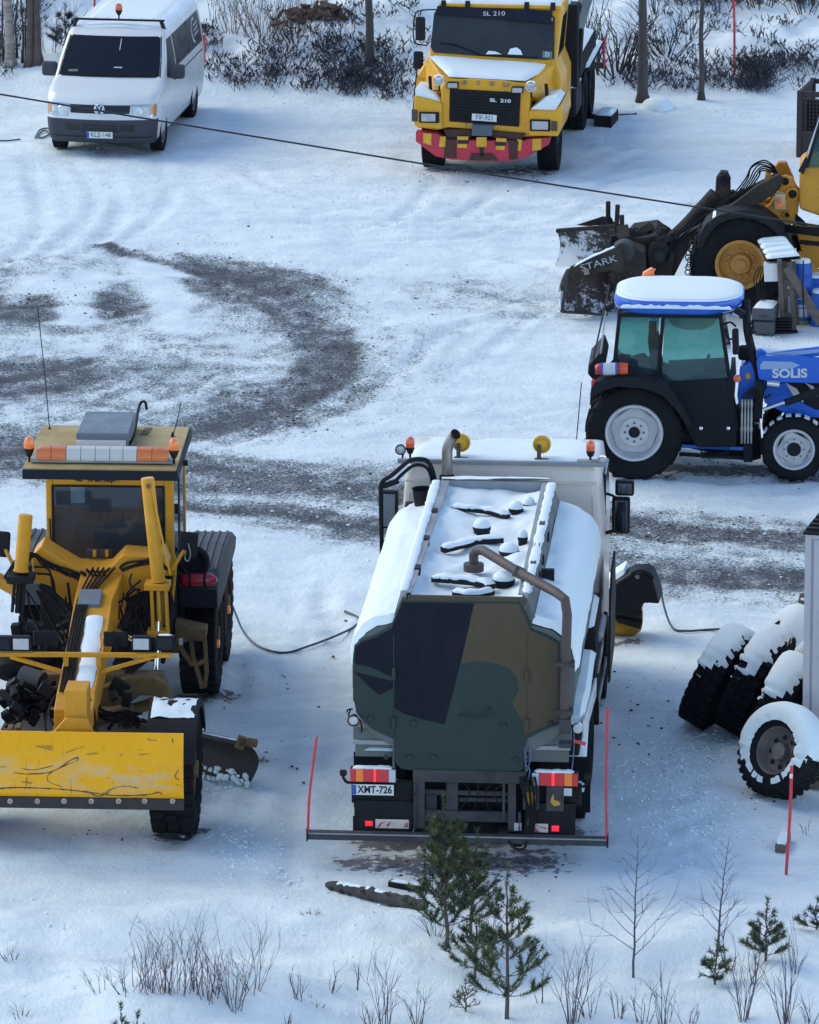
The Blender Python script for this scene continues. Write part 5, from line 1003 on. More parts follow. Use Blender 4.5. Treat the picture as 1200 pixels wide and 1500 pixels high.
def yellow_truck():
    rz = -7.0; g = G(712, 262); loc = (g.x, g.y, hz(g.x, g.y)); t = thing('road_truck', 'yellow bonneted road truck with red and yellow bumper and snow on its bonnet', 'truck', loc, rz); K = Ref(loc, rz); Yp = K.Y; P = K.P
    def q(b, x0, x1, y0, y1, d0, d1, m): a = Yp(x0, y1, d0); c = Yp(x1, y0, d0); b.bb(a[0], c[0], d0, d1, a[1], c[1], m)
    def pr(nm, pts, d0, d1, m, par=None, lab=None, bev=.01, **k): return part(nm, par or t, lab, bevel=bev, **k)(lambda b: b.prism([Yp(x, y, d0) for x, y in pts], 'y', d0, d1, m))
    # bumper
    bum = pr('bumper', [(609, 193), (640, 196), (655, 205), (765, 207), (775, 204), (806, 202), (804, 212), (770, 231), (748, 236), (700, 236), (660, 234), (638, 229), (609, 207)], 0, .22, 'hazard_red', lab='red bumper with worn yellow stripes')
    for pts, m in (([(620, 195), (632, 196), (632, 213), (620, 209)], 'hazard_yellow'), ([(645, 200), (653, 200), (653, 215), (643, 215)], 'hazard_yellow'), ([(652, 205), (669, 204), (669, 232), (650, 231)], 'rusty_dark'), ([(670, 200), (686, 200), (686, 205), (670, 205)], 'hazard_yellow'), ([(670, 211), (684, 211), (684, 217), (670, 216)], 'hazard_yellow'), ([(671, 205.5), (687, 205.5), (687, 210.5), (671, 210.5)], 'plate_ink'), ([(698, 201), (713, 201), (713, 215), (698, 215)], 'hazard_yellow'), ([(702, 216), (709, 216), (709, 229), (703, 229)], 'plate_ink'),
                   ([(727, 202), (742, 203), (742, 208), (727, 207.5)], 'hazard_yellow'), ([(725, 208), (741, 208.5), (741, 213.5), (725, 213)], 'plate_ink'), ([(727, 214), (740, 214), (739, 220), (726, 219)], 'hazard_yellow'), ([(744, 205), (760, 207), (758, 233), (746, 234)], 'rusty_dark'), ([(758, 204), (765, 205), (763, 221), (756, 221)], 'hazard_yellow'), ([(780, 204), (793, 203), (793, 219), (780, 221)], 'hazard_yellow'), ([(690, 224), (722, 224), (730, 235), (688, 235)], 'rusty_dark')):
        pr('bumper_stripe' if m == 'hazard_yellow' else 'bumper_slot' if m == 'plate_ink' else 'rust_patch', pts, -.006, -.001, m, bum, bev=0)
    part('tow_box', t, bevel=.01)(lambda b: (q(b, 691, 721, 184, 199, -.05, .2, 'steel_blue'), q(b, 686, 700, 196, 198, -.03, .1, 'dirty_steel')))
    pr('bumper_bracket', [(650, 190), (690, 190), (690, 202), (655, 203)], .05, .2, 'rusty_dark'); pr('bumper_bracket', [(722, 192), (770, 196), (764, 206), (722, 202)], .05, .2, 'rusty_dark')
    # lower front and grille surround
    front = pr('front_panel', [(610, 158), (645, 160), (647, 128), (654, 118), (690, 116), (740, 119), (777, 125), (776, 168), (812, 172), (818, 175), (812, 199), (768, 201), (758, 195), (657, 187), (640, 191), (611, 187)], .12, .9, 'truck_yellow', lab='yellow nose of the truck', bev=.02)
    gr = pr('grille', [(659, 130), (763, 136), (760, 186), (658, 178)], .10, .2, 'grille_black', bev=.004)
    def slats(b):
        for k in range(11): b.bar(P(660, 132 + 4.4 * k, .085), P(761.5, 138 + 4.4 * k, .085), .012, .018, 'plastic')
        for px in (683, 740): b.bar(P(px, 133, .08), P(px, 184, .08), .01, .01, 'plastic')
    part('grille_slats', gr, split=False)(slats)
    # fenders with headlights
    fl = pr('fender', [(607, 140), (640, 148), (648, 152), (648, 190), (611, 187), (606, 182)], .05, 1.5, 'truck_yellow', lab='fender with headlight, beside the mirror post', bev=.03)
    fr = pr('fender', [(775, 162), (815, 162), (822, 152), (824, 176), (818, 200), (774, 200)], .05, 1.5, 'truck_yellow', lab='fender with headlight, beside the rear wheels', bev=.03)
    for f, x0, x1, y0, y1 in ((fl, 614, 643, 165, 180), (fr, 776, 806, 176, 192)):
        h = part('headlight', f, bevel=.012)(lambda b: q(b, x0, x1, y0, y1, -.0, .08, 'plastic')); part('lens', h, bevel=.01)(lambda b: q(b, x0 + 3, x1 - 5 if f is fl else x1 - 3, y0 + 2, y1 - 2, -.02, .0, 'headlamp'))
    part('indicator', fl, bevel=.008)(lambda b: q(b, 603, 611, 161, 178, .02, .1, 'rust_pipe')); part('indicator', fr, bevel=.008)(lambda b: q(b, 808, 816, 178, 192, .02, .1, 'rust_pipe'))
    part('fender_snow', fl)(lambda b: b.prism([(Yp(x, y, .06)[0], Yp(x, y, .06)[1]) for x, y in ((608, 149), (645, 151), (636, 139), (622, 132), (608, 131))], 'y', .1, .8, 'snow'))
    part('fender_snow', fr)(lambda b: b.prism([(Yp(x, y, .06)[0], Yp(x, y, .06)[1]) for x, y in ((777, 161), (814, 162), (822, 148), (815, 142), (800, 144))], 'y', .1, .8, 'snow'))
    # bonnet: loft from nose to windscreen
    A = [P(648, 116, .14), P(653, 128, .12), P(770, 134, .12), P(776, 124, .14)]; 
    yw = 1.15
    Bk = [P(626, 81, yw), P(608, 158, .9), P(820, 165, .9), P(814, 92, yw)]
    b = B(); b.add([A[0], A[3], Bk[3], Bk[0], A[1], A[2], Bk[2], Bk[1]], [(0, 1, 2, 3), (0, 4, 5, 1), (1, 5, 6, 2), (0, 3, 7, 4), (3, 2, 6, 7), (4, 7, 6, 5)], 'truck_yellow', False); bon = b.build('bonnet', t, bevel=.03)
    def bs(b):
        c0, c1, c2, c3 = P(658, 113, .2), P(770, 119, .2), P(812, 97, yw - .02), P(627, 82, yw - .02)
        snow_patch(b, lambda u, v: (c0 * (1 - u) + c1 * u) * (1 - v) + (c3 * (1 - u) + c2 * u) * v + Vector((0, 0, .012)), 22, 16, .045, 4, .1)
    part('bonnet_snow', bon, 'smooth snow covering the sloping bonnet')(bs)
    for x0, y0, x1, y1 in ((628, 112, 632, 135), (798, 123, 803, 147)): part('air_slot', t)(lambda b: b.bar(P(x0 + 2, y0, .42), P(x1 - 1, y1, .3), .05, .05, 'plastic'))
    # cab
    zr = Yp(640, 9, yw + .35)[1]; rx0 = Yp(642, 6, yw + .35)[0]; rx1 = Yp(824, 8, yw + .35)[0]; bx0 = Yp(608, 150, .9)[0]; bx1 = Yp(822, 152, .9)[0]; zb = .75; zl = Yp(700, 86, yw)[1]
    yb = yw + 1.5
    mx0 = Yp(627, 84, yw)[0]; mx1 = Yp(815, 90, yw)[0]
    def rg(z, x0, x1, y0, y1): return [Vector((x, y, z)) for x, y in rrect(x0, x1, y0, y1, .06, 3)]
    b = B(); b.loft([rg(zb, bx0, bx1, .95, yb), rg(1.5, bx0, bx1, .9, yb), rg(zl, mx0, mx1, yw, yb), rg(zr - .05, rx0, rx1, yw + .33, yb), rg(zr + .04, rx0 + .03, rx1 - .03, yw + .36, yb)], 'truck_yellow'); cab = b.build('cab', t, 'yellow truck cab', ang=30)
    def onws(x, y):  # point on the windscreen plane
        p0 = Vector((0, yw, zl)); n = Vector((0, -(zr - zl), .33)); d = K.ray(x, y); tt = (p0 - K.o).dot(n) / d.dot(n); return K.o + d * tt
    def wsface(b, pts, off, m, th=.01):
        n = Vector((0, -(zr - zl), .33)).normalized(); v = [onws(x, y) + n * off for x, y in pts]; w = [p + n * th for p in v]; k = len(v)
        b.add(v + w, [list(range(k))[::-1], [i + k for i in range(k)]] + [(i, (i + 1) % k, (i + 1) % k + k, i + k) for i in range(k)], m, False)
    ws = part('windscreen', cab)(lambda b: wsface(b, [(642, 11), (805, 18), (813, 26), (812, 86), (800, 88), (700, 82), (636, 77), (631, 70), (636, 20)], .004, 'dim_glass'))
    vis = part('sun_visor', cab, bevel=.01)(lambda b: wsface(b, [(641, 10), (810, 17), (808, 36), (780, 33), (640, 22)], .05, 'fascia', .03))
    part('visor_lettering', vis)(lambda b: b.text('SL 210', .07, Matrix.Translation(onws(725, 21) + Vector((0, -.12, .03))) @ Euler((R(75), R(-2), 0)).to_matrix().to_4x4(), 'letter_white', .003, wide=1.4))
    part('wiper', ws)(lambda b: (b.hose([onws(646, 63) + Vector((0, -.02, 0)), onws(668, 66) + Vector((0, -.03, 0)), onws(702, 79) + Vector((0, -.02, 0))], .012), b.hose([onws(700, 80) + Vector((0, -.02, 0)), onws(745, 82) + Vector((0, -.03, 0)), onws(790, 84) + Vector((0, -.02, 0))], .01)))
    part('screen_snow', ws)(lambda b: (wsface(b, [(712, 80), (716, 75), (726, 76), (735, 80)], .015, 'snow', .02), wsface(b, [(744, 80), (748, 72), (757, 70), (763, 74), (766, 81)], .015, 'snow', .02)))
    part('inspection_sticker', ws, bevel=0)(lambda b: wsface(b, [(795, 75), (809, 76), (809, 86), (795, 85)], .015, 'sticker_green', .003)); part('sticker', ws)(lambda b: wsface(b, [(806, 26), (810, 26), (810, 31), (806, 31)], .015, 'letter_white', .003))
    part('sticker_letter', ws)(lambda b: b.text('D', .07, Matrix.Translation(onws(802, 80.5) + Vector((0, -.02, .01))) @ Euler((R(78), 0, 0)).to_matrix().to_4x4(), 'letter_white', .003, bold=.003))
    part('roof_snow', cab)(lambda b: snow_patch(b, lambda u, v: (rx0 + .06 + (rx1 - rx0 - .12) * u, yw + .38 + (yb - yw - .42) * v, zr + .035), 20, 16, .08, 7))
    part('roof_edge', cab, bevel=.01)(lambda b: (b.bb(rx0 + .02, rx1 - .02, yw + .28, yw + .36, zr + .0, zr + .055, 'truck_yellow'), [b.bb(X - .04, X + .04, yw + .24, yw + .32, zr - .02, zr + .11, 'plastic') for X in (rx0 + .1, rx0 + .5, (rx0 + rx1) / 2 + .45, rx1 - .15)]))
    part('side_window', cab)(lambda b: b.add([(rx1 + .0 + .004, yw + .55, zr - .15), (rx1 + .004, yb - .3, zr - .15), (mx1 + .004, yb - .3, zl + .0), (mx1 + .004, yw + .25, zl + .0), (rx1 - .1, yw + .55, zr - .15), (rx1 - .1, yb - .3, zr - .15), (mx1 - .1, yb - .3, zl), (mx1 - .1, yw + .25, zl)], [(0, 1, 2, 3), (7, 6, 5, 4), (0, 4, 5, 1), (1, 5, 6, 2), (2, 6, 7, 3), (3, 7, 4, 0)], 'dark_glass', False))
    # spot lamps and text
    for px, py in ((643, 117), (778, 126)): c = P(px, py, -.05); round_lamp(t, c, .088, (0, -1, 0), 'chrome', 'headlamp'); part('lamp_bracket', t)(lambda b: b.bar(c + Vector((0, .05, -.2)), c + Vector((0, .05, 0)), .03, .03, 'plastic'))
    for px, py in ((663, 125), (758, 132)): rect_lamp(t, P(px, py, -.06), .19, .1, lens='headlamp')
    part('maker_lettering', t)(lambda b: [b.text(ch, .075, MT(P(px, py, .10), (90, 2, 0)), 'letter_dull', .012, wide=1.5, bold=.004) for ch, px, py in (('S', 681, 121), ('I', 701, 122), ('S', 721, 123), ('U', 741, 124.5))])
    part('model_lettering', gr)(lambda b: b.text('SL  210', .055, MT(P(733, 147.5, .06), (90, 2, 0)), 'letter_white', .008, wide=1.5, bold=.003))
    plate_obj(t, P(709.5, 172.5, .06), .41, .115, 'TIF-921', eu=False, rot=(0, 2.5, 0))
    # mirrors
    for px, py, h_ in ((616, 42, .40), (613, 88, .30)):
        c = P(px, py, yw + .1); o = part('wing_mirror', t, bevel=.04, seg=3)(lambda b: b.box(c, (.165, .09, h_), 'plastic'))
    part('mirror_frame', t)(lambda b: (b.hose([P(640, 14, yw + .2), P(620, 15, yw + .1), P(608, 22, yw + .1), P(607, 60, yw + .1), P(625, 67, yw + .15)], .012), b.tube([P(611, 100, yw), P(608, 130, .5), P(606, 160, .1)], .012, 'plastic', 6), b.hose([P(607, 130, .3), P(625, 132, .35), P(645, 133, .3)], .008)))
    # wheels, chassis
    zw = .52
    for px in (632,): X = P(px, 225, .55).x
    wheel(t, (P(633, 225, .6).x, .95, zw), zw, .34, .29, -1, 'dirty_steel', lugs=30); wheel(t, (P(802, 232, .6).x, .95, zw), zw, .34, .29, 1, 'dirty_steel', lugs=30)
    XR = P(805, 232, .6).x
    for y in (4.5, 5.8): [wheel(t, (s * (abs(XR) - .02) - (0 if s > 0 else -.0), y, zw), zw, .5, .29, s, 'dirty_steel', lugs=30) for s in (-1, 1)]
    part('chassis', t, bevel=.02)(lambda b: (b.bb(-.5, .5, .3, 7, .55, .95, 'chassis'), b.bb(-.95, .95, .8, 1.1, .35, .6, 'chassis'), b.bb(bx0 + .2, bx1 - .2, .5, 2.2, .5, 1.2, 'chassis')))
    body = part('load_body', t, 'dark load body behind the cab', bevel=.03)(lambda b: (b.bb(bx0 + .12, bx1 + .12, yb + .3, yb + 3.2, 1.15, 1.5, 'chassis'), b.bb(bx0 + .3, bx1 + .1, yb + .1, yb + .5, 1.0, 2.45, 'plastic')))
    part('body_snow', body)(lambda b: snow_patch(b, lambda u, v: (bx0 + .15 + (bx1 - bx0 - .05) * u, yb + .55 + 2.6 * v, 1.5), 12, 20, .12, 5)); part('rear_mudguard', t, bevel=.01)(lambda b: (b.bb(bx1 - .3, bx1 + .19, 3.8, 6.6, 1.13, 1.18, 'chassis')))
    part('fuel_tank', t, bevel=.04)(lambda b: b.bb(bx1 - .4, bx1 + .08, 2.7, 3.7, .55, 1.05, 'plastic')); part('tank_snow', t)(lambda b: (snow_patch(b, lambda u, v: (bx1 - .38 + .46 * u, 2.72 + .95 * v, 1.05), 8, 10, .06, 3), snow_patch(b, lambda u, v: (bx1 - .28 + .46 * u, 3.85 + 2.7 * v, 1.18), 8, 20, .06, 4)))
    part('crane_boom', t, 'grey crane boom folded behind the cab', bevel=.015)(lambda b: (b.bar(P(842, 55, yb + .3), P(866, -30, yb + .6), .14, .2, 'boom_grey'), b.bar(P(838, 100, yb + .4), P(842, 40, yb + .4), .3, .3, 'chassis')))
    part('crane_snow', t)(lambda b: snow_strip(b, [P(826, 8, yb + .1), P(830, 0, yb + .5), P(834, -6, yb + .9)], .2, .08)); part('crane_hose', t)(lambda b: [b.hose([P(828 + 4 * k, 30, yb + .3), P(834 + 3 * k, 55, yb + .2), P(842 + k * 3, 72, yb + .3)], .014) for k in range(3)])
    part('outrigger', t, 'grey outrigger beam with a red marker', bevel=.01)(lambda b: b.bar(P(852, 95, yb + 2.0), P(886, 96, yb + 2.0), .1, .1, 'dirty_steel')); part('outrigger_marker', t)(lambda b: b.tube(cat([P(885, 100, yb + 1.95), P(885, 80, yb + 1.95), P(887, 52, yb + 1.95)], 3), .02, 'red_pole', 6))
    part('step_lamp', t)(lambda b: b.box(P(831, 119, 2.4), (.1, .1, .13), 'white_lens'))
M['sticker_green'] = pmat('sticker_green', (.12, .22, .18), .5); M['letter_dull'] = pmat('letter_dull', (.28, .22, .14), .5, dirt=.5)
yellow_truck()

# ---------------- white van ----------------
M['van_white'] = pmat('van_white', (.74, .735, .71), .3, dirt=.22, dcol=(.52, .50, .46), scale=1.3, coat=.5)
M['van_bumper'] = pmat('van_bumper', (.035, .04, .05), .6, dirt=.4, dcol=(.075, .08, .09))
M['steel_rim'] = pmat('steel_rim', (.2, .2, .21), .5, metal=.3, dirt=.4)
def van():
    rz = -8.0; c = Vector((-5.05, 102.75, 0)); loc = (c.x, c.y + .15, hz(c.x, c.y)); t = thing('van', 'white van with black bumper, amber beacon and snowy roof bar', 'van', loc, rz); K = Ref(loc, rz); P = K.P
    # levels: z, front y, rear y, half width, bow, corner radius  (front axle at y = 0, nose at -Y)
    L_ = [(.24, -.74, 3.85, .87, .05, .2), (.30, -.82, 3.95, .91, .07, .22), (.5, -.90, 3.98, .935, .09, .24), (.66, -.91, 3.98, .945, .10, .25), (.70, -.88, 3.98, .95, .10, .25), (.9, -.84, 3.98, .952, .10, .25), (1.0, -.76, 3.98, .952, .09, .24), (1.06, -.60, 3.98, .95, .07, .2), (1.14, -.32, 3.98, .945, .06, .15), (1.22, -.05, 3.97, .935, .06, .12), (1.5, .26, 3.96, .90, .06, .12), (1.84, .64, 3.94, .835, .07, .12), (1.90, .78, 3.92, .80, .09, .12), (1.95, 1.0, 3.88, .73, .1, .12), (1.975, 1.3, 3.8, .6, .08, .12)]
    def at(z):
        for a, b_ in zip(L_[:-1], L_[1:]):
            if z <= b_[0]: f = max(0, (z - a[0]) / (b_[0] - a[0])); return [a[i] * (1 - f) + b_[i] * f for i in range(6)]
        return L_[-1]
    def ring(l):
        z, y0, y1, w, bow, r = l; out = []
        for cx, cy, a0 in ((w - r, y1 - .1, 0), (-w + r, y1 - .1, 90)):
            for k in range(5): a = R(a0 + 22.5 * k); out.append((cx + r * math.cos(a), cy + .1 * math.sin(a)))
        for k in range(1, 6): out.append((-w, y1 - .1 + (y0 + bow + r - y1 + .1) * k / 6))
        for k in range(6): a = R(180 + 18 * k); out.append((-w + r + r * math.cos(a), y0 + bow + r + r * math.sin(a)))
        for k in range(1, 12): x = -w + r + 2 * (w - r) * k / 12; out.append((x, y0 + bow * (x / (w - r)) ** 2))
        for k in range(6): a = R(270 + 18 * k); out.append((w - r + r * math.cos(a), y0 + bow + r + r * math.sin(a)))
        for k in range(5, 0, -1): out.append((w, y1 - .1 + (y0 + bow + r - y1 + .1) * k / 6))
        return [Vector((x, y, z)) for x, y in out]
    def mf(p):
        if p.z < .68 and p.y < -.35: return 'van_bumper'
        if p.z < .30: return 'van_bumper'
    b = B(); b.loft([ring(l) for l in L_], 'van_white', mf=mf); body = b.build('body', t, 'white painted van body', ang=28)
    RW = .335
    def arches(b):
        for y in (0, 3.0):
            for s in (-1, 1): b.lathe([(.0, 0), (.40, 0), (.40, .5), (0, .5)], (s * .55, y, RW + .02), (s, 0, 0), 'plastic', 28)
    cut(body, arches, 'plastic')
    def rimv(b, r, w, s, m):
        h = w / 2 * s; b.lathe([(r, h * .8), (r * .93, h * .85), (r * .85, h * .5), (r * .6, h * .62), (r * .3, h * .8), (0, h * .82)], (0, 0, 0), (1, 0, 0), m, 24, cap=False)
        for k in range(10): a = 2 * PI * k / 10; b.cyl((h * .5, math.cos(a) * r * .7, math.sin(a) * r * .7), (h * .68, math.cos(a) * r * .7, math.sin(a) * r * .7), .018, 'plastic', 6)
    for y in (0, 3.0):
        for s in (-1, 1): wheel(t, (s * .83, y, RW), RW, .215, .205, s, 'steel_rim', 'car', 44, rimv)
    part('underbody', t, bevel=.02)(lambda b: b.bb(-.8, .8, -.5, 3.8, .2, .4, 'chassis'))
    def fs(x, z, off=0):   # front surface
        l = at(z); z_, y0, y1, w, bow, r = l; xx = min(abs(x), w - r); y = y0 + bow * (xx / (w - r)) ** 2
        if abs(x) > w - r: d = min(.999, (abs(x) - (w - r)) / r); y = y0 + bow + r - r * math.sqrt(1 - d * d)
        return Vector((x, y - off, z))
    def fpanel(nm, x0f, x1f, z0, z1, m, par=body, off=.006, nu=12, nv=8, lab=None):
        def fn(u, v): z = z0 + (z1 - z0) * v; x = x0f(z) + (x1f(z) - x0f(z)) * u; return fs(x, z, off)
        o = part(nm, par, lab, split=False)(lambda b: b.grid(fn, nu, nv, m)); return o
    ws = fpanel('windscreen', lambda z: -(at(z)[3] - .075), lambda z: at(z)[3] - .075, 1.245, 1.80, 'dark_glass', nu=20, nv=10)
    fpanel('windscreen_seal', lambda z: -(at(z)[3] - .055), lambda z: at(z)[3] - .055, 1.228, 1.815, 'plastic', off=.003, nu=20)
    part('dashboard_paper', ws)(lambda b: (b.box(fs(-.62, 1.31, .012), (.16, .012, .04), 'letter_dull', rot=(-40, 0, 0)), b.box(fs(.14, 1.37, .012), (.14, .01, .02), 'letter_white', rot=(-40, 0, 0)), b.bar(fs(.12, 1.78, .012), fs(.12, 1.62, .012), .012, .012, 'letter_white')))
    part('wiper', ws)(lambda b: (b.hose([fs(-.5, 1.25, .03), fs(-.1, 1.262, .035), fs(.2, 1.25, .03)], .010), b.hose([fs(.1, 1.24, .03), fs(.4, 1.255, .03), fs(.75, 1.245, .03)], .010)))
    fpanel('grille', lambda z: -.50 - .1 * (z - .78), lambda z: .50 + .1 * (z - .78), .76, .90, 'grille_black', off=.006)
    part('grille_bars', t, split=False)(lambda b: [b.tube([fs(-.5 + k * .1, z, .012) for k in range(11)], .009, 'van_bumper', 6) for z in (.79, .82, .85, .88)])
    for s in (-1, 1):
        h = fpanel('headlight', lambda z: s * (.54 - .12 * (z - .8)), lambda z: s * (.93 - .1 * max(0, .78 - z)), .70, .91, 'headlamp', off=.008, nu=10); 
        part('lens', h)(lambda b: b.grid(lambda u, v: fs(s * (.84 + .085 * u), .74 + .15 * v, .011), 4, 4, 'amber_pale'))
        part('lamp_bowl', h)(lambda b: (b.lathe([(.0, .0), (.065, -.004), (.07, .004), (0, .006)], fs(s * .66, .80, .01), (0, 1, 0), 'chrome', 16)))
    fpanel('intake', lambda z: -.30, lambda z: .30, .45, .58, 'plate_ink', off=.006); fpanel('intake', lambda z: -.58, lambda z: -.34, .47, .58, 'plate_ink', off=.006, nu=4); fpanel('intake', lambda z: .34, lambda z: .58, .47, .58, 'plate_ink', off=.006, nu=4)
    part('intake_bars', t, split=False)(lambda b: [b.tube([fs(-.3 + k * .1, z, .01) for k in range(7)], .007, 'van_bumper', 6) for z in (.50, .54)])
    part('bumper_line', t)(lambda b: b.tube([fs(-.92 + k * .0836, .36, .006) for k in range(23)], .006, 'plastic', 5))
    plate_obj(t, fs(.0, .40, .022), .442, .112, 'KLZ-148', rot=(4, 0, 0))
    # maker's emblem: ring with V over W
    c = fs(0, .835, .03)
    def em(b):
        b.tube([c + Vector((.082 * math.cos(a), 0, .082 * math.sin(a))) for a in [k * PI / 14 for k in range(29)]], .010, 'chrome', 8); b.lathe([(0, .012), (.08, .012), (.08, .004), (0, .004)], c, (0, 1, 0), 'plate_blue_dark', 22)
        for pts in (((-.032, .068), (0, .012), (.032, .068)), ((-.066, .035), (-.034, -.062), (0, .0), (.034, -.062), (.066, .035))):
            for a, d in zip(pts[:-1], pts[1:]): b.bar(c + Vector((a[0], -.004, a[1])), c + Vector((d[0], -.004, d[1])), .013, .012, 'chrome', up=(0, 1, 0))
    part('badge', t)(em)
    # side glass
    def sx(y, z, s, off=.005): return Vector((s * (at(z)[3] + off), y, z))
    for s in (-1, 1):
        part('door_window', body, split=False)(lambda b: b.grid(lambda u, v: sx((.30 + .42 * v) * (1 - u) + 1.12 * u, 1.20 + .56 * v, s, .007), 10, 8, 'side_glass'))
        sw = part('side_window', body, split=False)(lambda b: b.grid(lambda u, v: sx((1.22 + .0 * v) * (1 - u) + (3.75 - .05 * v) * u, 1.22 + .54 * v, s, .007), 16, 8, 'side_glass'))
        part('window_divider', body)(lambda b: b.bar(sx(2.5, 1.22, s, .007), sx(2.5, 1.76, s, .007), .05, .01, 'plastic', up=(1, 0, 0)))
        if s > 0:
            def emb(b):   # pale ring sticker with strokes on the rear glass
                for a in range(5, 17): a0, a1 = R(a * 15), R(a * 15 + 15); b.bar(sx(3.15 + .26 * math.cos(a0), 1.5 + .2 * math.sin(a0), 1, .01), sx(3.15 + .26 * math.cos(a1), 1.5 + .2 * math.sin(a1), 1, .01), .045, .006, 'letter_white', up=(1, 0, 0))
                for z in (1.42, 1.5, 1.58): b.bar(sx(3.1, z, 1, .01), sx(3.45, z + .03, 1, .01), .03, .006, 'letter_white', up=(1, 0, 0))
            part('sticker', sw, 'pale round emblem on the rear side window')(emb)
        m = part('wing_mirror', t, bevel=.05, seg=3)(lambda b: b.box((s * 1.09, .42, 1.27), (.26, .16, .24), 'van_bumper')); part('mirror_arm', m)(lambda b: b.bar((s * .92, .42, 1.2), (s * 1.02, .42, 1.22), .1, .07, 'van_bumper'))
        part('door_handle', body, bevel=.008)(lambda b: b.box((s * .957, 1.0, 1.05), (.02, .2, .035), 'van_bumper')); part('door_seam', body)(lambda b: b.tube([sx(y, z, s, -.001) for y, z in ((1.17, .4), (1.17, 1.2), (1.17, 1.8))], .005, 'plastic', 4)); part('slide_rail', body)(lambda b: b.bar(sx(1.9, 1.08, s, 0), sx(3.7, 1.08, s, 0), .02, .012, 'dirty_steel'))
        part('side_lamp', body, bevel=.004)(lambda b: b.box((s * .953, -.38 + .2, .78), (.012, .07, .03), 'white_lens')); part('tail_lamp', body, bevel=.01)(lambda b: b.box((s * .93, 3.93, 1.05), (.06, .09, .5), 'red_lens'))
    part('roof_ribs', body, split=False)(lambda b: [b.tube([(x, 1.3 + .25 * k, 1.972 + .004) for k in range(10)], .014, 'van_white', 6) for x in (-.5, -.3, -.1, .1, .3, .5)])
    part('roof_snow', body, 'thin snow on the van roof')(lambda b: snow_patch(b, lambda u, v: (-.68 + 1.36 * u, .86 + .32 * v, 1.93 + .03 * min(v * 1.5, 1) - .16 * abs(u - .5) ** 2), 16, 6, .02, 3)); part('roof_snow', body)(lambda b: snow_patch(b, lambda u, v: (-.62 + 1.24 * u, 1.4 + 2.4 * v, 1.975), 20, 24, .03, 9, .1))
    bar_ = part('roof_bar', t)(lambda b: (b.bar((-.78, .98, 2.03), (.78, .98, 2.03), .05, .03, 'plastic'), [b.bar((s * .72, .98, 2.03), (s * .79, .95, 1.86), .06, .04, 'plastic') for s in (-1, 1)])); beacon(t, (.0, .98, 2.04), .22, .062, 'amber_dark', .11)
M['amber_pale'] = pmat('indicator_amber', (.6, .25, .12), .2, coat=.6); M['plate_blue_dark'] = pmat('badge_blue', (.02, .05, .14), .3)
M['side_glass'] = pmat('side_glass', (.015, .018, .022), .15, spec=.12, dirt=.7, dcol=(.10, .115, .125), scale=2.5)
van()
# ---------------- wheel loader with a two-winged plough, nose to the left ----------------
M['loader_yellow'] = pmat('loader_yellow', (.60, .27, .015), .5, dirt=.5, dcol=(.2, .11, .04), scale=2.5)
M['arm_grey'] = pmat('arm_grey', (.022, .021, .02), .6, spec=.15, dirt=.75, dcol=(.095, .07, .05), scale=2.5, bump=.2)
M['plough_dark'] = pmat('plough_dark_snowy', (.03, .027, .028), .65, dirt=.7, dcol=(.06, .05, .047), scale=3, bump=.4)
M['plough_rust'] = pmat('plough_rust', (.05, .032, .03), .8, dirt=.7, dcol=(.09, .065, .055), scale=4, bump=.4)
M['loader_rim'] = pmat('loader_rim', (.58, .27, .045), .5, dirt=.55, dcol=(.28, .15, .06), scale=5)
M['teal_glass'] = glass('teal_glass', (.4, .65, .62), .25)
def dusted(base):
    """dark plough steel with wind-blown snow stuck on in patches"""
    m = M[base].copy(); m.name = base + '_dusted'; t = m.node_tree; N = t.nodes; L = t.links; p = N['Principled BSDF']; src = p.inputs['Base Color'].links[0].from_socket
    tc = N.new('ShaderNodeTexCoord'); n = N.new('ShaderNodeTexNoise'); n.inputs['Scale'].default_value = 1.6; n.inputs['Detail'].default_value = 3; L.new(tc.outputs['Object'], n.inputs['Vector'])
    n2 = N.new('ShaderNodeTexNoise'); n2.inputs['Scale'].default_value = 13; n2.inputs['Detail'].default_value = 5; n2.inputs['Roughness'].default_value = .8; L.new(tc.outputs['Object'], n2.inputs['Vector'])
    a = N.new('ShaderNodeMath'); a.operation = 'MULTIPLY_ADD'; L.new(n.outputs[0], a.inputs[0]); a.inputs[1].default_value = 1.6; L.new(n2.outputs[0], a.inputs[2])
    r = N.new('ShaderNodeMapRange'); r.inputs[1].default_value = 1.36; r.inputs[2].default_value = 1.46; L.new(a.outputs[0], r.inputs[0])
    x = N.new('ShaderNodeMix'); x.data_type = 'RGBA'; L.new(r.outputs[0], x.inputs[0]); L.new(src, x.inputs[6]); x.inputs[7].default_value = (.62, .64, .67, 1); L.new(x.outputs[2], p.inputs['Base Color']); M[m.name] = m
dusted('plough_dark'); dusted('plough_rust')
def rim_loader(b, r, w, s, m):
    h = w / 2 * s; b.lathe([(r * 1.02, h * .92), (r * .97, h * .97), (r * .88, h * .9), (r * .86, h * .55), (r * .80, h * .35), (r * .46, h * .38), (r * .42, h * .55), (r * .38, h * .72), (r * .24, h * .76), (r * .22, h * .9), (r * .12, h * .93), (0, h * .93)], (0, 0, 0), (1, 0, 0), m, 36, cap=False)
    for k in range(12): a = 2 * PI * k / 12; b.cyl((h * .3, math.cos(a) * r * .56, math.sin(a) * r * .56), (h * .5, math.cos(a) * r * .56, math.sin(a) * r * .56), .026, m, 6)
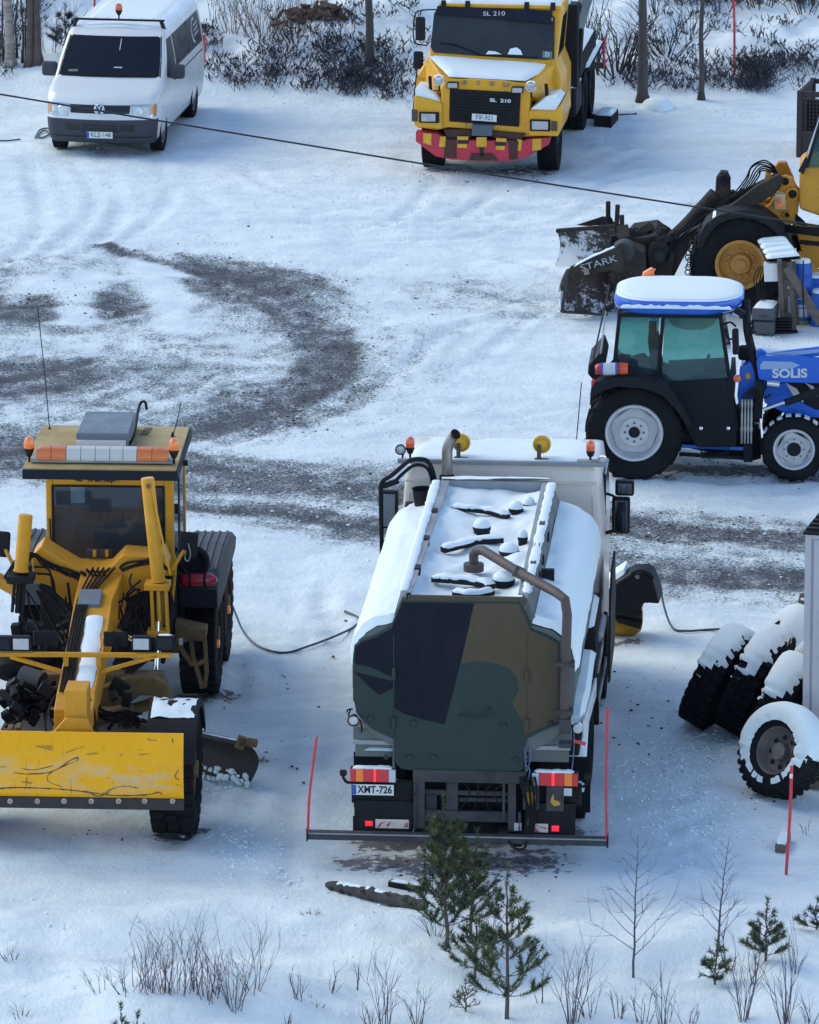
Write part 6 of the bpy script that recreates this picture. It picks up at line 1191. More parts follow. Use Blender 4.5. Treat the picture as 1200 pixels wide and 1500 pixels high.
def loader():
    rz = -4.0; g = G(1084, 466); g.y += .25; loc = (g.x, g.y, hz(g.x, g.y)); t = thing('wheel_loader', 'yellow wheel loader with dark lifting arms and a dark two-winged plough', 'wheel loader', loc, rz); K = Ref(loc, rz); Yp = K.Y; P = K.P
    def pr(nm, pts, d0, d1, m, par=None, lab=None, bev=.012, **k): return part(nm, par or t, lab, bevel=bev, **k)(lambda b: b.prism([Yp(x, y, d0) for x, y in pts], 'y', d0, d1, m))
    cx, cz = Yp(1084.5, 394, -.05); RR = cz + .0; RR = .735; cz = RR
    def lw(x, y, s):
        o = wheel(t, (x, y, cz), RR, .5, .37, s, 'loader_rim', 'block', 26, rim_loader); o.rotation_mode = 'XYZ'; o.rotation_euler = (0, 0, R(-90)); o.rotation_mode = 'XYZ'; return o
    W1 = lw(cx, .22, 1); lw(cx, 1.78, -1); lw(cx + 2.75, .22, 1); lw(cx + 2.75, 1.78, -1)
    def chain(b):
        random.seed(2)
        for s in (.06, .4):
            for k in range(44):
                a = 2 * PI * k / 44; r = RR + .02 + .03 * (k % 2); x = cx + r * math.cos(a); z = cz + r * math.sin(a)
                b.tube([(x + .04 * math.cos(q), s - .1 + .03 * math.sin(q) * (k % 2), z + .04 * math.sin(q)) for q in [j * PI / 3 for j in range(7)]], .010, 'dirty_steel', 5)
    part('snow_chain', t, 'steel snow chain round the front wheel', split=False)(chain)
    # fender
    fo = [(1021, 362), (1024, 345), (1034, 328), (1052, 316), (1075, 309), (1098, 308), (1120, 315), (1138, 328), (1152, 345), (1162, 365), (1154, 366), (1144, 350), (1131, 335), (1112, 324), (1092, 319), (1072, 321), (1052, 329), (1040, 342), (1033, 354), (1028, 366)]
    fd = pr('mudguard', fo, -.12, .55, 'plastic', bev=.01)
    part('mudguard_snow', fd)(lambda b: b.grid(lambda u, v: P(1023 + 30 * u, 361 - 43 * math.sin(u * PI / 2) ** .8, -.1) + Vector((0, .06 + .5 * v, .01)), 12, 6, 'snow'))
    # frame and arms
    pr('front_frame', [(1030, 330), (1060, 310), (1105, 300), (1150, 330), (1165, 370), (1150, 400), (1040, 400)], .62, 1.35, 'loader_yellow')
    twr = pr('arm_tower', [(1110, 311), (1128, 300), (1140, 280), (1139, 268), (1150, 258), (1162, 262), (1166, 272), (1172, 280), (1171, 296), (1167, 330), (1145, 326), (1130, 322)], .5, .66, 'loader_yellow', lab='yellow tower with pivot holes carrying the arms'); pr('arm_tower', [(1095, 305), (1128, 290), (1132, 250), (1140, 238), (1152, 238), (1163, 262), (1166, 320)], 1.3, 1.46, 'loader_yellow')
    for px, py, r in ((1161, 283.5, .10), (1150, 265, .09), (1153, 314, .06)):
        X, Z = Yp(px, py, .5); part('pivot_pin', twr)(lambda b: (b.lathe([(r, .0), (r, -.05), (r * .7, -.06), (r * .62, .01)], (X, .5, Z), (0, 1, 0), 'loader_yellow', 20), b.lathe([(r * .62, -.012), (0, -.012)], (X, .5, Z), (0, 1, 0), 'plate_ink', 20)))
    pr('warning_lamp_box', [(1134, 283), (1151, 284), (1151, 308), (1135, 307)], .36, .5, 'letter_dull2', bev=.015); pr('orange_lamp', [(1139, 299), (1148, 299), (1148, 304), (1139, 304)], .33, .36, 'amber'); pr('orange_lamp', [(1138, 290), (1143, 290), (1143, 298), (1138, 298)], .33, .36, 'amber_dark')
    for d in (.30, 1.5):
        pr('lifting_arm', [(940, 432), (955, 402), (965, 372), (985, 352), (1030, 328), (1070, 302), (1110, 272), (1140, 256), (1148, 262), (1142, 278), (1118, 296), (1090, 308), (1050, 318), (1020, 348), (1000, 380), (985, 410), (978, 432)], d, d + .14, 'arm_grey', lab='dark lifting arm')
    pr('tilt_lever', [(1044, 334), (1049, 262), (1056, 252), (1066, 253), (1070, 264), (1071, 322)], .8, 1.0, 'arm_grey', lab='upright dark tilt lever'); X, Z = Yp(1062, 262, .8); part('lever_pin', t)(lambda b: b.lathe([(.09, 0), (.08, -.03), (.04, -.03), (.035, -.01), (0, -.01)], (X, .8, Z), (0, 1, 0), 'plastic', 18))
    part('tilt_cylinder', t)(lambda b: (b.tube([P(974, 360, .9), P(1010, 325, .9)], .10, 'arm_grey', 14), b.tube([P(1000, 340, .9), P(1050, 285, .9)], .13, 'arm_grey', 14)))
    pr('tilt_rod_cover', [(1008, 322), (1012, 310), (1024, 298), (1040, 285), (1046, 290), (1040, 312), (1020, 325)], 1.1, 1.3, 'dirty_steel')
    part('lift_cylinder', t)(lambda b: (b.cyl(P(1140, 235 + 25, 1.1), P(1060, 300, 1.1), .08, 'arm_grey', 12), b.cyl(P(1060, 300, 1.1), P(1000, 350, 1.1), .05, 'chrome', 12)))
    pr('yellow_arm_stop', [(1120, 264), (1122, 254), (1130, 258), (1128, 270), (1121, 268)], .7, 1.1, 'loader_yellow')
    def hs(b):
        random.seed(6); J = lambda s: random.uniform(-s, s)
        for k in range(6): b.hose([P(1135 + k, 244 + k * 2, .9), P(1118 + J(3), 235 + k * 3, .9), P(1100 + J(3) + k * 2, 243 + k * 3, .9), P(1092 + k * 2, 262 + k * 2, .7), P(1070, 288 + k * 5, .6), P(1020, 326 + k * 5, .5), P(985, 362 + k * 3, .5)], .012)
        for k in range(4): b.hose([P(1166, 315 + 3 * k, .5), P(1180, 330 + 3 * k, .4), P(1178, 350 + k, .4), P(1164, 362, .5)], .02)
        for k in range(5): b.hose([P(1150, 330 + k * 2, .3), P(1180, 334 + k * 2, .2), P(1230, 336 + 3 * k, .3)], .022)
        for k in range(4): b.hose([P(1015, 320 + 6 * k, .25), P(990, 345 + 5 * k, .22), P(976, 375 + 3 * k, .2)], .012)
    part('hydraulic_hoses', t, split=False)(hs)
    pr('rear_frame', [(1164, 330), (1215, 335), (1260, 345), (1260, 395), (1180, 392), (1172, 360)], .35, .5, 'loader_yellow'); pr('articulation', [(1160, 345), (1200, 350), (1200, 375), (1168, 370)], .55, 1.4, 'chassis'); pr('step_frame', [(1165, 372), (1172, 368), (1198, 395), (1220, 398), (1220, 406), (1190, 404)], .2, .3, 'loader_yellow')
    pr('steering_cylinder', [(1172, 352), (1230, 358), (1230, 364), (1172, 358)], .3, .36, 'plastic'); 
    # cab at the right edge
    cab = pr('cab_base', [(1171, 253), (1180, 245), (1290, 250), (1290, 330), (1210, 320), (1171, 307)], .35, 1.65, 'loader_yellow', lab='yellow lower cab shell', bev=.05)
    gl = pr('cab_glazing', [(1181, 247), (1197, 200), (1203, 178), (1290, 178), (1290, 252)], .40, 1.6, 'teal_glass', lab='greenish cab glass', bev=.0); part('cab_pillar', gl, bevel=.01)(lambda b: (b.bar(P(1180, 250, .4), P(1203, 175, .4), .05, .05, 'plastic'), b.bar(P(1172, 252, .5), P(1182, 232, .5), .06, .06, 'plastic')))
    part('cab_mudflap', t)(lambda b: b.prism([Yp(x, y, .3) for x, y in ((1170, 250), (1182, 228), (1184, 240), (1176, 256))], 'y', .3, .33, 'plastic'))
    # --- plough: carrier, two wings
    pr('plough_carrier', [(905, 372), (925, 350), (960, 345), (980, 360), (986, 400), (975, 436), (915, 440), (900, 420)], .35, 1.55, 'arm_grey', lab='dark plough carrier frame'); pr('carrier_plate', [(948, 368), (956, 355), (975, 357), (990, 372), (978, 432), (955, 430)], .2, .28, 'arm_grey')
    X, Z = Yp(966, 375, .2); part('carrier_hole', t)(lambda b: b.lathe([(.08, -.01), (.08, .0), (0, .0)], (X, .2, Z), (0, 1, 0), 'plate_ink', 18))
    def wing(nm, pts, d0, d1, thick, m, lab, curve=.18):
        # mouldboard: quad given by four corners, bellied inwards
        p = [P(x, y, d) for (x, y), d in zip(pts, (d0, d1, d1, d0))]; n = (p[1] - p[0]).cross(p[3] - p[0]).normalized()
        if n.y > 0: n = -n
        def f(u, v, off=0): q_ = (p[0] * (1 - u) + p[1] * u) * (1 - v) + (p[3] * (1 - u) + p[2] * u) * v; return q_ - n * (curve * math.sin(PI * v) + off)
        b = B(); b.grid(lambda u, v: f(u, v), 14, 8, m); b.grid(lambda u, v: f(u, v, thick), 14, 8, m)
        for a, c in (((0, 0), (1, 0)), ((1, 0), (1, 1)), ((1, 1), (0, 1)), ((0, 1), (0, 0))): b.grid(lambda u, v: f(a[0] + (c[0] - a[0]) * u, a[1] + (c[1] - a[1]) * u, thick * v), 10, 1, m)
        return b.build(nm, t, lab, split=False, ang=40), f
    far, ff = wing('plough_wing', [(811, 389), (838, 390), (912, 352), (908, 326)], 1.0, 1.0, .05, 'plough_dark_dusted', 'far plough wing dusted with snow')
    bpy.data.objects.remove(far)
    far, ff = wing('plough_wing', [(812, 390), (905, 395), (910, 330), (815, 337)], 2.2, 1.7, .06, 'plough_dark_dusted', 'far plough wing dusted with snow', .15)
    nearw, fn = wing('plough_wing', [(822, 456), (925, 460), (905, 372), (832, 396)], -.55, .0, .06, 'plough_rust_dusted', 'near plough wing with white lettering', .12)
    part('wing_top', nearw, bevel=.02)(lambda b: b.prism([Yp(x, y, -.56) for x, y in ((832, 398), (836, 390), (862, 378), (902, 360), (914, 364), (914, 400), (895, 396), (868, 402), (836, 410))], 'y', -.60, -.54, 'arm_grey'))
    part('wing_back', t, bevel=.03)(lambda b: b.prism([Yp(x, y, -.3) for x, y in ((898, 365), (920, 362), (945, 372), (948, 440), (905, 446), (893, 410))], 'y', -.3, .3, 'arm_grey')); X, Z = Yp(914, 370, -.35)
    part('wing_hinge', t)(lambda b: b.lathe([(0, -.02), (.15, -.01), (.16, .05), (.16, .3)], (X, -.38, Z), (0, 1, 0), 'dirty_steel', 22))
    part('rim_snow', nearw)(lambda b: snow_strip(b, [P(840, 390, -.57), P(864, 377, -.57), P(885, 368, -.57), P(901, 361, -.57)], .10, .03)); part('rim_snow', far)(lambda b: snow_strip(b, [P(828, 336, 2.1), P(860, 333, 2.0), P(900, 331, 1.8)], .12, .03))
    part('wing_rib', far, bevel=.01)(lambda b: (b.bar(P(816, 338, 2.15), P(908, 331, 1.65), .08, .06, 'arm_grey'), b.prism([Yp(x, y, 2.3) for x, y in ((844, 330), (884, 317), (905, 328), (908, 335))], 'y', 2.3, 2.34, 'arm_grey')))
    part('edge_frame', nearw, bevel=.006)(lambda b: (b.bar(P(832, 396, -.57), P(823, 457, -.57), .05, .06, 'dirty_steel'), b.bar(P(823, 457, -.57), P(890, 461, -.3), .06, .03, 'dirty_steel')))
    # lettering on the near wing, following the slope
    mt = Matrix.Translation(P(877, 386, -.615)) @ Euler((R(88), R(-17), 0)).to_matrix().to_4x4()
    part('wing_lettering', nearw)(lambda b: b.text('STARK', .10, mt, 'letter_dim', .006, wide=1.35)); part('yellow_tag', nearw)(lambda b: b.box(P(859, 398, -.615), (.08, .01, .09), 'letter_dull', rot=(0, -10, 0)))
    def posts(b):
        for (x0, y0, x1, y1, d) in ((891, 328, 891, 295, 1.9), (903, 340, 905, 300, 1.6), (912, 372, 911, 315, 1.2)): b.bar(P(x0, y0, d), P(x1, y1, d), .07, .07, 'plough_rust' if x0 > 905 else 'arm_grey')
        b.prism([Yp(x, y, 1.9) for x, y in ((886, 318), (891, 312), (898, 322), (896, 328))], 'y', 1.88, 1.92, 'arm_grey')
    part('marker_post', t, bevel=.008)(posts)
    def clut(b):
        random.seed(9)
        for k in range(26): b.box(P(random.uniform(905, 975), random.uniform(338, 362), random.uniform(.3, 1.6)), (random.uniform(.06, .3), random.uniform(.06, .3), random.uniform(.05, .2)), random.choice(['arm_grey', 'chassis', 'plastic']), rot=(random.uniform(-40, 40), random.uniform(-40, 40), 0))
        for k in range(8): b.hose([P(910 + 5 * k, 352, 1.0), P(916 + 5 * k, 330 + random.uniform(0, 10), .9), P(926 + 5 * k, 346, .8), P(930 + 5 * k, 356, .8)], .014)
    part('hitch_linkage', t, split=False, bevel=.01)(clut)
M['letter_dim'] = pmat('letter_dim', (.42, .43, .45), .5, dirt=.4, dcol=(.1, .1, .1), scale=10)
M['letter_dull2'] = pmat('lamp_box_cream', (.5, .38, .22), .5, dirt=.4)

loader()

# ---------------- blue tractor, nose to the right ----------------
M['tractor_blue'] = pmat('tractor_blue', (.005, .12, .60), .3, spec=.35, dirt=.2, dcol=(.02, .08, .3), scale=2, coat=.6)
M['rim_silver'] = pmat('rim_silver', (.62, .62, .63), .4, metal=.25, dirt=.35, dcol=(.4, .38, .36), scale=8)
M['cream_roof_liner'] = pmat('cream_sunshade', (.55, .5, .32), .6)
M['tractor_glass'] = glass('green_glass', (.62, .84, .81), .09)
M['green_film'] = pmat('teal_inner', (.05, .16, .16), .7)
def rim_tractor(b, r, w, s, m, big=True):
    h = w / 2 * s; n = 36
    b.lathe([(r * 1.03, h * .86), (r * 1.0, h * .95), (r * .93, h * .93), (r * .88, h * .6), (r * .87, h * .3), (r * .8, h * .2), (r * .86, -h * .2)], (0, 0, 0), (1, 0, 0), m, n, cap=False)
    k = 4 if not big else 5; a0 = PI / 4 * 0
    pts = []
    for i in range(k):
        for da in (-.16, .16): a = a0 + 2 * PI * i / k + da + .3; pts.append((math.cos(a) * r * .88, math.sin(a) * r * .88))
    rg = lambda f, x: [Vector((x, p[0] * f, p[1] * f)) for p in pts]
    b.loft([rg(.985, h * .18), rg(1, h * .22), rg(.96, h * .34), rg(.6, h * .42), rg(.56, h * .58)], m)
    b.lathe([(r * .52, h * .58), (r * .5, h * .62), (r * .2, h * .62)], (0, 0, 0), (1, 0, 0), m, 24)
    b.lathe([(r * (.2 if big else .34), h * .5), (r * (.2 if big else .34), h * (.8 if not big else .66)), (r * .15, h * (.86 if not big else .7)), (0, h * (.86 if not big else .7))], (0, 0, 0), (1, 0, 0), 'plastic', 20)
    for i in range(8): a = 2 * PI * i / 8; rr = r * (.33 if big else .48); b.cyl((h * .6, math.cos(a) * rr, math.sin(a) * rr), (h * .70, math.cos(a) * rr, math.sin(a) * rr), r * .035, 'plastic' if not big else 'dirty_steel', 6)
def tractor():
    rz = -4.0; g = G(929, 704); loc = (g.x, g.y, hz(g.x, g.y)); t = thing('tractor', 'blue tractor with snow on its cab roof and a blue front loader', 'tractor', loc, rz); K = Ref(loc, rz); Yp = K.Y; P = K.P
    def pr(nm, pts, d0, d1, m, par=None, lab=None, bev=.012, **k): return part(nm, par or t, lab, bevel=bev, **k)(lambda b: b.prism([Yp(x, y, d0) for x, y in pts], 'y', d0, d1, m))
    rx, rzz = Yp(929, 636, -.0); RR = rzz; fx, fz = Yp(1163, 664, .0); FR = fz + .0
    def tw(x, y, r, w, rim, s, lugs, big):
        key = 'tractor_b' if big else 'tractor_s'
        o = wheel(t, (x, y, r), r, w, rim, s, 'rim_silver', 'ag', lugs, lambda b, a, c, d, e: rim_tractor(b, a, c, d, e, big)); o.rotation_mode = 'XYZ'; o.rotation_euler = (0, 0, R(-90)); return o
    tw(rx, .2, .64, .42, .375, 1, 19, True); tw(rx, 1.75, .64, .42, .375, -1, 19, True); tw(fx, .22, .43, .28, .27, 1, 17, False); tw(fx, 1.6, .43, .28, .27, -1, 17, False)
    def fs_(b):
        for k in range(9): a = R(20 + 16 * k); b.box((fx + .445 * math.cos(a), .22, .43 + .445 * math.sin(a)), (.07, .12, .025), 'snow', rot=(0, 90 - math.degrees(a), 0))
    part('tyre_snow', t, split=False)(fs_)
    # fender
    pr('mudguard', [(864, 580), (866, 568), (876, 558), (900, 552), (930, 552), (962, 558), (985, 574), (1000, 596), (1012, 620), (1016, 628), (1005, 623), (990, 600), (970, 580), (945, 570), (905, 567), (882, 573), (870, 580)], -.1, .35, 'plastic', bev=.02)
    pr('tail_lamp', [(866, 558), (871, 556), (871, 564), (866, 566)], -.1, .0, 'red_lens')
    # cab lower black body
    lo = pr('lower_cab', [(975, 560), (1075, 555), (1079, 640), (1078, 655), (1020, 655), (1000, 618), (985, 590)], .18, 1.5, 'plastic', lab='black lower cab and steps'); pr('transmission', [(960, 610), (1110, 610), (1115, 672), (1100, 676), (1000, 655), (950, 650)], .5, 1.3, 'chassis'); pr('rear_frame', [(905, 535), (970, 560), (970, 620), (930, 640), (900, 600)], .5, 1.3, 'chassis')
    part('axle_rail', t, bevel=.01)(lambda b: (b.bar(P(995, 653, .3), P(1090, 657, .3), .04, .05, 'tractor_blue'), b.bar(P(995, 665, .3), P(1090, 671, .3), .05, .05, 'chassis'), b.bar(P(1096, 650, .3), P(1096, 676, .3), .12, .1, 'plastic')))
    part('step', t)(lambda b: (b.hose([P(1027, 628, .1), P(1027, 660, .05), P(1036, 668, .05), P(1062, 664, .05), P(1067, 655, .08), P(1067, 628, .1)], .012), b.bb(P(1028, 665, .05).x, P(1066, 665, .05).x, -.05, .2, P(1028, 669, .05).z, P(1028, 666, .05).z, 'plastic'), [b.lathe([(.02, 0), (.025, .02), (0, .03)], P(x, 627, .06), (0, -1, 0), 'chrome', 8) for x in (1027, 1067)]))
    # cab pillars and glass
    yn, yf2 = .22, 1.45
    outer = [(900, 541), (906, 459), (1050, 461), (1058, 470), (1077, 553), (1079, 655)]
    def pil(b):
        for d in (yn, yf2):
            for (x0, y0, x1, y1, w_) in ((899, 545, 908, 458, .06), (964, 552, 972, 460, .09), (1080, 630, 1055, 462, .07), (1062, 545, 1056, 470, .0), (900, 548, 968, 556, .07), (905, 461, 1057, 463, .06)):
                if w_: b.bar(P(x0, y0, d), P(x1, y1, d), .05, w_, 'plastic')
            b.hose([P(968, 553, d), P(985, 570, d), P(1000, 592, d), P(1008, 616, d), P(1012, 622, d)], .03, 'plastic', 8); b.bar(P(1010, 622, d), P(1078, 624, d), .05, .05, 'plastic')
        for (x, y) in ((900, 545), (907, 461), (1056, 463), (1079, 628)): b.bar(P(x, y, yn), P(x, y, yn) + Vector((0, yf2 - yn, 0)), .05, .05, 'plastic')
    cab = part('cab_frame', t, split=False, bevel=.008)(pil)
    for d in (yn + .01, yf2):
        pr('rear_side_window', [(901, 543), (908, 463), (966, 464), (963, 550)], d, d + .006, 'tractor_glass', cab, bev=0); pr('door_glass', [(969, 552), (974, 465), (1052, 466), (1072, 556), (1077, 622), (1012, 620), (1006, 602), (990, 574)], d, d + .006, 'tractor_glass', cab, bev=0)
    part('rear_glass', cab)(lambda b: b.grid(lambda u, v: P(900 + 7 * v, 545 - 83 * v, yn) + Vector((0, (yf2 - yn) * u, 0)), 1, 1, 'tractor_glass')); part('windscreen', cab)(lambda b: b.grid(lambda u, v: P(1080 - 25 * v, 600 - 137 * v, yn) + Vector((0, (yf2 - yn) * u, 0)), 1, 1, 'tractor_glass'))
    pr('sunshade', [(976, 466), (1050, 467), (1046, 476), (1030, 483), (1005, 484), (985, 477)], .5, .52, 'cream_roof_liner', cab)
    def ins(b):
        sx0, sz0 = Yp(985, 570, .8); b.box((sx0, .85, sz0 + .1), (.5, .5, .14), 'interior'); b.box((sx0 - .22, .85, sz0 + .42), (.14, .46, .6), 'interior', rot=(0, -8, 0)); b.box((sx0 - .27, .85, sz0 + .8), (.1, .25, .18), 'interior')
        b.box(P(1055, 560, .8), (.25, .4, .55), 'interior'); c = P(1035, 535, .8); b.tube([c + Vector((.06 * math.cos(a) * .5, .19 * math.sin(a), .19 * math.cos(a) * .7)) for a in [k * PI / 10 for k in range(21)]], .018, 'plastic', 6); b.bar(c, P(1055, 560, .8), .05, .05, 'plastic')
        b.bb(Yp(902, 545, .8)[0], Yp(1075, 545, .8)[0], yn + .05, yf2 - .05, Yp(1000, 622, .8)[1] - .1, Yp(1000, 614, .8)[1], 'interior'); b.bb(Yp(905, 545, .8)[0], Yp(960, 545, .8)[0], yn + .1, yf2 - .1, Yp(930, 552, .8)[1] - .2, Yp(930, 545, .8)[1], 'interior')
        for k in range(3): b.cyl(P(1000 + 8 * k, 575, .5), P(1003 + 8 * k, 550, .5), .01, 'plastic', 6)
    part('cab_interior', cab, split=False, bevel=.02)(ins)
    # roof
    ro = [(898, 455), (899, 436), (906, 424), (930, 416), (980, 412), (1040, 413), (1072, 420), (1087, 430), (1088, 442), (1078, 456), (1062, 463), (1000, 460), (915, 458)]
    x0, z0 = Yp(898, 456, .1); x1, _ = Yp(1089, 440, .1); zt = Yp(1000, 442, .1)[1]; xm = (x0 + x1) / 2; hx = (x1 - x0) / 2
    def rr(s, z, o=0): return [Vector((xm + o + x * s, .83 + y * s, z)) for x, y in rrect(-hx, hx, -.78, .78, .52, 8)]
    b = B(); b.loft([rr(.93, z0 - .03, -.03), rr(.985, z0 + .02, -.01), rr(1.0, z0 + .09), rr(.985, zt + .0), rr(.93, zt + .03), rr(.8, zt + .05)], 'tractor_blue'); roof = b.build('roof', t, 'blue cab roof', ang=40)
    b = B(); b.loft([rr(.985, zt - .01), rr(.965, zt + .015), rr(.91, zt + .038), rr(.8, zt + .055), rr(.5, zt + .07), rr(.1, zt + .075)], 'snow'); b.build('roof_snow', roof, 'snow covering the tractor cab roof', ang=80)
    part('roof_ledge_snow', roof)(lambda b: snow_strip(b, [(x0 + .1 + (x1 - x0 - .25) * k / 8, .055 + .01 * (k % 2), zt - .075) for k in range(9)], .07, .05))
    c = P(951, 402, 1.5); part('beacon', roof)(lambda b: (b.cyl(c - Vector((0, 0, .12)), c, .02, 'plastic', 8), b.tube([c + Vector((-.06, 0, -.03)), c + Vector((-.05, 0, -.01)), c + Vector((.05, 0, .05)), c + Vector((.06, 0, .04))], [.04, .055, .055, .04], 'amber', 14)))
    part('roof_work_lamp', roof, bevel=.01)(lambda b: (b.box(P(1083, 458, .15), (.14, .12, .1), 'plastic', rot=(0, 30, 0)), b.box(P(1078, 461, .1), (.1, .1, .03), 'headlamp', rot=(0, 30, 0)))); part('rear_work_lamp', roof, bevel=.01)(lambda b: b.box(P(893, 450, .1), (.12, .12, .08), 'plastic', rot=(0, -30, 0)))
    # rear rods and extinguisher
    part('rear_rods', t)(lambda b: (b.cyl(P(869, 527, .0), P(893, 418, .1), .013, 'dirty_steel', 6), b.cyl(P(880, 518, .2), P(889, 445, .3), .012, 'bare_steel', 6)))
    for lab, a, c in (('aerial', (852, 560), (843, 662)),): part(lab, t)(lambda b: b.tube([P(*a, -.1), P(*c, -.1)], .007, 'plastic', 5))
    pr('rear_box', [(861, 548), (862, 535), (882, 513), (888, 530), (882, 556), (870, 558)], .2, 1.2, 'plastic', bev=.02)
    e0, e1 = P(872, 541, -.02), P(920, 540, -.02); fe = part('fire_extinguisher', t, 'red fire extinguisher strapped above the rear wheel')(lambda b: b.tube([e0 + (e1 - e0) * f for f in (0, .05, .15, .85, .94, 1)], [.05, .07, .08, .08, .07, .03], 'fire_red', 16)); part('extinguisher_label', fe)(lambda b: b.tube([e0 + (e1 - e0) * .25, e0 + (e1 - e0) * .62], .083, 'letter_white', 16)); part('strap', fe)(lambda b: [b.tube([e0 + (e1 - e0) * f, e0 + (e1 - e0) * (f + .05)], .087, 'tractor_blue', 16) for f in (.2, .62)])
    part('orange_cap', fe)(lambda b: b.tube([e0 + (e1 - e0) * .78, e0 + (e1 - e0) * 1.0], [.084, .07], 'amber_dark', 16))
    pr('rear_bracket', [(920, 535), (932, 538), (935, 556), (918, 556)], .0, .1, 'plastic'); part('mudguard_snow', t)(lambda b: snow_strip(b, [P(926, 553, .05), P(937, 552, .05), P(946, 555, .05)], .08, .025))
    # mirror and front pillar
    m = pr('wing_mirror', [(1072, 483), (1082, 482), (1083, 520), (1073, 521)], -.15, -.05, 'plastic', bev=.03); part('mirror_arm', t)(lambda b: (b.hose([P(1060, 475, .1), P(1070, 472, -.1), P(1078, 478, -.1)], .014), b.hose([P(1062, 482, .1), P(1066, 495, 0), P(1074, 497, -.1)], .014)))
    part('indicator', t)(lambda b: b.lathe([(.05, 0), (.05, .03), (0, .05)], P(1080, 554, .1), (0, -1, 0), 'amber_dark', 14)); part('hazard_sticker', t)(lambda b: b.box(P(1096, 551, .3), (.06, .01, .07), 'hazard_yellow'))
    part('exhaust_pipe', t, 'tall black exhaust pipe beside the bonnet')(lambda b: b.tube(cat([P(1110, 610, .35), P(1109, 560, .35), P(1103, 520, .35), P(1096, 490, .35), P(1094, 470, .35), P(1093, 440, .5)], 4), .055, 'plastic', 12)); part('exhaust_guard', t)(lambda b: [b.hose([P(1098 + k * 5, 478 + k * 5, .3), P(1104, 470 + 8 * k, .3), P(1096, 500, .3)], .012) for k in range(3)])
    part('air_intake', t)(lambda b: b.lathe([(0, 0), (.09, .01), (.1, .05), (.1, .18), (0, .2)], P(1092, 527, .6), (0, 0, 1), 'plastic', 16))
    # bonnet
    bon = pr('bonnet', [(1084, 560), (1086, 535), (1100, 528), (1150, 536), (1200, 542), (1275, 552), (1285, 600), (1180, 612), (1150, 605), (1120, 585), (1112, 570)], .42, 1.28, 'tractor_blue', lab='blue bonnet', bev=.04); pr('bonnet_side', [(1126, 560), (1155, 562), (1165, 585), (1195, 600), (1270, 600), (1270, 612), (1180, 612), (1150, 606), (1120, 590), (1118, 575)], .36, .42, 'tractor_blue'); pr('bonnet_vent', [(1155, 562), (1260, 556), (1262, 600), (1195, 603), (1175, 588), (1166, 575)], .38, .43, 'plastic', bon)
    pr('side_panel', [(1084, 538), (1100, 530), (1112, 560), (1108, 600), (1085, 610), (1080, 580)], .3, .42, 'tractor_blue'); pr('vent_trim', [(1150, 560), (1168, 570), (1178, 590), (1165, 585)], .34, .36, 'bar_white'); pr('bonnet_trim', [(1178, 560), (1192, 566), (1198, 582), (1188, 570)], .35, .38, 'bar_white', bon); part('bonnet_snow', bon)(lambda b: snow_patch(b, lambda u, v: tuple(P(1098 + 150 * u, 530 + 14 * u, .45) + Vector((0, .02 + .78 * v, .01))), 16, 8, .05, 4)); part('yellow_sticker', t)(lambda b: b.box(P(1115, 576, .25), (.06, .01, .2), 'hazard_yellow'))
    # loader arms
    for d in (.12, 1.5):
        a = pr('loader_arm', [(1110, 547), (1108, 530), (1113, 521), (1170, 523), (1230, 528), (1290, 540), (1290, 575), (1200, 562), (1135, 560), (1112, 556)], d, d + .1, 'tractor_blue', lab='blue loader arm'); u = pr('loader_link', [(1107, 520), (1108, 514), (1114, 511), (1120, 514), (1124, 518), (1160, 513), (1220, 506), (1220, 520), (1150, 527), (1110, 530)], d + .12, d + .2, 'tractor_blue')
        if d < 1: part('loader_lettering', a)(lambda b: b.text('SOLIS', .115, MT(P(1157, 547.5, d - .006) , (90, -1.5, 0)), 'letter_white', .006, wide=1.15, bold=.006)); part('arm_stripe', a)(lambda b: b.prism([Yp(x, y, d) for x, y in ((1114, 534), (1118, 529), (1160, 530), (1172, 535), (1160, 540), (1114, 541))], 'y', d - .004, d - .001, 'stripe_pale')); part('link_stripe', u)(lambda b: b.prism([Yp(x, y, d + .12) for x, y in ((1120, 523), (1122, 518), (1200, 511), (1200, 516), (1160, 521), (1124, 526))], 'y', d + .115, d + .118, 'stripe_pale')); part('model_plate', u)(lambda b: (b.box(P(1139, 527, d + .1), (.2, .008, .045), 'letter_white'), b.text('504 2WD', .025, MT(P(1139, 527, d + .092), (90, 0, 0)), 'plate_ink', .002)))
    part('loader_post', t, bevel=.01)(lambda b: (b.bar(P(1113, 556, .2), P(1110, 612, .2), .12, .12, 'plastic'), b.bar(P(1085, 600, .3), P(1110, 612, .3), .1, .2, 'chassis')))
    part('loader_cylinder', t)(lambda b: (b.cyl(P(1118, 600, .06), P(1160, 586, .06), .025, 'chrome', 10), b.cyl(P(1150, 590, .06), P(1235, 560, .06), .05, 'plastic', 12), b.cyl(P(1124, 561, .08), P(1142, 563, .08), .045, 'chrome', 10)))
    part('control_levers', t)(lambda b: [b.lathe([(.012, -.35), (.016, -.2), (.024, -.15), (.014, -.1), (.018, 0), (.012, .12), (.02, .2), (.012, .25)], P(1087 + 4.6 * k, 612, .05), (0, 0, 1), 'bare_steel', 8) for k in range(4)])
    part('tow_hook', t)(lambda b: b.hose([P(1106, 620, .1), P(1112, 620, .05), P(1113, 628, .05)], .012, 'bare_steel')); part('front_axle', t, bevel=.02)(lambda b: b.bb(fx - .15, fx + .15, .35, 1.5, .35, .6, 'chassis'))
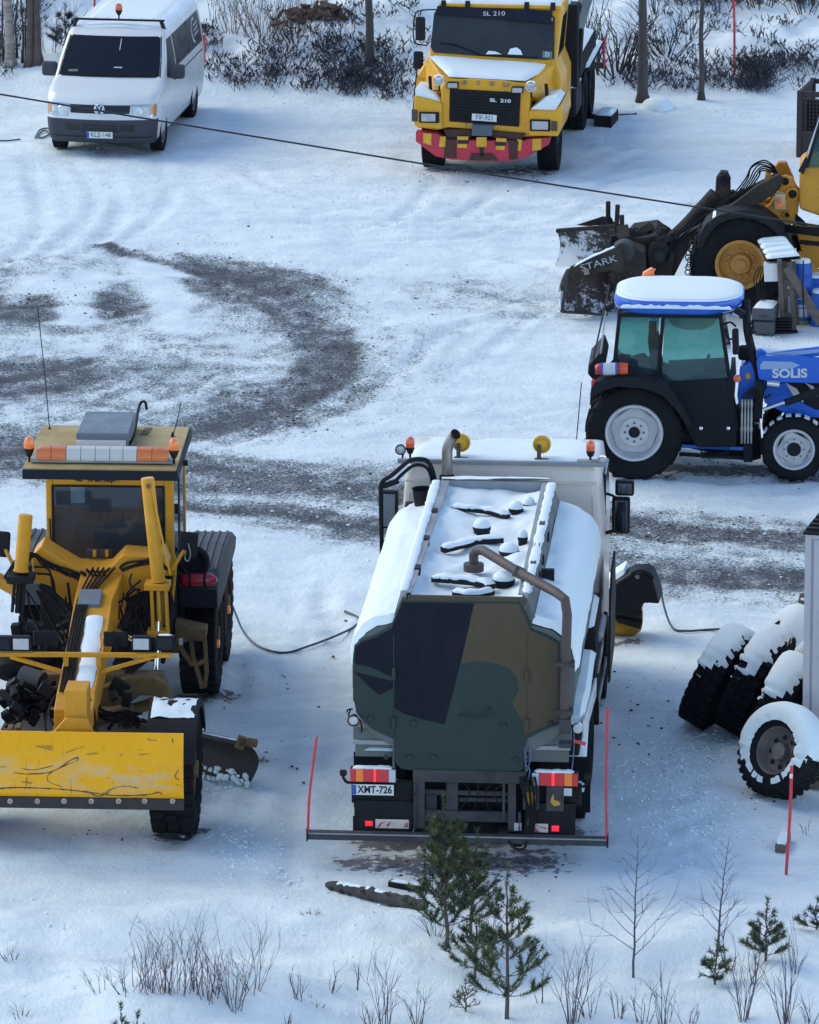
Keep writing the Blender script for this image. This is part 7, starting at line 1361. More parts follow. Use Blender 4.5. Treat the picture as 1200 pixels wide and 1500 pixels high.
    def hs(b):
        random.seed(5)
        for k in range(6): b.hose([P(1085 + 4 * k, 600, .15), P(1088 + 4 * k, 580 + random.uniform(-6, 6), .1), P(1100 + 2 * k, 570, .15), P(1112, 562 + k, .2)], .012)
        b.hose([P(1096, 603, .1), P(1110, 588, .05), P(1130, 578, .05)], .012)
    part('loader_hoses', t, split=False)(hs)
M['stripe_pale'] = pmat('stripe_pale', (.30, .42, .62), .4)
tractor()
# ---------------- things standing and lying in the yard ----------------
M['rim_brown'] = pmat('dirty_brown_rim', (.20, .17, .15), .6, dirt=.6, dcol=(.07, .05, .045), scale=6)
def tyre_snow(parent, Rr, w, n, h, seed, lo=.12, name='snow_cover', ribs=.17):
    """snow held on the upward-facing part of a tyre whose axis (local X) points along n in the world"""
    n = Vector(n).normalized(); q_ = Vector((1, 0, 0)).rotation_difference(n); hw = w / 2
    prof = [(Rr * .66, -hw * .9), (Rr * .78, -hw * 1.0), (Rr * .93, -hw * .98), (Rr * .99, -hw * .8), (Rr * 1.02, -hw * .4), (Rr * 1.02, 0), (Rr * 1.02, hw * .4), (Rr * .99, hw * .8), (Rr * .93, hw * .98), (Rr * .78, hw * 1.0), (Rr * .66, hw * .9)]
    nr = [(-.3, -.95), (0, -1), (.5, -.85), (.8, -.6), (1, -.1), (1, 0), (1, .1), (.8, .6), (.5, .85), (0, 1), (-.3, .95)]
    NA = 120; b = B(); idx = {}; vs = []; fs = []; keep = {}
    for i in range(NA):
        a = 2 * PI * i / NA
        for j, ((r, x), (nrr, nx)) in enumerate(zip(prof, nr)):
            p = Vector((x, r * math.cos(a), r * math.sin(a))); nn = Vector((nx, nrr * math.cos(a), nrr * math.sin(a))).normalized(); wn = q_ @ nn
            up = Vector((0, math.cos(a), math.sin(a))); s_ = wn.z + .35 * (q_ @ up).z - .12 + .34 * float(fbm(a * 6 + seed, j * .8, seed, 3)) + ribs * math.cos(a * 30) * (abs(x) > hw * .35)
            t_ = max(0, min(1, (s_ - lo) / .35)); t_ = t_ * t_ * (3 - 2 * t_); vs.append(p + nn * (h * t_ - .004 + .02 * t_) + (q_.inverted() @ Vector((0, 0, 1))) * h * .5 * t_); keep[(i, j)] = t_ > .02
    m = len(prof)
    for i in range(NA):
        for j in range(m - 1):
            c = [(i, j), ((i + 1) % NA, j), ((i + 1) % NA, j + 1), (i, j + 1)]
            if sum(keep[k] for k in c) >= 3: fs.append([k[0] * m + k[1] for k in c])
    b.add(vs, fs, 'snow'); return b.build(name, parent, split=False, recalc=True, ang=70)
def yard_tyre(px, py, n, Rr, w, label, seed, rim=False, h=.05, lo=.12, sink=.04, dx=0):
    g = G(px, py); n = Vector(n).normalized(); up = (Vector((0, 0, 1)) - n * n.z).normalized(); low = w / 2 * abs(n.z)
    c = g + up * Rr + Vector((dx, 0, low - sink)); rd = .5
    b = B(); tyre(b, Rr, w, Rr * .56, 'rubber', 30, 'block', 44); o = b.build('tyre', None, label, cat_='tyre', group='used tyres piled by the container', split=False); o.location = c; o.rotation_mode = 'QUATERNION'; o.rotation_quaternion = Vector((1, 0, 0)).rotation_difference(n)
    if rim: part('rim', o)(lambda b: b.lathe([(Rr * .56, w * .36), (Rr * .52, w * .34), (Rr * .48, w * .1), (Rr * .44, -.02), (Rr * .2, -.03), (Rr * .19, w * .2), (0, w * .2)], (0, 0, 0), (1, 0, 0), 'rim_brown', 28, cap=False)); part('rim_holes', o, split=False)(lambda b: [b.lathe([(.03, 0), (0, 0.001)], (-.012, math.cos(k * PI / 4) * Rr * .33, math.sin(k * PI / 4) * Rr * .33), (1, 0, 0), 'plate_ink', 8) for k in range(8)])
    tyre_snow(o, Rr, w, n, h, seed, lo, ribs=.06 if rim else .17); return o
yard_tyre(1127, 1168, (-.66, -.62, .36), .50, .31, 'upright lorry tyre with a dirty steel rim, snow ringing its face', 3, True, .018, -.06)
yard_tyre(1022, 1060, (-.86, .36, .42), .60, .34, 'leftmost tyre of the leaning row, snow on its upper half', 5, h=.022, lo=.42)
yard_tyre(1076, 1070, (-.87, .34, .40), .63, .34, 'tall tyre leaning in the row, second from the left', 7, h=.022, lo=.42)
yard_tyre(1112, 1102, (-.89, .28, .38), .58, .34, 'leaning tyre right behind the upright tyre with the rim', 9, h=.025, lo=.38)
yard_tyre(1108, 1020, (-.80, .05, .6), .50, .34, 'rearmost tyre, buried under a round cap of snow', 11, h=.10, lo=-.2)
yard_tyre(1166, 1062, (-.82, -.2, .45), .46, .34, 'snowy tyre wedged against the container wall', 13, h=.07, lo=-.05)

M['container_paint'] = pmat('container_paint', (.56, .53, .54), .5, dirt=.3, dcol=(.24, .22, .22), scale=1.3)
def container():
    g = G(1174, 1140); rz = -15; K = Ref(g, rz); z1 = K.Y(1176, 782, 0)[1]; t = thing('site_container', 'pale grey ribbed site container cut off by the photo edge', 'container', tuple(g), rz); z0 = .12
    part('wall', t, bevel=.004, split=False)(lambda b: (b.bb(.03, 2.4, .03, 6, z0, z1, 'container_paint'), [b.bb(.10 + k * .2, .20 + k * .2, .0, .035, z0 + .08, z1 - .06, 'container_paint') for k in range(11)], b.bb(0, .07, 0, .07, z0 - .02, z1, 'container_paint'), b.bb(.07, 2.4, .0, .05, z0 - .015, z0 + .075, 'container_paint'), b.bb(.07, 2.4, .002, .05, z1 - .055, z1 - .002, 'container_paint')))
    rf = part('roof', t, split=False)(lambda b: (b.bb(-.02, 2.45, -.03, 6.05, z1, z1 + .03, 'plastic'), [b.bb(.0, 2.4, .05 + k * .18, .11 + k * .18, z1 + .03, z1 + .06, 'plastic') for k in range(32)]))
    part('roof_snow', rf, split=False)(lambda b: [snow_patch(b, lambda u, v: (.03 + 2.3 * u, .115 + k * .18 + .1 * v, z1 + .03), 14, 3, .04, k, .3) for k in range(30)])
    part('skid', t, bevel=.01)(lambda b: (b.bb(.15, 2.3, .1, .3, -.1, z0, 'chassis'), b.bb(.15, 2.3, 4, 4.3, -.1, z0, 'chassis')))
    a = G(1190, 1152); bs = part('board_stack', None, 'white snowy boards lying under the container edge', cat_='boards', bevel=.01, split=False)(lambda b: (b.box((0, 0, .05), (.5, .25, .08), 'wood'), b.box((.06, .05, .15), (.5, .25, .05), 'wood_snowy'))); bs.location = a + Vector((.2, 0, 0)); part('board_snow', bs)(lambda b: snow_patch(b, lambda u, v: (-.16 + .44 * u, -.06 + .22 * v, .175), 8, 5, .05, 2))
container()
def pallet():
    g = G(1150, 985); K = Ref(g, -20); t = thing('pallet', 'slatted wooden pallet leaning behind the tyres beside the container', 'pallet', tuple(g + Vector((.05, .1, 0))), -20)
    t.rotation_euler = (R(-35), R(0), R(-30))
    for k in range(7): part('slat', t, bevel=.004)(lambda b: b.box((.25, -.01, .12 + k * .12), (.75, .02, .085), 'wood'))
    for x in (-.1, .25, .6): part('runner', t, bevel=.004)(lambda b: b.box((x, .05, .5), (.09, .08, .95), 'wood'))
    part('snow_cover', t, split=False)(lambda b: [b.box((.25, -.03, .165 + k * .12), (.68, .03, .03), 'snow') for k in range(7)])
pallet()
def plank(px, py, ln, w, h, rz, ry, label, cat_='plank', m='wood', snowh=.04, name='plank', sink=.03, seed=1):
    g = G(px, py); t = B(); t.box((0, 0, h / 2), (ln, w, h), m); o = t.build(name, None, label, bevel=.008, cat_=cat_, split=False); o.location = g - Vector((0, 0, sink)); o.rotation_euler = (0, R(ry), R(rz))
    if snowh: part('snow_cover', o)(lambda b: snow_patch(b, lambda u, v: (-ln / 2 + ln * u, -w / 2 + w * v, h), max(6, int(ln * 12)), 5, snowh, seed, .25))
    return o
def log_():
    a, c = G(480, 1302), G(622, 1334); g = (a + c) / 2; r3 = random.Random(4); n = 26; pts = [a - g + (c - a) * i / n + Vector((r3.uniform(-.01, .01), r3.uniform(-.012, .012), .05 + r3.uniform(-.008, .008))) for i in range(n + 1)]
    b = B(); b.tube(pts, [.035 + .035 * min(1, i / 10) + r3.uniform(-.01, .012) for i in range(n + 1)], 'bark_log', 9); [b.tube([pts[i], pts[i] + Vector((r3.uniform(-.1, .1), -.06, r3.uniform(.02, .09)))], [.018, .008], 'bark_log', 5) for i in (4, 11, 17, 22)]
    o = b.build('log', None, 'dark log with snow along its top lying behind the tanker by the young pines', cat_='log', split=False); o.location = g
    part('snow_cover', o)(lambda b: snow_strip(b, [p + Vector((0, .01, .045)) for p in pts[3:20:3]], .09, .035, seed=4))
M['bark_log'] = pmat('bark_log', (.045, .036, .034), .9, dirt=.7, dcol=(.11, .095, .09), scale=9, bump=1, bscale=20)
log_(); plank(596, 1302, .4, .1, .1, -28, 0, 'short charred stick beside the snow-topped beam', 'stick', 'chassis', .015, 'stick')
plank(1147, 1240, .42, .11, .1, 78, -3, 'short board sunk in the snow beside the red pole', 'board', seed=6, sink=.0); plank(888, 180, .7, .3, .22, 78, 0, 'dark-sided box with snow on top behind the yellow road truck', 'box', 'chassis', .06, 'wooden_box'); plank(858, 172, .55, .12, .08, -42, -8, 'dark board poking out of the snow next to the box', 'board', 'chassis', .0)
plank(912, 168, .5, .08, .06, 5, 0, 'small stick on the snow right of the box', 'stick', 'wood', .02, 'stick')
M['crate_brown'] = pmat('crate_brown', (.04, .03, .03), .8, dirt=.6, dcol=(.08, .05, .045), scale=6)
def cage():
    g = G(1166, 230); t = thing('mesh_crate', 'rusty brown mesh-sided crate at the right edge', 'crate', tuple(g), -14)
    part('frame', t, bevel=.01, split=False)(lambda b: ([b.bb(x, x + .09, y, y + .09, 0, 1.12, 'crate_brown') for x in (0, 1.0) for y in (0, 1.2)], [b.bb(.09, 1.0, y + .01, y + .07, z, z + .08, 'crate_brown') for z in (.02, 1.03) for y in (0, 1.2)], [b.bb(.01, .07, .09, 1.2, z, z + .08, 'crate_brown') for z in (.02, 1.03)], b.bb(.09, 1.0, .02, .05, .08, .45, 'crate_brown'), b.bb(.02, .05, .09, 1.2, .1, 1.03, 'crate_brown')))
    part('mesh_grid', t)(lambda b: ([b.bb(.09 + k * .06, .105 + k * .06, .03, .045, .45, 1.03, 'crate_brown') for k in range(16)], [b.bb(.09, 1.0, .045, .06, .48 + k * .06, .495 + k * .06, 'crate_brown') for k in range(10)], b.bb(.1, 1.0, .3, .5, .0, .9, 'chassis')))
cage()
M['drum_blue'] = pmat('drum_blue', (.012, .10, .48), .4, dirt=.2, dcol=(.03, .08, .25)); M['crate_grey'] = pmat('crate_grey', (.085, .09, .10), .7, dirt=.5); M['drum_band'] = pmat('drum_band', (.35, .38, .08), .6, dirt=.4)
def stand():
    g = G(1150, 486); K = Ref(g, -4); P = K.P; W_ = lambda x, y, d: K.m @ P(x, y, d) + K.loc
    t = thing('wooden_stand', 'rough wooden stand with a snowy slatted lid between tractor and wheel loader', 'stand', tuple(g), -4)
    for x, y0, x1, y1, d in ((1147, 486, 1142, 380, 0), (1152, 484, 1149, 382, .3), (1164, 486, 1157, 384, 0), (1168, 484, 1162, 384, .4)): part('post', t, bevel=.006)(lambda b: b.bar(P(x, y0, d), P(x1, y1, d), .07, .07, 'wood'))
    for y in (412, 428, 462, 478): part('rail', t, bevel=.004)(lambda b: b.bar(P(1145, y, .02), P(1162, y + 2, .02), .05, .09, 'wood'))
    part('brace', t, 'long diagonal brace plank', bevel=.006)(lambda b: b.bar(P(1153, 392, -.1), P(1203, 474, -.25), .05, .13, 'wood'))
    c = [P(1109, 352, .9), P(1152, 348, .9), P(1174, 376, .0), P(1124, 381, .0)]
    lid = part('lid', t, 'snowy slatted lid', bevel=.004, split=False)(lambda b: [b.grid(lambda u, v: (c[0] * (1 - u) + c[1] * u) * (1 - (k + .88 * v) / 4) + (c[3] * (1 - u) + c[2] * u) * ((k + .88 * v) / 4) + Vector((0, 0, off)), 4, 1, 'chassis') for k in range(4) for off in (0, -.04)])
    part('lid_snow', lid, split=False)(lambda b: [snow_patch(b, lambda u, v: (c[0] * (1 - u) + c[1] * u) * (1 - (k + .82 * v) / 4) + (c[3] * (1 - u) + c[2] * u) * ((k + .82 * v) / 4), 14, 5, .05, k * 3, .2) for k in range(4)])
    bx = part('electric_box', t, 'white box hanging under the lid', bevel=.01)(lambda b: b.bar(P(1129, 384, .15), P(1130, 411, .15), .2, .16, 'white_paint'))
    part('cables', t)(lambda b: ([b.hose([P(1112 + 3 * k, 390, .2), P(1104 + 4 * k, 410 + 3 * k, .1), P(1110 + 3 * k, 430, .1), P(1108 + 2 * k, 455 + k * 3, .05)], .010) for k in range(5)], b.hose([P(1177, 382, -.1), P(1176, 420, -.2), P(1178, 470, -.2)], .012)))
    def standalone(nm, lab, ct, fn, grp=None, bevel=0): b = B(); fn(b); o = b.build(nm, None, lab, bevel, cat_=ct, group=grp, split=False); return o
    def drum(px, ytop, ybot, d, r, lab, band=False):
        z1 = P(px, ytop, d).z; z0 = max(0.0, P(px, ybot, d).z); c_ = P(px, ytop, d); o = part('drum', None, lab, cat_='drum', group='blue plastic drums behind the stand', split=False)(lambda b: b.lathe([(0, 0), (r * .94, 0), (r, .03), (r, (z1 - z0) * .3), (r * 1.04, (z1 - z0) * .33), (r, (z1 - z0) * .36), (r, (z1 - z0) * .66), (r * 1.04, (z1 - z0) * .69), (r, (z1 - z0) * .72), (r, z1 - z0 - .04), (r * .9, z1 - z0), (0, z1 - z0)], (0, 0, 0), (0, 0, 1), 'drum_blue', 24)); p = K.m @ Vector((c_.x, d, z0)) + K.loc; o.location = p
        part('snow_cap' if ytop < 420 else 'rim_snow', o)(lambda b: b.lathe([(r * .85, 0), (r * .8, .04), (0, .06)], (0, 0, z1 - z0), (0, 0, 1), 'snow', 16)); 
        if band: part('label_band', o)(lambda b: b.lathe([(r * 1.012, .32), (r * 1.012, .12)], (0, 0, 0), (0, 0, 1), 'letter_white', 24, cap=False)); part('lower_band', o)(lambda b: b.lathe([(r * 1.02, .08), (r * 1.02, .0)], (0, 0, 0), (0, 0, 1), 'drum_band', 24, cap=False))
    drum(1175, 384, 434, .55, .15, 'upper blue drum stacked behind the wooden stand'); drum(1175, 436, 478, .55, .16, 'lower blue drum with a white label band behind the wooden stand', True); drum(1203, 428, 480, .35, .15, 'blue drum under a round snow cap at the right edge'); drum(1198, 404, 430, 1.3, .22, 'blue drum farther back, just below the yellow step frame')
    cr = part('crate', None, 'dark grey crate with snow on top left of the stand', cat_='crate', bevel=.01, split=False)(lambda b: (b.bb(-.16, .16, -.25, .25, 0, .38, 'crate_grey'), b.bb(-.17, .17, -.26, -.245, .18, .21, 'plastic'), b.bb(-.06, .06, -.262, -.25, .25, .28, 'dirty_steel'))); cr.location = W_(1121, 484, -.05); cr.rotation_euler = (0, 0, R(-12)); part('snow_cover', cr)(lambda b: snow_patch(b, lambda u, v: (-.15 + .3 * u, -.24 + .48 * v, .38), 6, 8, .04, 3))
    st_ = part('sticks', None, 'stack of short dark boards at the foot of the stand', cat_='boards', bevel=.004, split=False)(lambda b: [b.box((0.02 * k, 0, .03 + k * .045), (.38 - .03 * k, .12, .03), 'chassis') for k in range(4)]); st_.location = W_(1140, 484, -.1)
    pl_ = part('flat_board', None, 'flat dark board lying in front of the stand', cat_='board', bevel=.004)(lambda b: b.box((0, 0, .02), (.45, .12, .03), 'chassis')); pl_.location = W_(1146, 488, -.1)
stand()
M['brush_yellow'] = pmat('brush_yellow', (.5, .26, .02), .8, dirt=.6, dcol=(.2, .1, .02), scale=12, stretch=(6, 6, 1), bump=.6)
def sweeper():
    g = G(905, 938); g.y += .25; K = Ref(g, -8); P = K.P; Yp = K.Y; t = thing('sweeper_brush', 'black hooded sweeper brush with yellow bristles beside the tanker cab', 'sweeper', tuple(g), -8)
    part('hood', t, 'black cover pulled over the sweeper', bevel=.03, seg=3)(lambda b: b.prism([Yp(x, y, -.35) for x, y in ((890, 868), (905, 852), (925, 840), (945, 839), (954, 845), (959, 857), (966, 885), (952, 884), (942, 884), (938, 898), (915, 897), (893, 900), (886, 905))], 'y', -.35, .12, 'plastic'))
    part('hood_snow', t)(lambda b: snow_patch(b, lambda u, v: tuple(P(884 + 32 * u, 868 - 22 * u - 3, -.2) + Vector((0, .45 * v, .03))), 12, 10, .07, 3)); part('roller', t)(lambda b: (b.cyl(P(900, 893, -.3), P(940, 901, -.3), .055, 'plastic', 14), b.cyl(P(905, 906, -.25), P(940, 916, -.25), .05, 'plastic', 14), b.bar(P(890, 895, -.2), P(938, 910, -.1), .2, .1, 'chassis')))
    part('bristles', t, 'yellow bristles', split=False)(lambda b: b.lathe([(.1, -.28), (.19, -.2), (.21, 0), (.2, .14), (.15, .22), (.05, .23)], tuple(Vector((P(912, 924, 0).x, 0, .21))), (1, -.1, 0), 'brush_yellow', 26))
    part('hood_rim', t)(lambda b: b.hose([P(925, 840, -.36), P(938, 836, -.36), P(950, 840, -.36), P(957, 848, -.36)], .02)); part('hood_bolt', t)(lambda b: b.lathe([(.03, 0), (.02, -.02), (0, -.02)], P(934, 845, -.37), (0, 1, 0), 'bare_steel', 8)); part('link_chain', t)(lambda b: b.hose([P(938, 892, -.3), P(930, 900, -.32), P(940, 903, -.3)], .02))
    part('support_arm', t, bevel=.01)(lambda b: (b.bar(P(865, 905, .1), P(900, 900, .1), .14, .18, 'chassis'), b.bar(P(860, 925, .1), P(890, 915, .1), .1, .1, 'chassis')))
sweeper()
def gcable(name, lab, pts, r, cat_='cable', lift=.01):
    b = B(); p = [G(x, y) + Vector((0, 0, r + lift + dz)) for x, y, dz in pts]; p = cat(p, 6)
    p = [Vector((q.x, q.y, max(q.z, hz(q.x, q.y) + r * .3))) for q in p]; b.tube(p, r, 'cable_grey', 6); return b.build(name, None, lab, cat_=cat_, split=False)
M['cable_grey'] = pmat('cable_grey', (.035, .06, .075), .5); M['line_black'] = pmat('line_black', (.012, .012, .015), .5)
gcable('loose_cable', 'thin cable hanging off the sweeper hood and trailing over the snow', ((966, 890, .35), (972, 906, .15), (985, 922, 0), (1005, 927, 0), (1040, 925, 0), (1092, 923, 0)), .014)
gcable('loose_cable', 'thin cable looping over the snow between the grader and the tanker', ((334, 905, .3), (345, 915, .12), (358, 930, 0), (380, 950, 0), (415, 959, 0), (450, 950, 0), (490, 935, 0), (520, 920, 0), (525, 908, 0), (505, 898, 0)), .014)
gcable('coiled_cable', 'small coil of black cable on the snow left of the van', ((52, 204, 0), (58, 193, 0), (70, 190, 0), (73, 198, 0), (60, 204, 0), (57, 199, 0), (66, 193, 0), (76, 200, 0)), .014); gcable('stick', 'thin dark stick on the snow left of the van', ((-5, 208, 0), (12, 208, 0), (30, 206, 0)), .014, 'stick')
# power line, hung between poles standing outside the picture
b = B(); b.tube([AT(x, 138 + .1686 * x - 6.6e-6 * x * x, 60) for x in range(-2600, 3601, 200)], .0095, 'line_black', 6); b.build('power_line', None, 'black overhead line sagging across the photo above van and truck', cat_='cable', split=False)
def marker(px, py, tx, ty, r, lab, white=False):
    g = G(px, py); tp = AT(tx, ty, g.y - .02); o = part('snow_pole', None, lab, cat_='pole', group='red plastic snow poles', split=False)(lambda b: b.tube(cat([g - Vector((0, 0, .1)), (g + tp) / 2 + Vector((.01, 0, 0)), tp], 4), r, 'red_pole', 8))
    if white: part('reflective_band', o)(lambda b: b.tube([g + (tp - g) * .89, g + (tp - g) * .93], r * 1.1, 'white_paint', 8))
marker(1151, 1281, 1160, 1122, .017, 'red pole in the snow in front of the container', True); marker(1076, 110, 1074, -40, .022, 'red pole on the snowy slope, right of the two dark tree trunks', True); marker(139, 62, 137, -40, .02, 'red pole behind the white van, seen above its roof')
# ---------------- trees, shrubs, young pines ----------------
M['bark_birch'] = pmat('bark_birch', (.42, .36, .30), .8, dirt=.8, dcol=(.05, .04, .035), scale=3, stretch=(1, 1, 5), bump=.6, bscale=14)
M['bark_pine'] = pmat('bark_pine', (.105, .085, .078), .9, dirt=.7, dcol=(.04, .035, .035), scale=6, stretch=(2, 2, .6), bump=1, bscale=18)
M['bark_brown'] = pmat('bark_brown', (.14, .10, .085), .9, dirt=.7, dcol=(.05, .035, .03), scale=5, bump=1, bscale=18)
M['twig'] = pmat('twig', (.085, .068, .09), .8); M['twig_brown'] = pmat('twig_brown', (.13, .075, .055), .8); M['twig_black'] = pmat('twig_black', (.045, .04, .046), .8); M['dwarf_leaf'] = pmat('dwarf_leaf', (.05, .052, .068), .8, dirt=.5, dcol=(.12, .09, .085))
M['needle'] = pmat('needle', (.050, .088, .036), .6, dirt=.4, dcol=(.07, .09, .03), scale=6); M['needle_light'] = pmat('needle_light', (.14, .17, .05), .6, dirt=.4, dcol=(.05, .08, .03), scale=6); M['needle_dark'] = pmat('needle_dark', (.012, .03, .022), .7)
rnd = random.Random(77)
def twig(b, p, d, L_, r, m, depth, curl=.15, kids=3, ang=35, nseg=4):
    pts = [p]; q = Vector(p); d = Vector(d).normalized()
    for k in range(nseg):
        d = (d + Vector((rnd.uniform(-curl, curl), rnd.uniform(-curl, curl), rnd.uniform(-curl * .4, curl)))).normalized(); q = q + d * L_ / nseg; pts.append(q)
    b.tube(pts, [r * (1 - .75 * i / nseg) for i in range(nseg + 1)], m, 3 if r < .012 else 5, cap=False)
    if depth > 0:
        for k in range(kids):
            i = rnd.randint(1, nseg - 1) if nseg > 2 else 1; base = pts[i] + (pts[i + 1] - pts[i]) * rnd.random(); dd = (pts[i + 1] - pts[i]).normalized()
            a, c = ax_basis(dd); t_ = rnd.uniform(0, 2 * PI); an = R(ang * rnd.uniform(.6, 1.3)); nd = dd * math.cos(an) + (a * math.cos(t_) + c * math.sin(t_)) * math.sin(an)
            twig(b, base, nd, L_ * rnd.uniform(.4, .65), r * .55, m, depth - 1, curl, max(1, kids - 1), ang, 3)
def bush(px, py, h, stems, spread, lab, m='twig', depth=2, kids=3, name='shrub', group='bare shrubs in the foreground', r=.006, g=None, base=.1):
    g = g or G(px, py); b = B()
    for k in range(stems):
        a = rnd.uniform(0, 2 * PI); s = rnd.random() ** .7 * spread; d = Vector((math.cos(a) * s, math.sin(a) * s, 1)); off = Vector((math.cos(a), math.sin(a), 0)) * rnd.uniform(0, base)
        twig(b, off - Vector((0, 0, .05)), d, h * rnd.uniform(.4, .92), r * rnd.uniform(.7, 1.2), m, depth, .12, kids, 28)
    o = b.build(name, None, lab, cat_='shrub', group=group, split=False, recalc=False); o.location = g; return o
def sapling(px, py, h, lab, nb=16, reach=.35, m='twig', group='bare birch saplings', r=.014):
    g = G(px, py); b = B(); pts = [Vector((0, 0, -.1))]; q = Vector((0, 0, 0)); lean = Vector((rnd.uniform(-.08, .12), 0, 1))
    for k in range(9): q = q + (lean + Vector((rnd.uniform(-.07, .07), rnd.uniform(-.07, .07), 0))) * h / 9; pts.append(Vector(q))
    b.tube(pts, [r * (1 - .85 * i / 9) for i in range(10)], m, 5, cap=False)
    o = b.build('sapling', None, lab, cat_='sapling', group=group, split=False, recalc=False); o.location = g; b = B()
    for k in range(nb):
        f = .15 + .8 * k / nb; i = min(8, int(f * 9)) ; p = pts[i + 0] + (pts[i + 1] - pts[i]) * (f * 9 - i); a = rnd.uniform(-.6, .6) + (PI if k % 2 else 0); L_ = reach * h * (1.15 - f) * rnd.uniform(.7, 1.2)
        twig(b, p, (math.cos(a), math.sin(a), rnd.uniform(.7, 1.3)), L_, r * .4 * (1.1 - f * .6), m, 1, .16, 3, 35)
    b.build('branches', o, recalc=False); return o
def needles(b, p, d, n, ln, m):
    d = Vector(d).normalized(); a, c = ax_basis(d); vs = []; fs = []
    for k in range(n):
        t_ = rnd.uniform(0, 2 * PI); e = rnd.uniform(.35, 1.1); dd = (d * math.cos(e) + (a * math.cos(t_) + c * math.sin(t_)) * math.sin(e)); s_ = dd.cross(Vector((rnd.random(), rnd.random(), rnd.random()))).normalized() * .0042; o = len(vs); l = ln * rnd.uniform(.7, 1.15)
        vs += [p - s_, p + s_, p + dd * l]; fs.append((o, o + 1, o + 2))
    b.add(vs, fs, m)
def pine(px, py, h, rad, lab, whorls=6, per=5, name='young_pine', group='young pines in the foreground', lean=0., dens=1., mn=None, ln=.065, droop=.15, sub=2):
    g = G(px, py); b = B(); fb = B(); wb = B(); pts = [Vector((0, 0, -.1))]
    for k in range(8): pts.append(Vector((lean * h * (k + 1) / 8 + rnd.uniform(-.015, .015), rnd.uniform(-.02, .02), h * (k + 1) / 8)))
    b.tube(pts, [.018 * (1.1 - i / 8.5) * (h / 1.2) ** .6 + .004 for i in range(9)], 'bark_brown', 6, cap=False); o = b.build('trunk', None); o.name = name; o.data.name = name; o['label'] = lab; o['category'] = 'pine'; o['group'] = group; o.location = g
    def shoot(p, d, L_, lvl):
        d = Vector(d).normalized(); n = max(4, int(L_ / .028)); q = Vector(p); ps = [Vector(q)]; m = mn or ('needle_light' if rnd.random() < .35 else 'needle')
        for k in range(n):
            d = (d + Vector((rnd.uniform(-.06, .06), rnd.uniform(-.06, .06), .045))).normalized(); q = q + d * L_ / n; ps.append(Vector(q))
            if k > n * (.25 if lvl == 0 else .05): needles(fb, q, d, int(11 * dens), ln, m if rnd.random() < .75 else 'needle_dark')
        wb.tube(ps, [.006 * (1 - .7 * i / n) for i in range(n + 1)], 'bark_brown', 3, cap=False); needles(fb, q, d, int(12 * dens), ln * 1.1, m)
        if lvl < 1 and L_ > .16:
            for k in range(sub * 2):
                i = int(len(ps) * (.35 + .5 * rnd.random())); i = min(i, len(ps) - 2); dd = (ps[i + 1] - ps[i]).normalized(); sd_ = dd.cross(Vector((0, 0, 1))).normalized() * rnd.choice((-1, 1)); shoot(ps[i], dd + sd_ * .7 + Vector((0, 0, rnd.uniform(0, .35))), L_ * rnd.uniform(.32, .5), lvl + 1)
    for w in range(whorls):
        f = .16 + .78 * w / whorls; zc = h * f; i = min(7, int(f * 8)); c = Vector((lean * h * f, 0, zc)); a0 = rnd.uniform(0, 6)
        for k in range(per): 
            if rnd.random() < .12: continue
            a = a0 + 2 * PI * k / per + rnd.uniform(-.3, .3); shoot(c + Vector((0, 0, rnd.uniform(-.03, .03))), (math.cos(a), math.sin(a), .25 + .9 * f - droop), rad * (1.12 - f) * rnd.uniform(.75, 1.15) + .05, 0)
    shoot(Vector((lean * h * .95, 0, h * .93)), (lean, 0, 1), h * .16 + .04, 1)
    wb.build('branches', o, recalc=False); fb.build('foliage', o, recalc=False); return o
# foreground
pine(655, 1388, 1.42, .50, 'tallest young pine, right behind the tail of the tanker', 8, 6, dens=1.1, lean=-.02); pine(690, 1372, 1.0, .33, 'slim young pine merging with the right side of the tallest one', 6, 5, lean=.05, dens=.7); pine(742, 1492, 1.40, .44, 'young pine in front with clear tiers of branches', 6, 5, dens=1.25, droop=.3); pine(697, 1432, .55, .30, 'low young pine between the two big ones', 4, 5, dens=.9); pine(1049, 1442, .36, .14, 'small pine at the foot of the right birch sapling', 4, 5); pine(1122, 1408, .55, .17, 'small pine among the twigs at the right', 5, 5, dens=1.1); pine(1196, 1362, .26, .14, 'tiny pine at the right edge', 3, 5); pine(682, 1482, .26, .12, 'knee-high pine seedling left of the front pine', 3, 5, dens=.5)
pine(178, 1545, .42, .06, 'pine tip poking up at the bottom edge, left one', 3, 3, dens=1.2); pine(202, 1545, .34, .05, 'pine tip poking up at the bottom edge, right one', 3, 3, dens=1.2)
sapling(928, 1432, 1.5, 'spreading bare birch sapling in the snow right of the pines', 18, .42); sapling(1050, 1400, 1.25, 'slender bare birch sapling between the pines at the right', 18, .3)
k_ = 0
for px, py, h, st, sp in ((150, 1448, .35, 7, .9), (188, 1452, .45, 9, .8), (222, 1452, .72, 14, .5), (243, 1450, .85, 14, .35), (262, 1452, .7, 12, .4), (285, 1450, .62, 10, .5), (305, 1462, .82, 12, .35), (318, 1455, .5, 9, .5), (345, 1478, .85, 16, .55), (372, 1452, .75, 9, .6), (205, 1448, .5, 8, .5)):
    bush(px, py, h, st, sp, 'bare multi-stemmed shrub in the clump at the bottom left', m='twig' if k_ % 3 else 'twig_brown', kids=2, depth=2, group='clump of bare shrubs at the bottom left', r=.005); k_ += 1
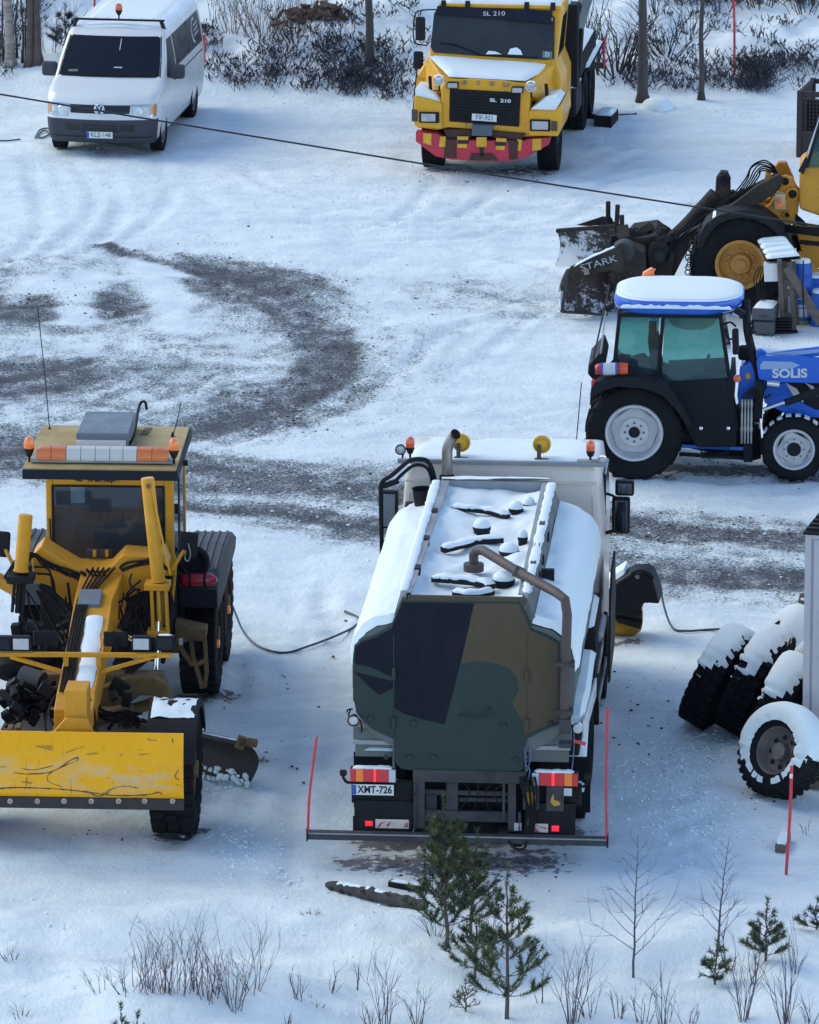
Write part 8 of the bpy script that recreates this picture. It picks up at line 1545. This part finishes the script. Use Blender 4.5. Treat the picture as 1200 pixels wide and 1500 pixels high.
for px, py, h, st, sp, lab in ((441, 1466, .42, 5, .35, 'small bare shrub between the shrub clump and the pines'), (484, 1452, .3, 5, .6, 'tiny bare shrub left of the dead tuft'), (523, 1450, .42, 3, .2, 'single bare twig pair left of the front pines'), (565, 1505, .8, 9, .3, 'twiggy shrub at the bottom edge left of the front pine'), (612, 1498, .55, 8, .5, 'low shrub at the bottom edge beside the front pine'), (545, 1512, .5, 6, .4, 'low shrub cut off by the bottom edge, left of the twiggy one'),
                              (836, 1500, 1.0, 12, .35, 'thick upright shrub at the bottom edge right of the front pine'), (862, 1490, .5, 8, .6, 'low spreading shrub next to the thick upright one'), (790, 1470, .75, 3, .15, 'thin upright stems right behind the front pine'), (908, 1492, .4, 6, .5, 'low shrub below the spreading birch sapling'), (940, 1500, .45, 7, .5, 'small shrub at the bottom edge under the birch sapling'), (973, 1500, .65, 8, .4, 'bare shrub at the bottom edge between the two saplings'), (1010, 1500, .35, 6, .6, 'lowest shrub at the bottom edge, between the saplings'), (1088, 1495, .95, 13, .35, 'dense upright shrub below the slender sapling'), (1150, 1500, .9, 12, .3, 'tall narrow shrub at the bottom right'), (1068, 1425, .6, 7, .35, 'twigs beside the small pine at the right'), (1105, 1440, .55, 5, .3, 'thin shrub under the small pine among the twigs'), (1165, 1425, .45, 5, .5, 'bent thin shrub near the right edge'), (1190, 1500, .4, 6, .4, 'low shrub in the bottom right corner'),
                              (15, 1405, .28, 7, 1.3, 'dark dead tuft at the left edge'), (92, 1362, .12, 2, .3, 'short twig stub right of the dark tuft'), (458, 1340, .14, 14, 1.6, 'small pale tangle of dead twigs on the open snow'), (30, 1492, .22, 5, 1.0, 'small pale shrub in the bottom left corner'), (465, 1470, .16, 7, 1.2, 'brown dead tuft beside the small shrub'), (1185, 1220, .2, 3, .6, 'bent grass stem beside the red pole'), (420, 1500, .25, 4, .4, 'few short twigs at the bottom edge'), (640, 1370, .5, 9, .8, 'bare twigs at the foot of the tallest pine'), (715, 1395, .7, 9, .4, 'bare twigs between the tallest pine and the tiered pine'), (694, 1240, .85, 6, .25, 'bare stems standing right behind the tanker tail frame')):
    bush(px, py, h, st, sp, lab, m='twig_black' if 'dark' in lab else 'twig_brown' if 'brown' in lab or 'pale' in lab else 'twig', depth=1 if h < .3 else 2, kids=2, base=.06)
# background trees
def tree(px, py, r, h, bark, lab, fork=None, crown='pine', lean=0.):
    g = G(px, py); b = B(); pts = [Vector((0, 0, -.2))]; n = 12
    for k in range(n): pts.append(Vector((lean * h * (k + 1) / n + rnd.uniform(-.03, .03), rnd.uniform(-.03, .03), h * (k + 1) / n)))
    t = thing('birch_tree' if bark == 'bark_birch' else 'pine_tree' if crown == 'pine' else 'bare_tree', lab, 'tree', tuple(g), 0, 'trees on the snowy slope')
    b.tube(pts, [r * (1.25 if i == 0 else 1.08 if i == 1 else 1) * (1 - .8 * i / n) for i in range(n + 1)], bark, 10)
    for k in range(5): a = 2 * PI * k / 5; b.tube([Vector((math.cos(a) * r * .5, math.sin(a) * r * .5, .25)), Vector((math.cos(a) * r * 1.3, math.sin(a) * r * 1.3, .02)), Vector((math.cos(a) * r * 2.2, math.sin(a) * r * 2.2, -.1))], [r * .45, r * .4, r * .2], bark, 6)
    b.build('trunk', t, split=False); cb = B(); fb = B()
    for k in range(26):
        f = rnd.uniform(.35, .98); p = Vector((lean * h * f, 0, h * f)); a = rnd.uniform(0, 2 * PI); L_ = (1.15 - f) * h * .28
        d = Vector((math.cos(a), math.sin(a), .3)); twig(cb, p, d, L_, r * .22, bark if crown == 'pine' else 'twig', 2, .15, 3, 35)
        if crown == 'pine':
            for j in range(14): q = p + d.normalized() * L_ * rnd.uniform(.3, 1.05) + Vector((rnd.uniform(-.3, .3), rnd.uniform(-.3, .3), rnd.uniform(-.1, .3))); needles(fb, q, (rnd.uniform(-1, 1), rnd.uniform(-1, 1), .8), 10, .16, 'needle')
    cb.build('branches', t, recalc=False)
    if crown == 'pine': fb.build('crown', t, recalc=False)
    return t
tree(15, 96, .085, 7, 'bark_birch', 'pale birch trunk at the left edge', crown='bare', lean=-.012); tree(42, 96, .065, 6, 'bark_brown', 'brown peeling trunk leaning right, left half of the twin trunks', crown='bare', lean=.03); tree(56, 94, .07, 6, 'bark_brown', 'brown peeling trunk, right half of the twin trunks by the van', crown='bare', lean=-.003); tree(33, 92, .02, 4, 'twig_black', 'thin dark trunk between the birch and the twin trunks', crown='bare'); tree(6, 92, .02, 4, 'twig_black', 'thin dark trunk left of the pale birch', crown='bare', lean=-.01)
tree(542, 95, .075, 8, 'bark_pine', 'dark straight pine trunk between the van and the yellow road truck', lean=.0); tree(941, 150, .088, 9, 'bark_pine', 'thickest dark pine trunk, behind the wheel loader', lean=.0); tree(1027, 146, .048, 7, 'bark_pine', 'slim dark trunk right of the thickest one', lean=.002)
for x, y in ((25, 85), (38, 82)): tree(x, y, .018, 3.5, 'twig_black', 'one of two dark stems behind the birch at the left edge', crown='bare')
pine(96, 78, .75, .32, 'scrawny dark pine seedling above the van mirror', 4, 4, group='pine seedlings on the slope', dens=.9, mn='needle_dark', ln=.1)
for px, py, h, st, sp, lab, m, d, kd, r in ((905, 108, 1.25, 22, .9, 'dense dark bush with twisted limbs behind the road truck', 'twig_black', 2, 3, .02), (868, 100, 1.1, 14, .9, 'dark twisted bush touching the tail of the road truck', 'twig_black', 2, 3, .018), (975, 80, .95, 16, 1.1, 'dark bush right behind the thickest pine trunk', 'twig_black', 2, 3, .016), (1010, 60, .8, 10, 1.0, 'low dark bush behind the slim trunk', 'twig_black', 2, 3, .015),
                                        (385, 52, .95, 22, .7, 'reddish brown bush on the slope right of the van', 'twig_brown', 2, 3, .010), (430, 58, 1.0, 22, .7, 'largest reddish brown bush in front of the leafy mound', 'twig_brown', 2, 3, .010), (345, 45, .8, 16, .7, 'reddish brown bush nearest the van', 'twig_brown', 2, 3, .009), (455, 45, .6, 10, .8, 'small brown bush just below the leafy mound', 'twig_brown', 2, 3, .009), (320, 30, .7, 10, .5, 'thin grey bush above the van roof', 'twig', 2, 3, .008), (75, 70, 1.2, 12, .6, 'pale bare bush between the twin trunks and the van', 'twig', 2, 3, .009), (10, 60, 1.2, 14, .5, 'dark thicket behind the pale birch', 'twig_black', 2, 3, .012), (1180, 20, .6, 16, 1.0, 'dark bush in the top right corner', 'twig_black', 2, 3, .012), (1110, 8, .5, 14, 1.0, 'dark bush along the top edge right of the red pole', 'twig_black', 2, 3, .012), (1045, 12, .5, 14, 1.0, 'dark bush along the top edge left of the red pole', 'twig_black', 2, 3, .012), (960, 20, .7, 14, 1.0, 'dark bush along the top edge behind the thickest trunk', 'twig_black', 2, 3, .012)):
    bush(px, py, h, st, sp, lab, m=m, depth=d, kids=kd, r=r, group='bushes on the snowy slope', base=.35)
mb = G(462, 26); o = part('leafy_mound', None, 'brown clump of roots and dead leaves on the slope', cat_='mound', split=False)(lambda b: [b.box((rnd.gauss(0, .28), rnd.gauss(0, .2), abs(rnd.gauss(.06, .08))), (.22, .14, .04), 'leaf_brown', rot=(rnd.uniform(-50, 50), rnd.uniform(-50, 50), rnd.uniform(0, 180))) for k in range(90)]) if M.setdefault('leaf_brown', pmat('leaf_brown', (.13, .075, .05), .9, dirt=.5)) else None
o.location = mb
def snow_mound(px, py, sx, sy, sz, lab, seed):
    g = G(px, py); b = B(); b.grid(lambda u, v: Vector((sx * math.cos(2 * PI * u) * math.sin(PI / 2 * v) * (1 + .12 * float(fbm(math.cos(2 * PI * u) * 2, math.sin(2 * PI * u) * 2 + seed, seed, 3))), sy * math.sin(2 * PI * u) * math.sin(PI / 2 * v), sz * math.cos(PI / 2 * v) * (1 + .15 * float(fbm(u * 3, v * 3, seed, 2))) - .04)), 32, 12, 'snow'); o = b.build('snow_mound', None, lab, cat_='snow mound', split=False, ang=80); o.location = g
snow_mound(963, 158, .28, .42, .24, 'round white snow mound at the foot of the thickest pine trunk', 3)
# low dwarf shrubs poking through the snow on the slope: uncountable
def undergrowth():
    b = B(); r2 = random.Random(5); vs = []; fs = []; mi = []
    def blade(p, d, l, w): 
        d = d.normalized(); s_ = d.cross(Vector((r2.uniform(-1, 1), r2.uniform(-1, 1), .3))).normalized() * w; o = len(vs); vs.extend([p - s_, p + s_, p + d * l + s_ * .3, p + d * l - s_ * .3]); fs.append((o, o + 1, o + 2, o + 3))
    regions = [(290, 610, 55, 145, 300), (610, 640, 60, 120, 20), (860, 1170, 95, 160, 230), (1080, 1200, 85, 140, 120), (0, 75, 88, 112, 70), (280, 330, 40, 110, 60), (300, 620, -20, 50, 60), (860, 1200, -30, 95, 80), (60, 130, 60, 110, 40), (500, 600, 100, 145, 60), (960, 1200, -40, 8, 170), (-10, 60, -20, 90, 110)]
    for x0, x1, y0, y1, n in regions:
        for k in range(n):
            px, py = r2.uniform(x0, x1), r2.uniform(y0, y1); g = G(px, py)
            if float(vn(g.x * .9, g.y * .5, 66)) < -.05 - .2 * (r2.random() < .3): continue
            if hz(g.x, g.y) < .07: continue
            sz = r2.uniform(.12, .34)
            for j in range(r2.randint(5, 11)):
                a = r2.uniform(0, 2 * PI); d = Vector((math.cos(a) * r2.uniform(.2, 1.1), math.sin(a) * r2.uniform(.2, 1.1), r2.uniform(.4, 1.2))).normalized(); p = g + Vector((r2.gauss(0, .09), r2.gauss(0, .09), -.02)); L_ = sz * r2.uniform(.6, 1.2); blade(p, d, L_, .006)
                for q in range(4):
                    t_ = r2.uniform(.4, 1.05); blade(p + d * L_ * t_, (d + Vector((r2.uniform(-.8, .8), r2.uniform(-.8, .8), r2.uniform(-.2, .8)))), r2.uniform(.03, .08), r2.uniform(.006, .016))
    b.add(vs, fs, 'dwarf_leaf', False); b.build('undergrowth', None, 'dark dwarf shrubs poking through the snow along the slope', kind='stuff', split=False, recalc=False)
undergrowth()
def scatter(name, lab, m, regs, smin, smax, seed, flat=.6):
    r2 = random.Random(seed); vs = []; fs = []
    for pts, n, sp in regs:
        for k in range(n):
            i = r2.randint(0, len(pts) - 2); f = r2.random(); px = pts[i][0] + (pts[i + 1][0] - pts[i][0]) * f + r2.gauss(0, sp[0]); py = pts[i][1] + (pts[i + 1][1] - pts[i][1]) * f + r2.gauss(0, sp[1]); g = G(px, py, 0); z = hz(g.x, g.y); s_ = smin + (smax - smin) * r2.random() ** 2.5; o = len(vs)
            e = Euler((r2.uniform(0, 6), r2.uniform(0, 6), r2.uniform(0, 6))).to_matrix()
            for v in ((1, 0, 0), (-1, 0, 0), (0, 1, 0), (0, -1, 0), (0, 0, 1), (0, 0, -1)): q = e @ (Vector(v) * s_ * r2.uniform(.6, 1.2)); q.z *= flat; vs.append(Vector((g.x, g.y, z + s_ * .15)) + q)
            fs += [[o + a for a in t_] for t_ in ((0, 2, 4), (2, 1, 4), (1, 3, 4), (3, 0, 4), (2, 0, 5), (1, 2, 5), (3, 1, 5), (0, 3, 5))]
    b = B(); b.add(vs, fs, m, False); b.build(name, None, lab, kind='stuff', split=False, recalc=False)
scatter('snow_crumbs', 'loose crumbs and lumps of snow on the yard', 'snow', [([(1040, 1060), (1000, 1130), (1060, 1230)], 1500, (45, 30)), ([(960, 1000), (940, 1150), (1060, 1240)], 500, (30, 25)), ([(300, 1170), (345, 1200), (370, 1250), (400, 1300)], 500, (30, 22)), ([(120, 235), (520, 260), (900, 300)], 1200, (120, 35)), ([(300, 115), (450, 130), (600, 158)], 500, (40, 7)), ([(860, 165), (1000, 165), (1150, 168)], 350, (30, 6)), ([(20, 1420), (500, 1380), (1150, 1300)], 300, (100, 60)), ([(200, 730), (700, 780), (1150, 810)], 500, (80, 30)), ([(1000, 485), (1200, 500)], 200, (30, 10)), ([(300, 600), (600, 640), (850, 700)], 250, (90, 40)), ([(330, 1140), (370, 1155)], 160, (18, 8)), ([(1020, 285), (830, 300), (500, 320)], 250, (60, 10))], .008, .034, 3)
scatter('dirt_clods', 'dark clods of dirt and gravel scattered on the snow', 'rusty_dark', [([(540, 1262), (700, 1275), (790, 1265)], 130, (30, 10)), ([(560, 1300), (700, 1330), (780, 1300)], 90, (30, 16)), ([(890, 1010), (960, 1060), (980, 1120)], 90, (28, 30)), ([(340, 1100), (385, 1110)], 90, (16, 7)), ([(310, 1010), (330, 1030)], 25, (8, 8)), ([(980, 680), (1130, 690), (1200, 695)], 160, (30, 7)), ([(620, 262), (800, 262)], 70, (30, 6)), ([(500, 900), (420, 1100), (370, 950)], 30, (40, 50)), ([(250, 380), (480, 440), (500, 560), (350, 610)], 500, (40, 25)), ([(0, 450), (150, 440)], 160, (30, 15)), ([(250, 700), (700, 740), (1170, 800)], 400, (40, 18)), ([(80, 1225), (250, 1230)], 40, (30, 6)), ([(1080, 1160), (1130, 1175)], 20, (14, 6)), ([(100, 180), (140, 240), (300, 175)], 25, (40, 18)), ([(700, 430), (620, 440)], 30, (15, 15)), ([(870, 455), (950, 465)], 60, (20, 6))], .006, .032, 9, .5)
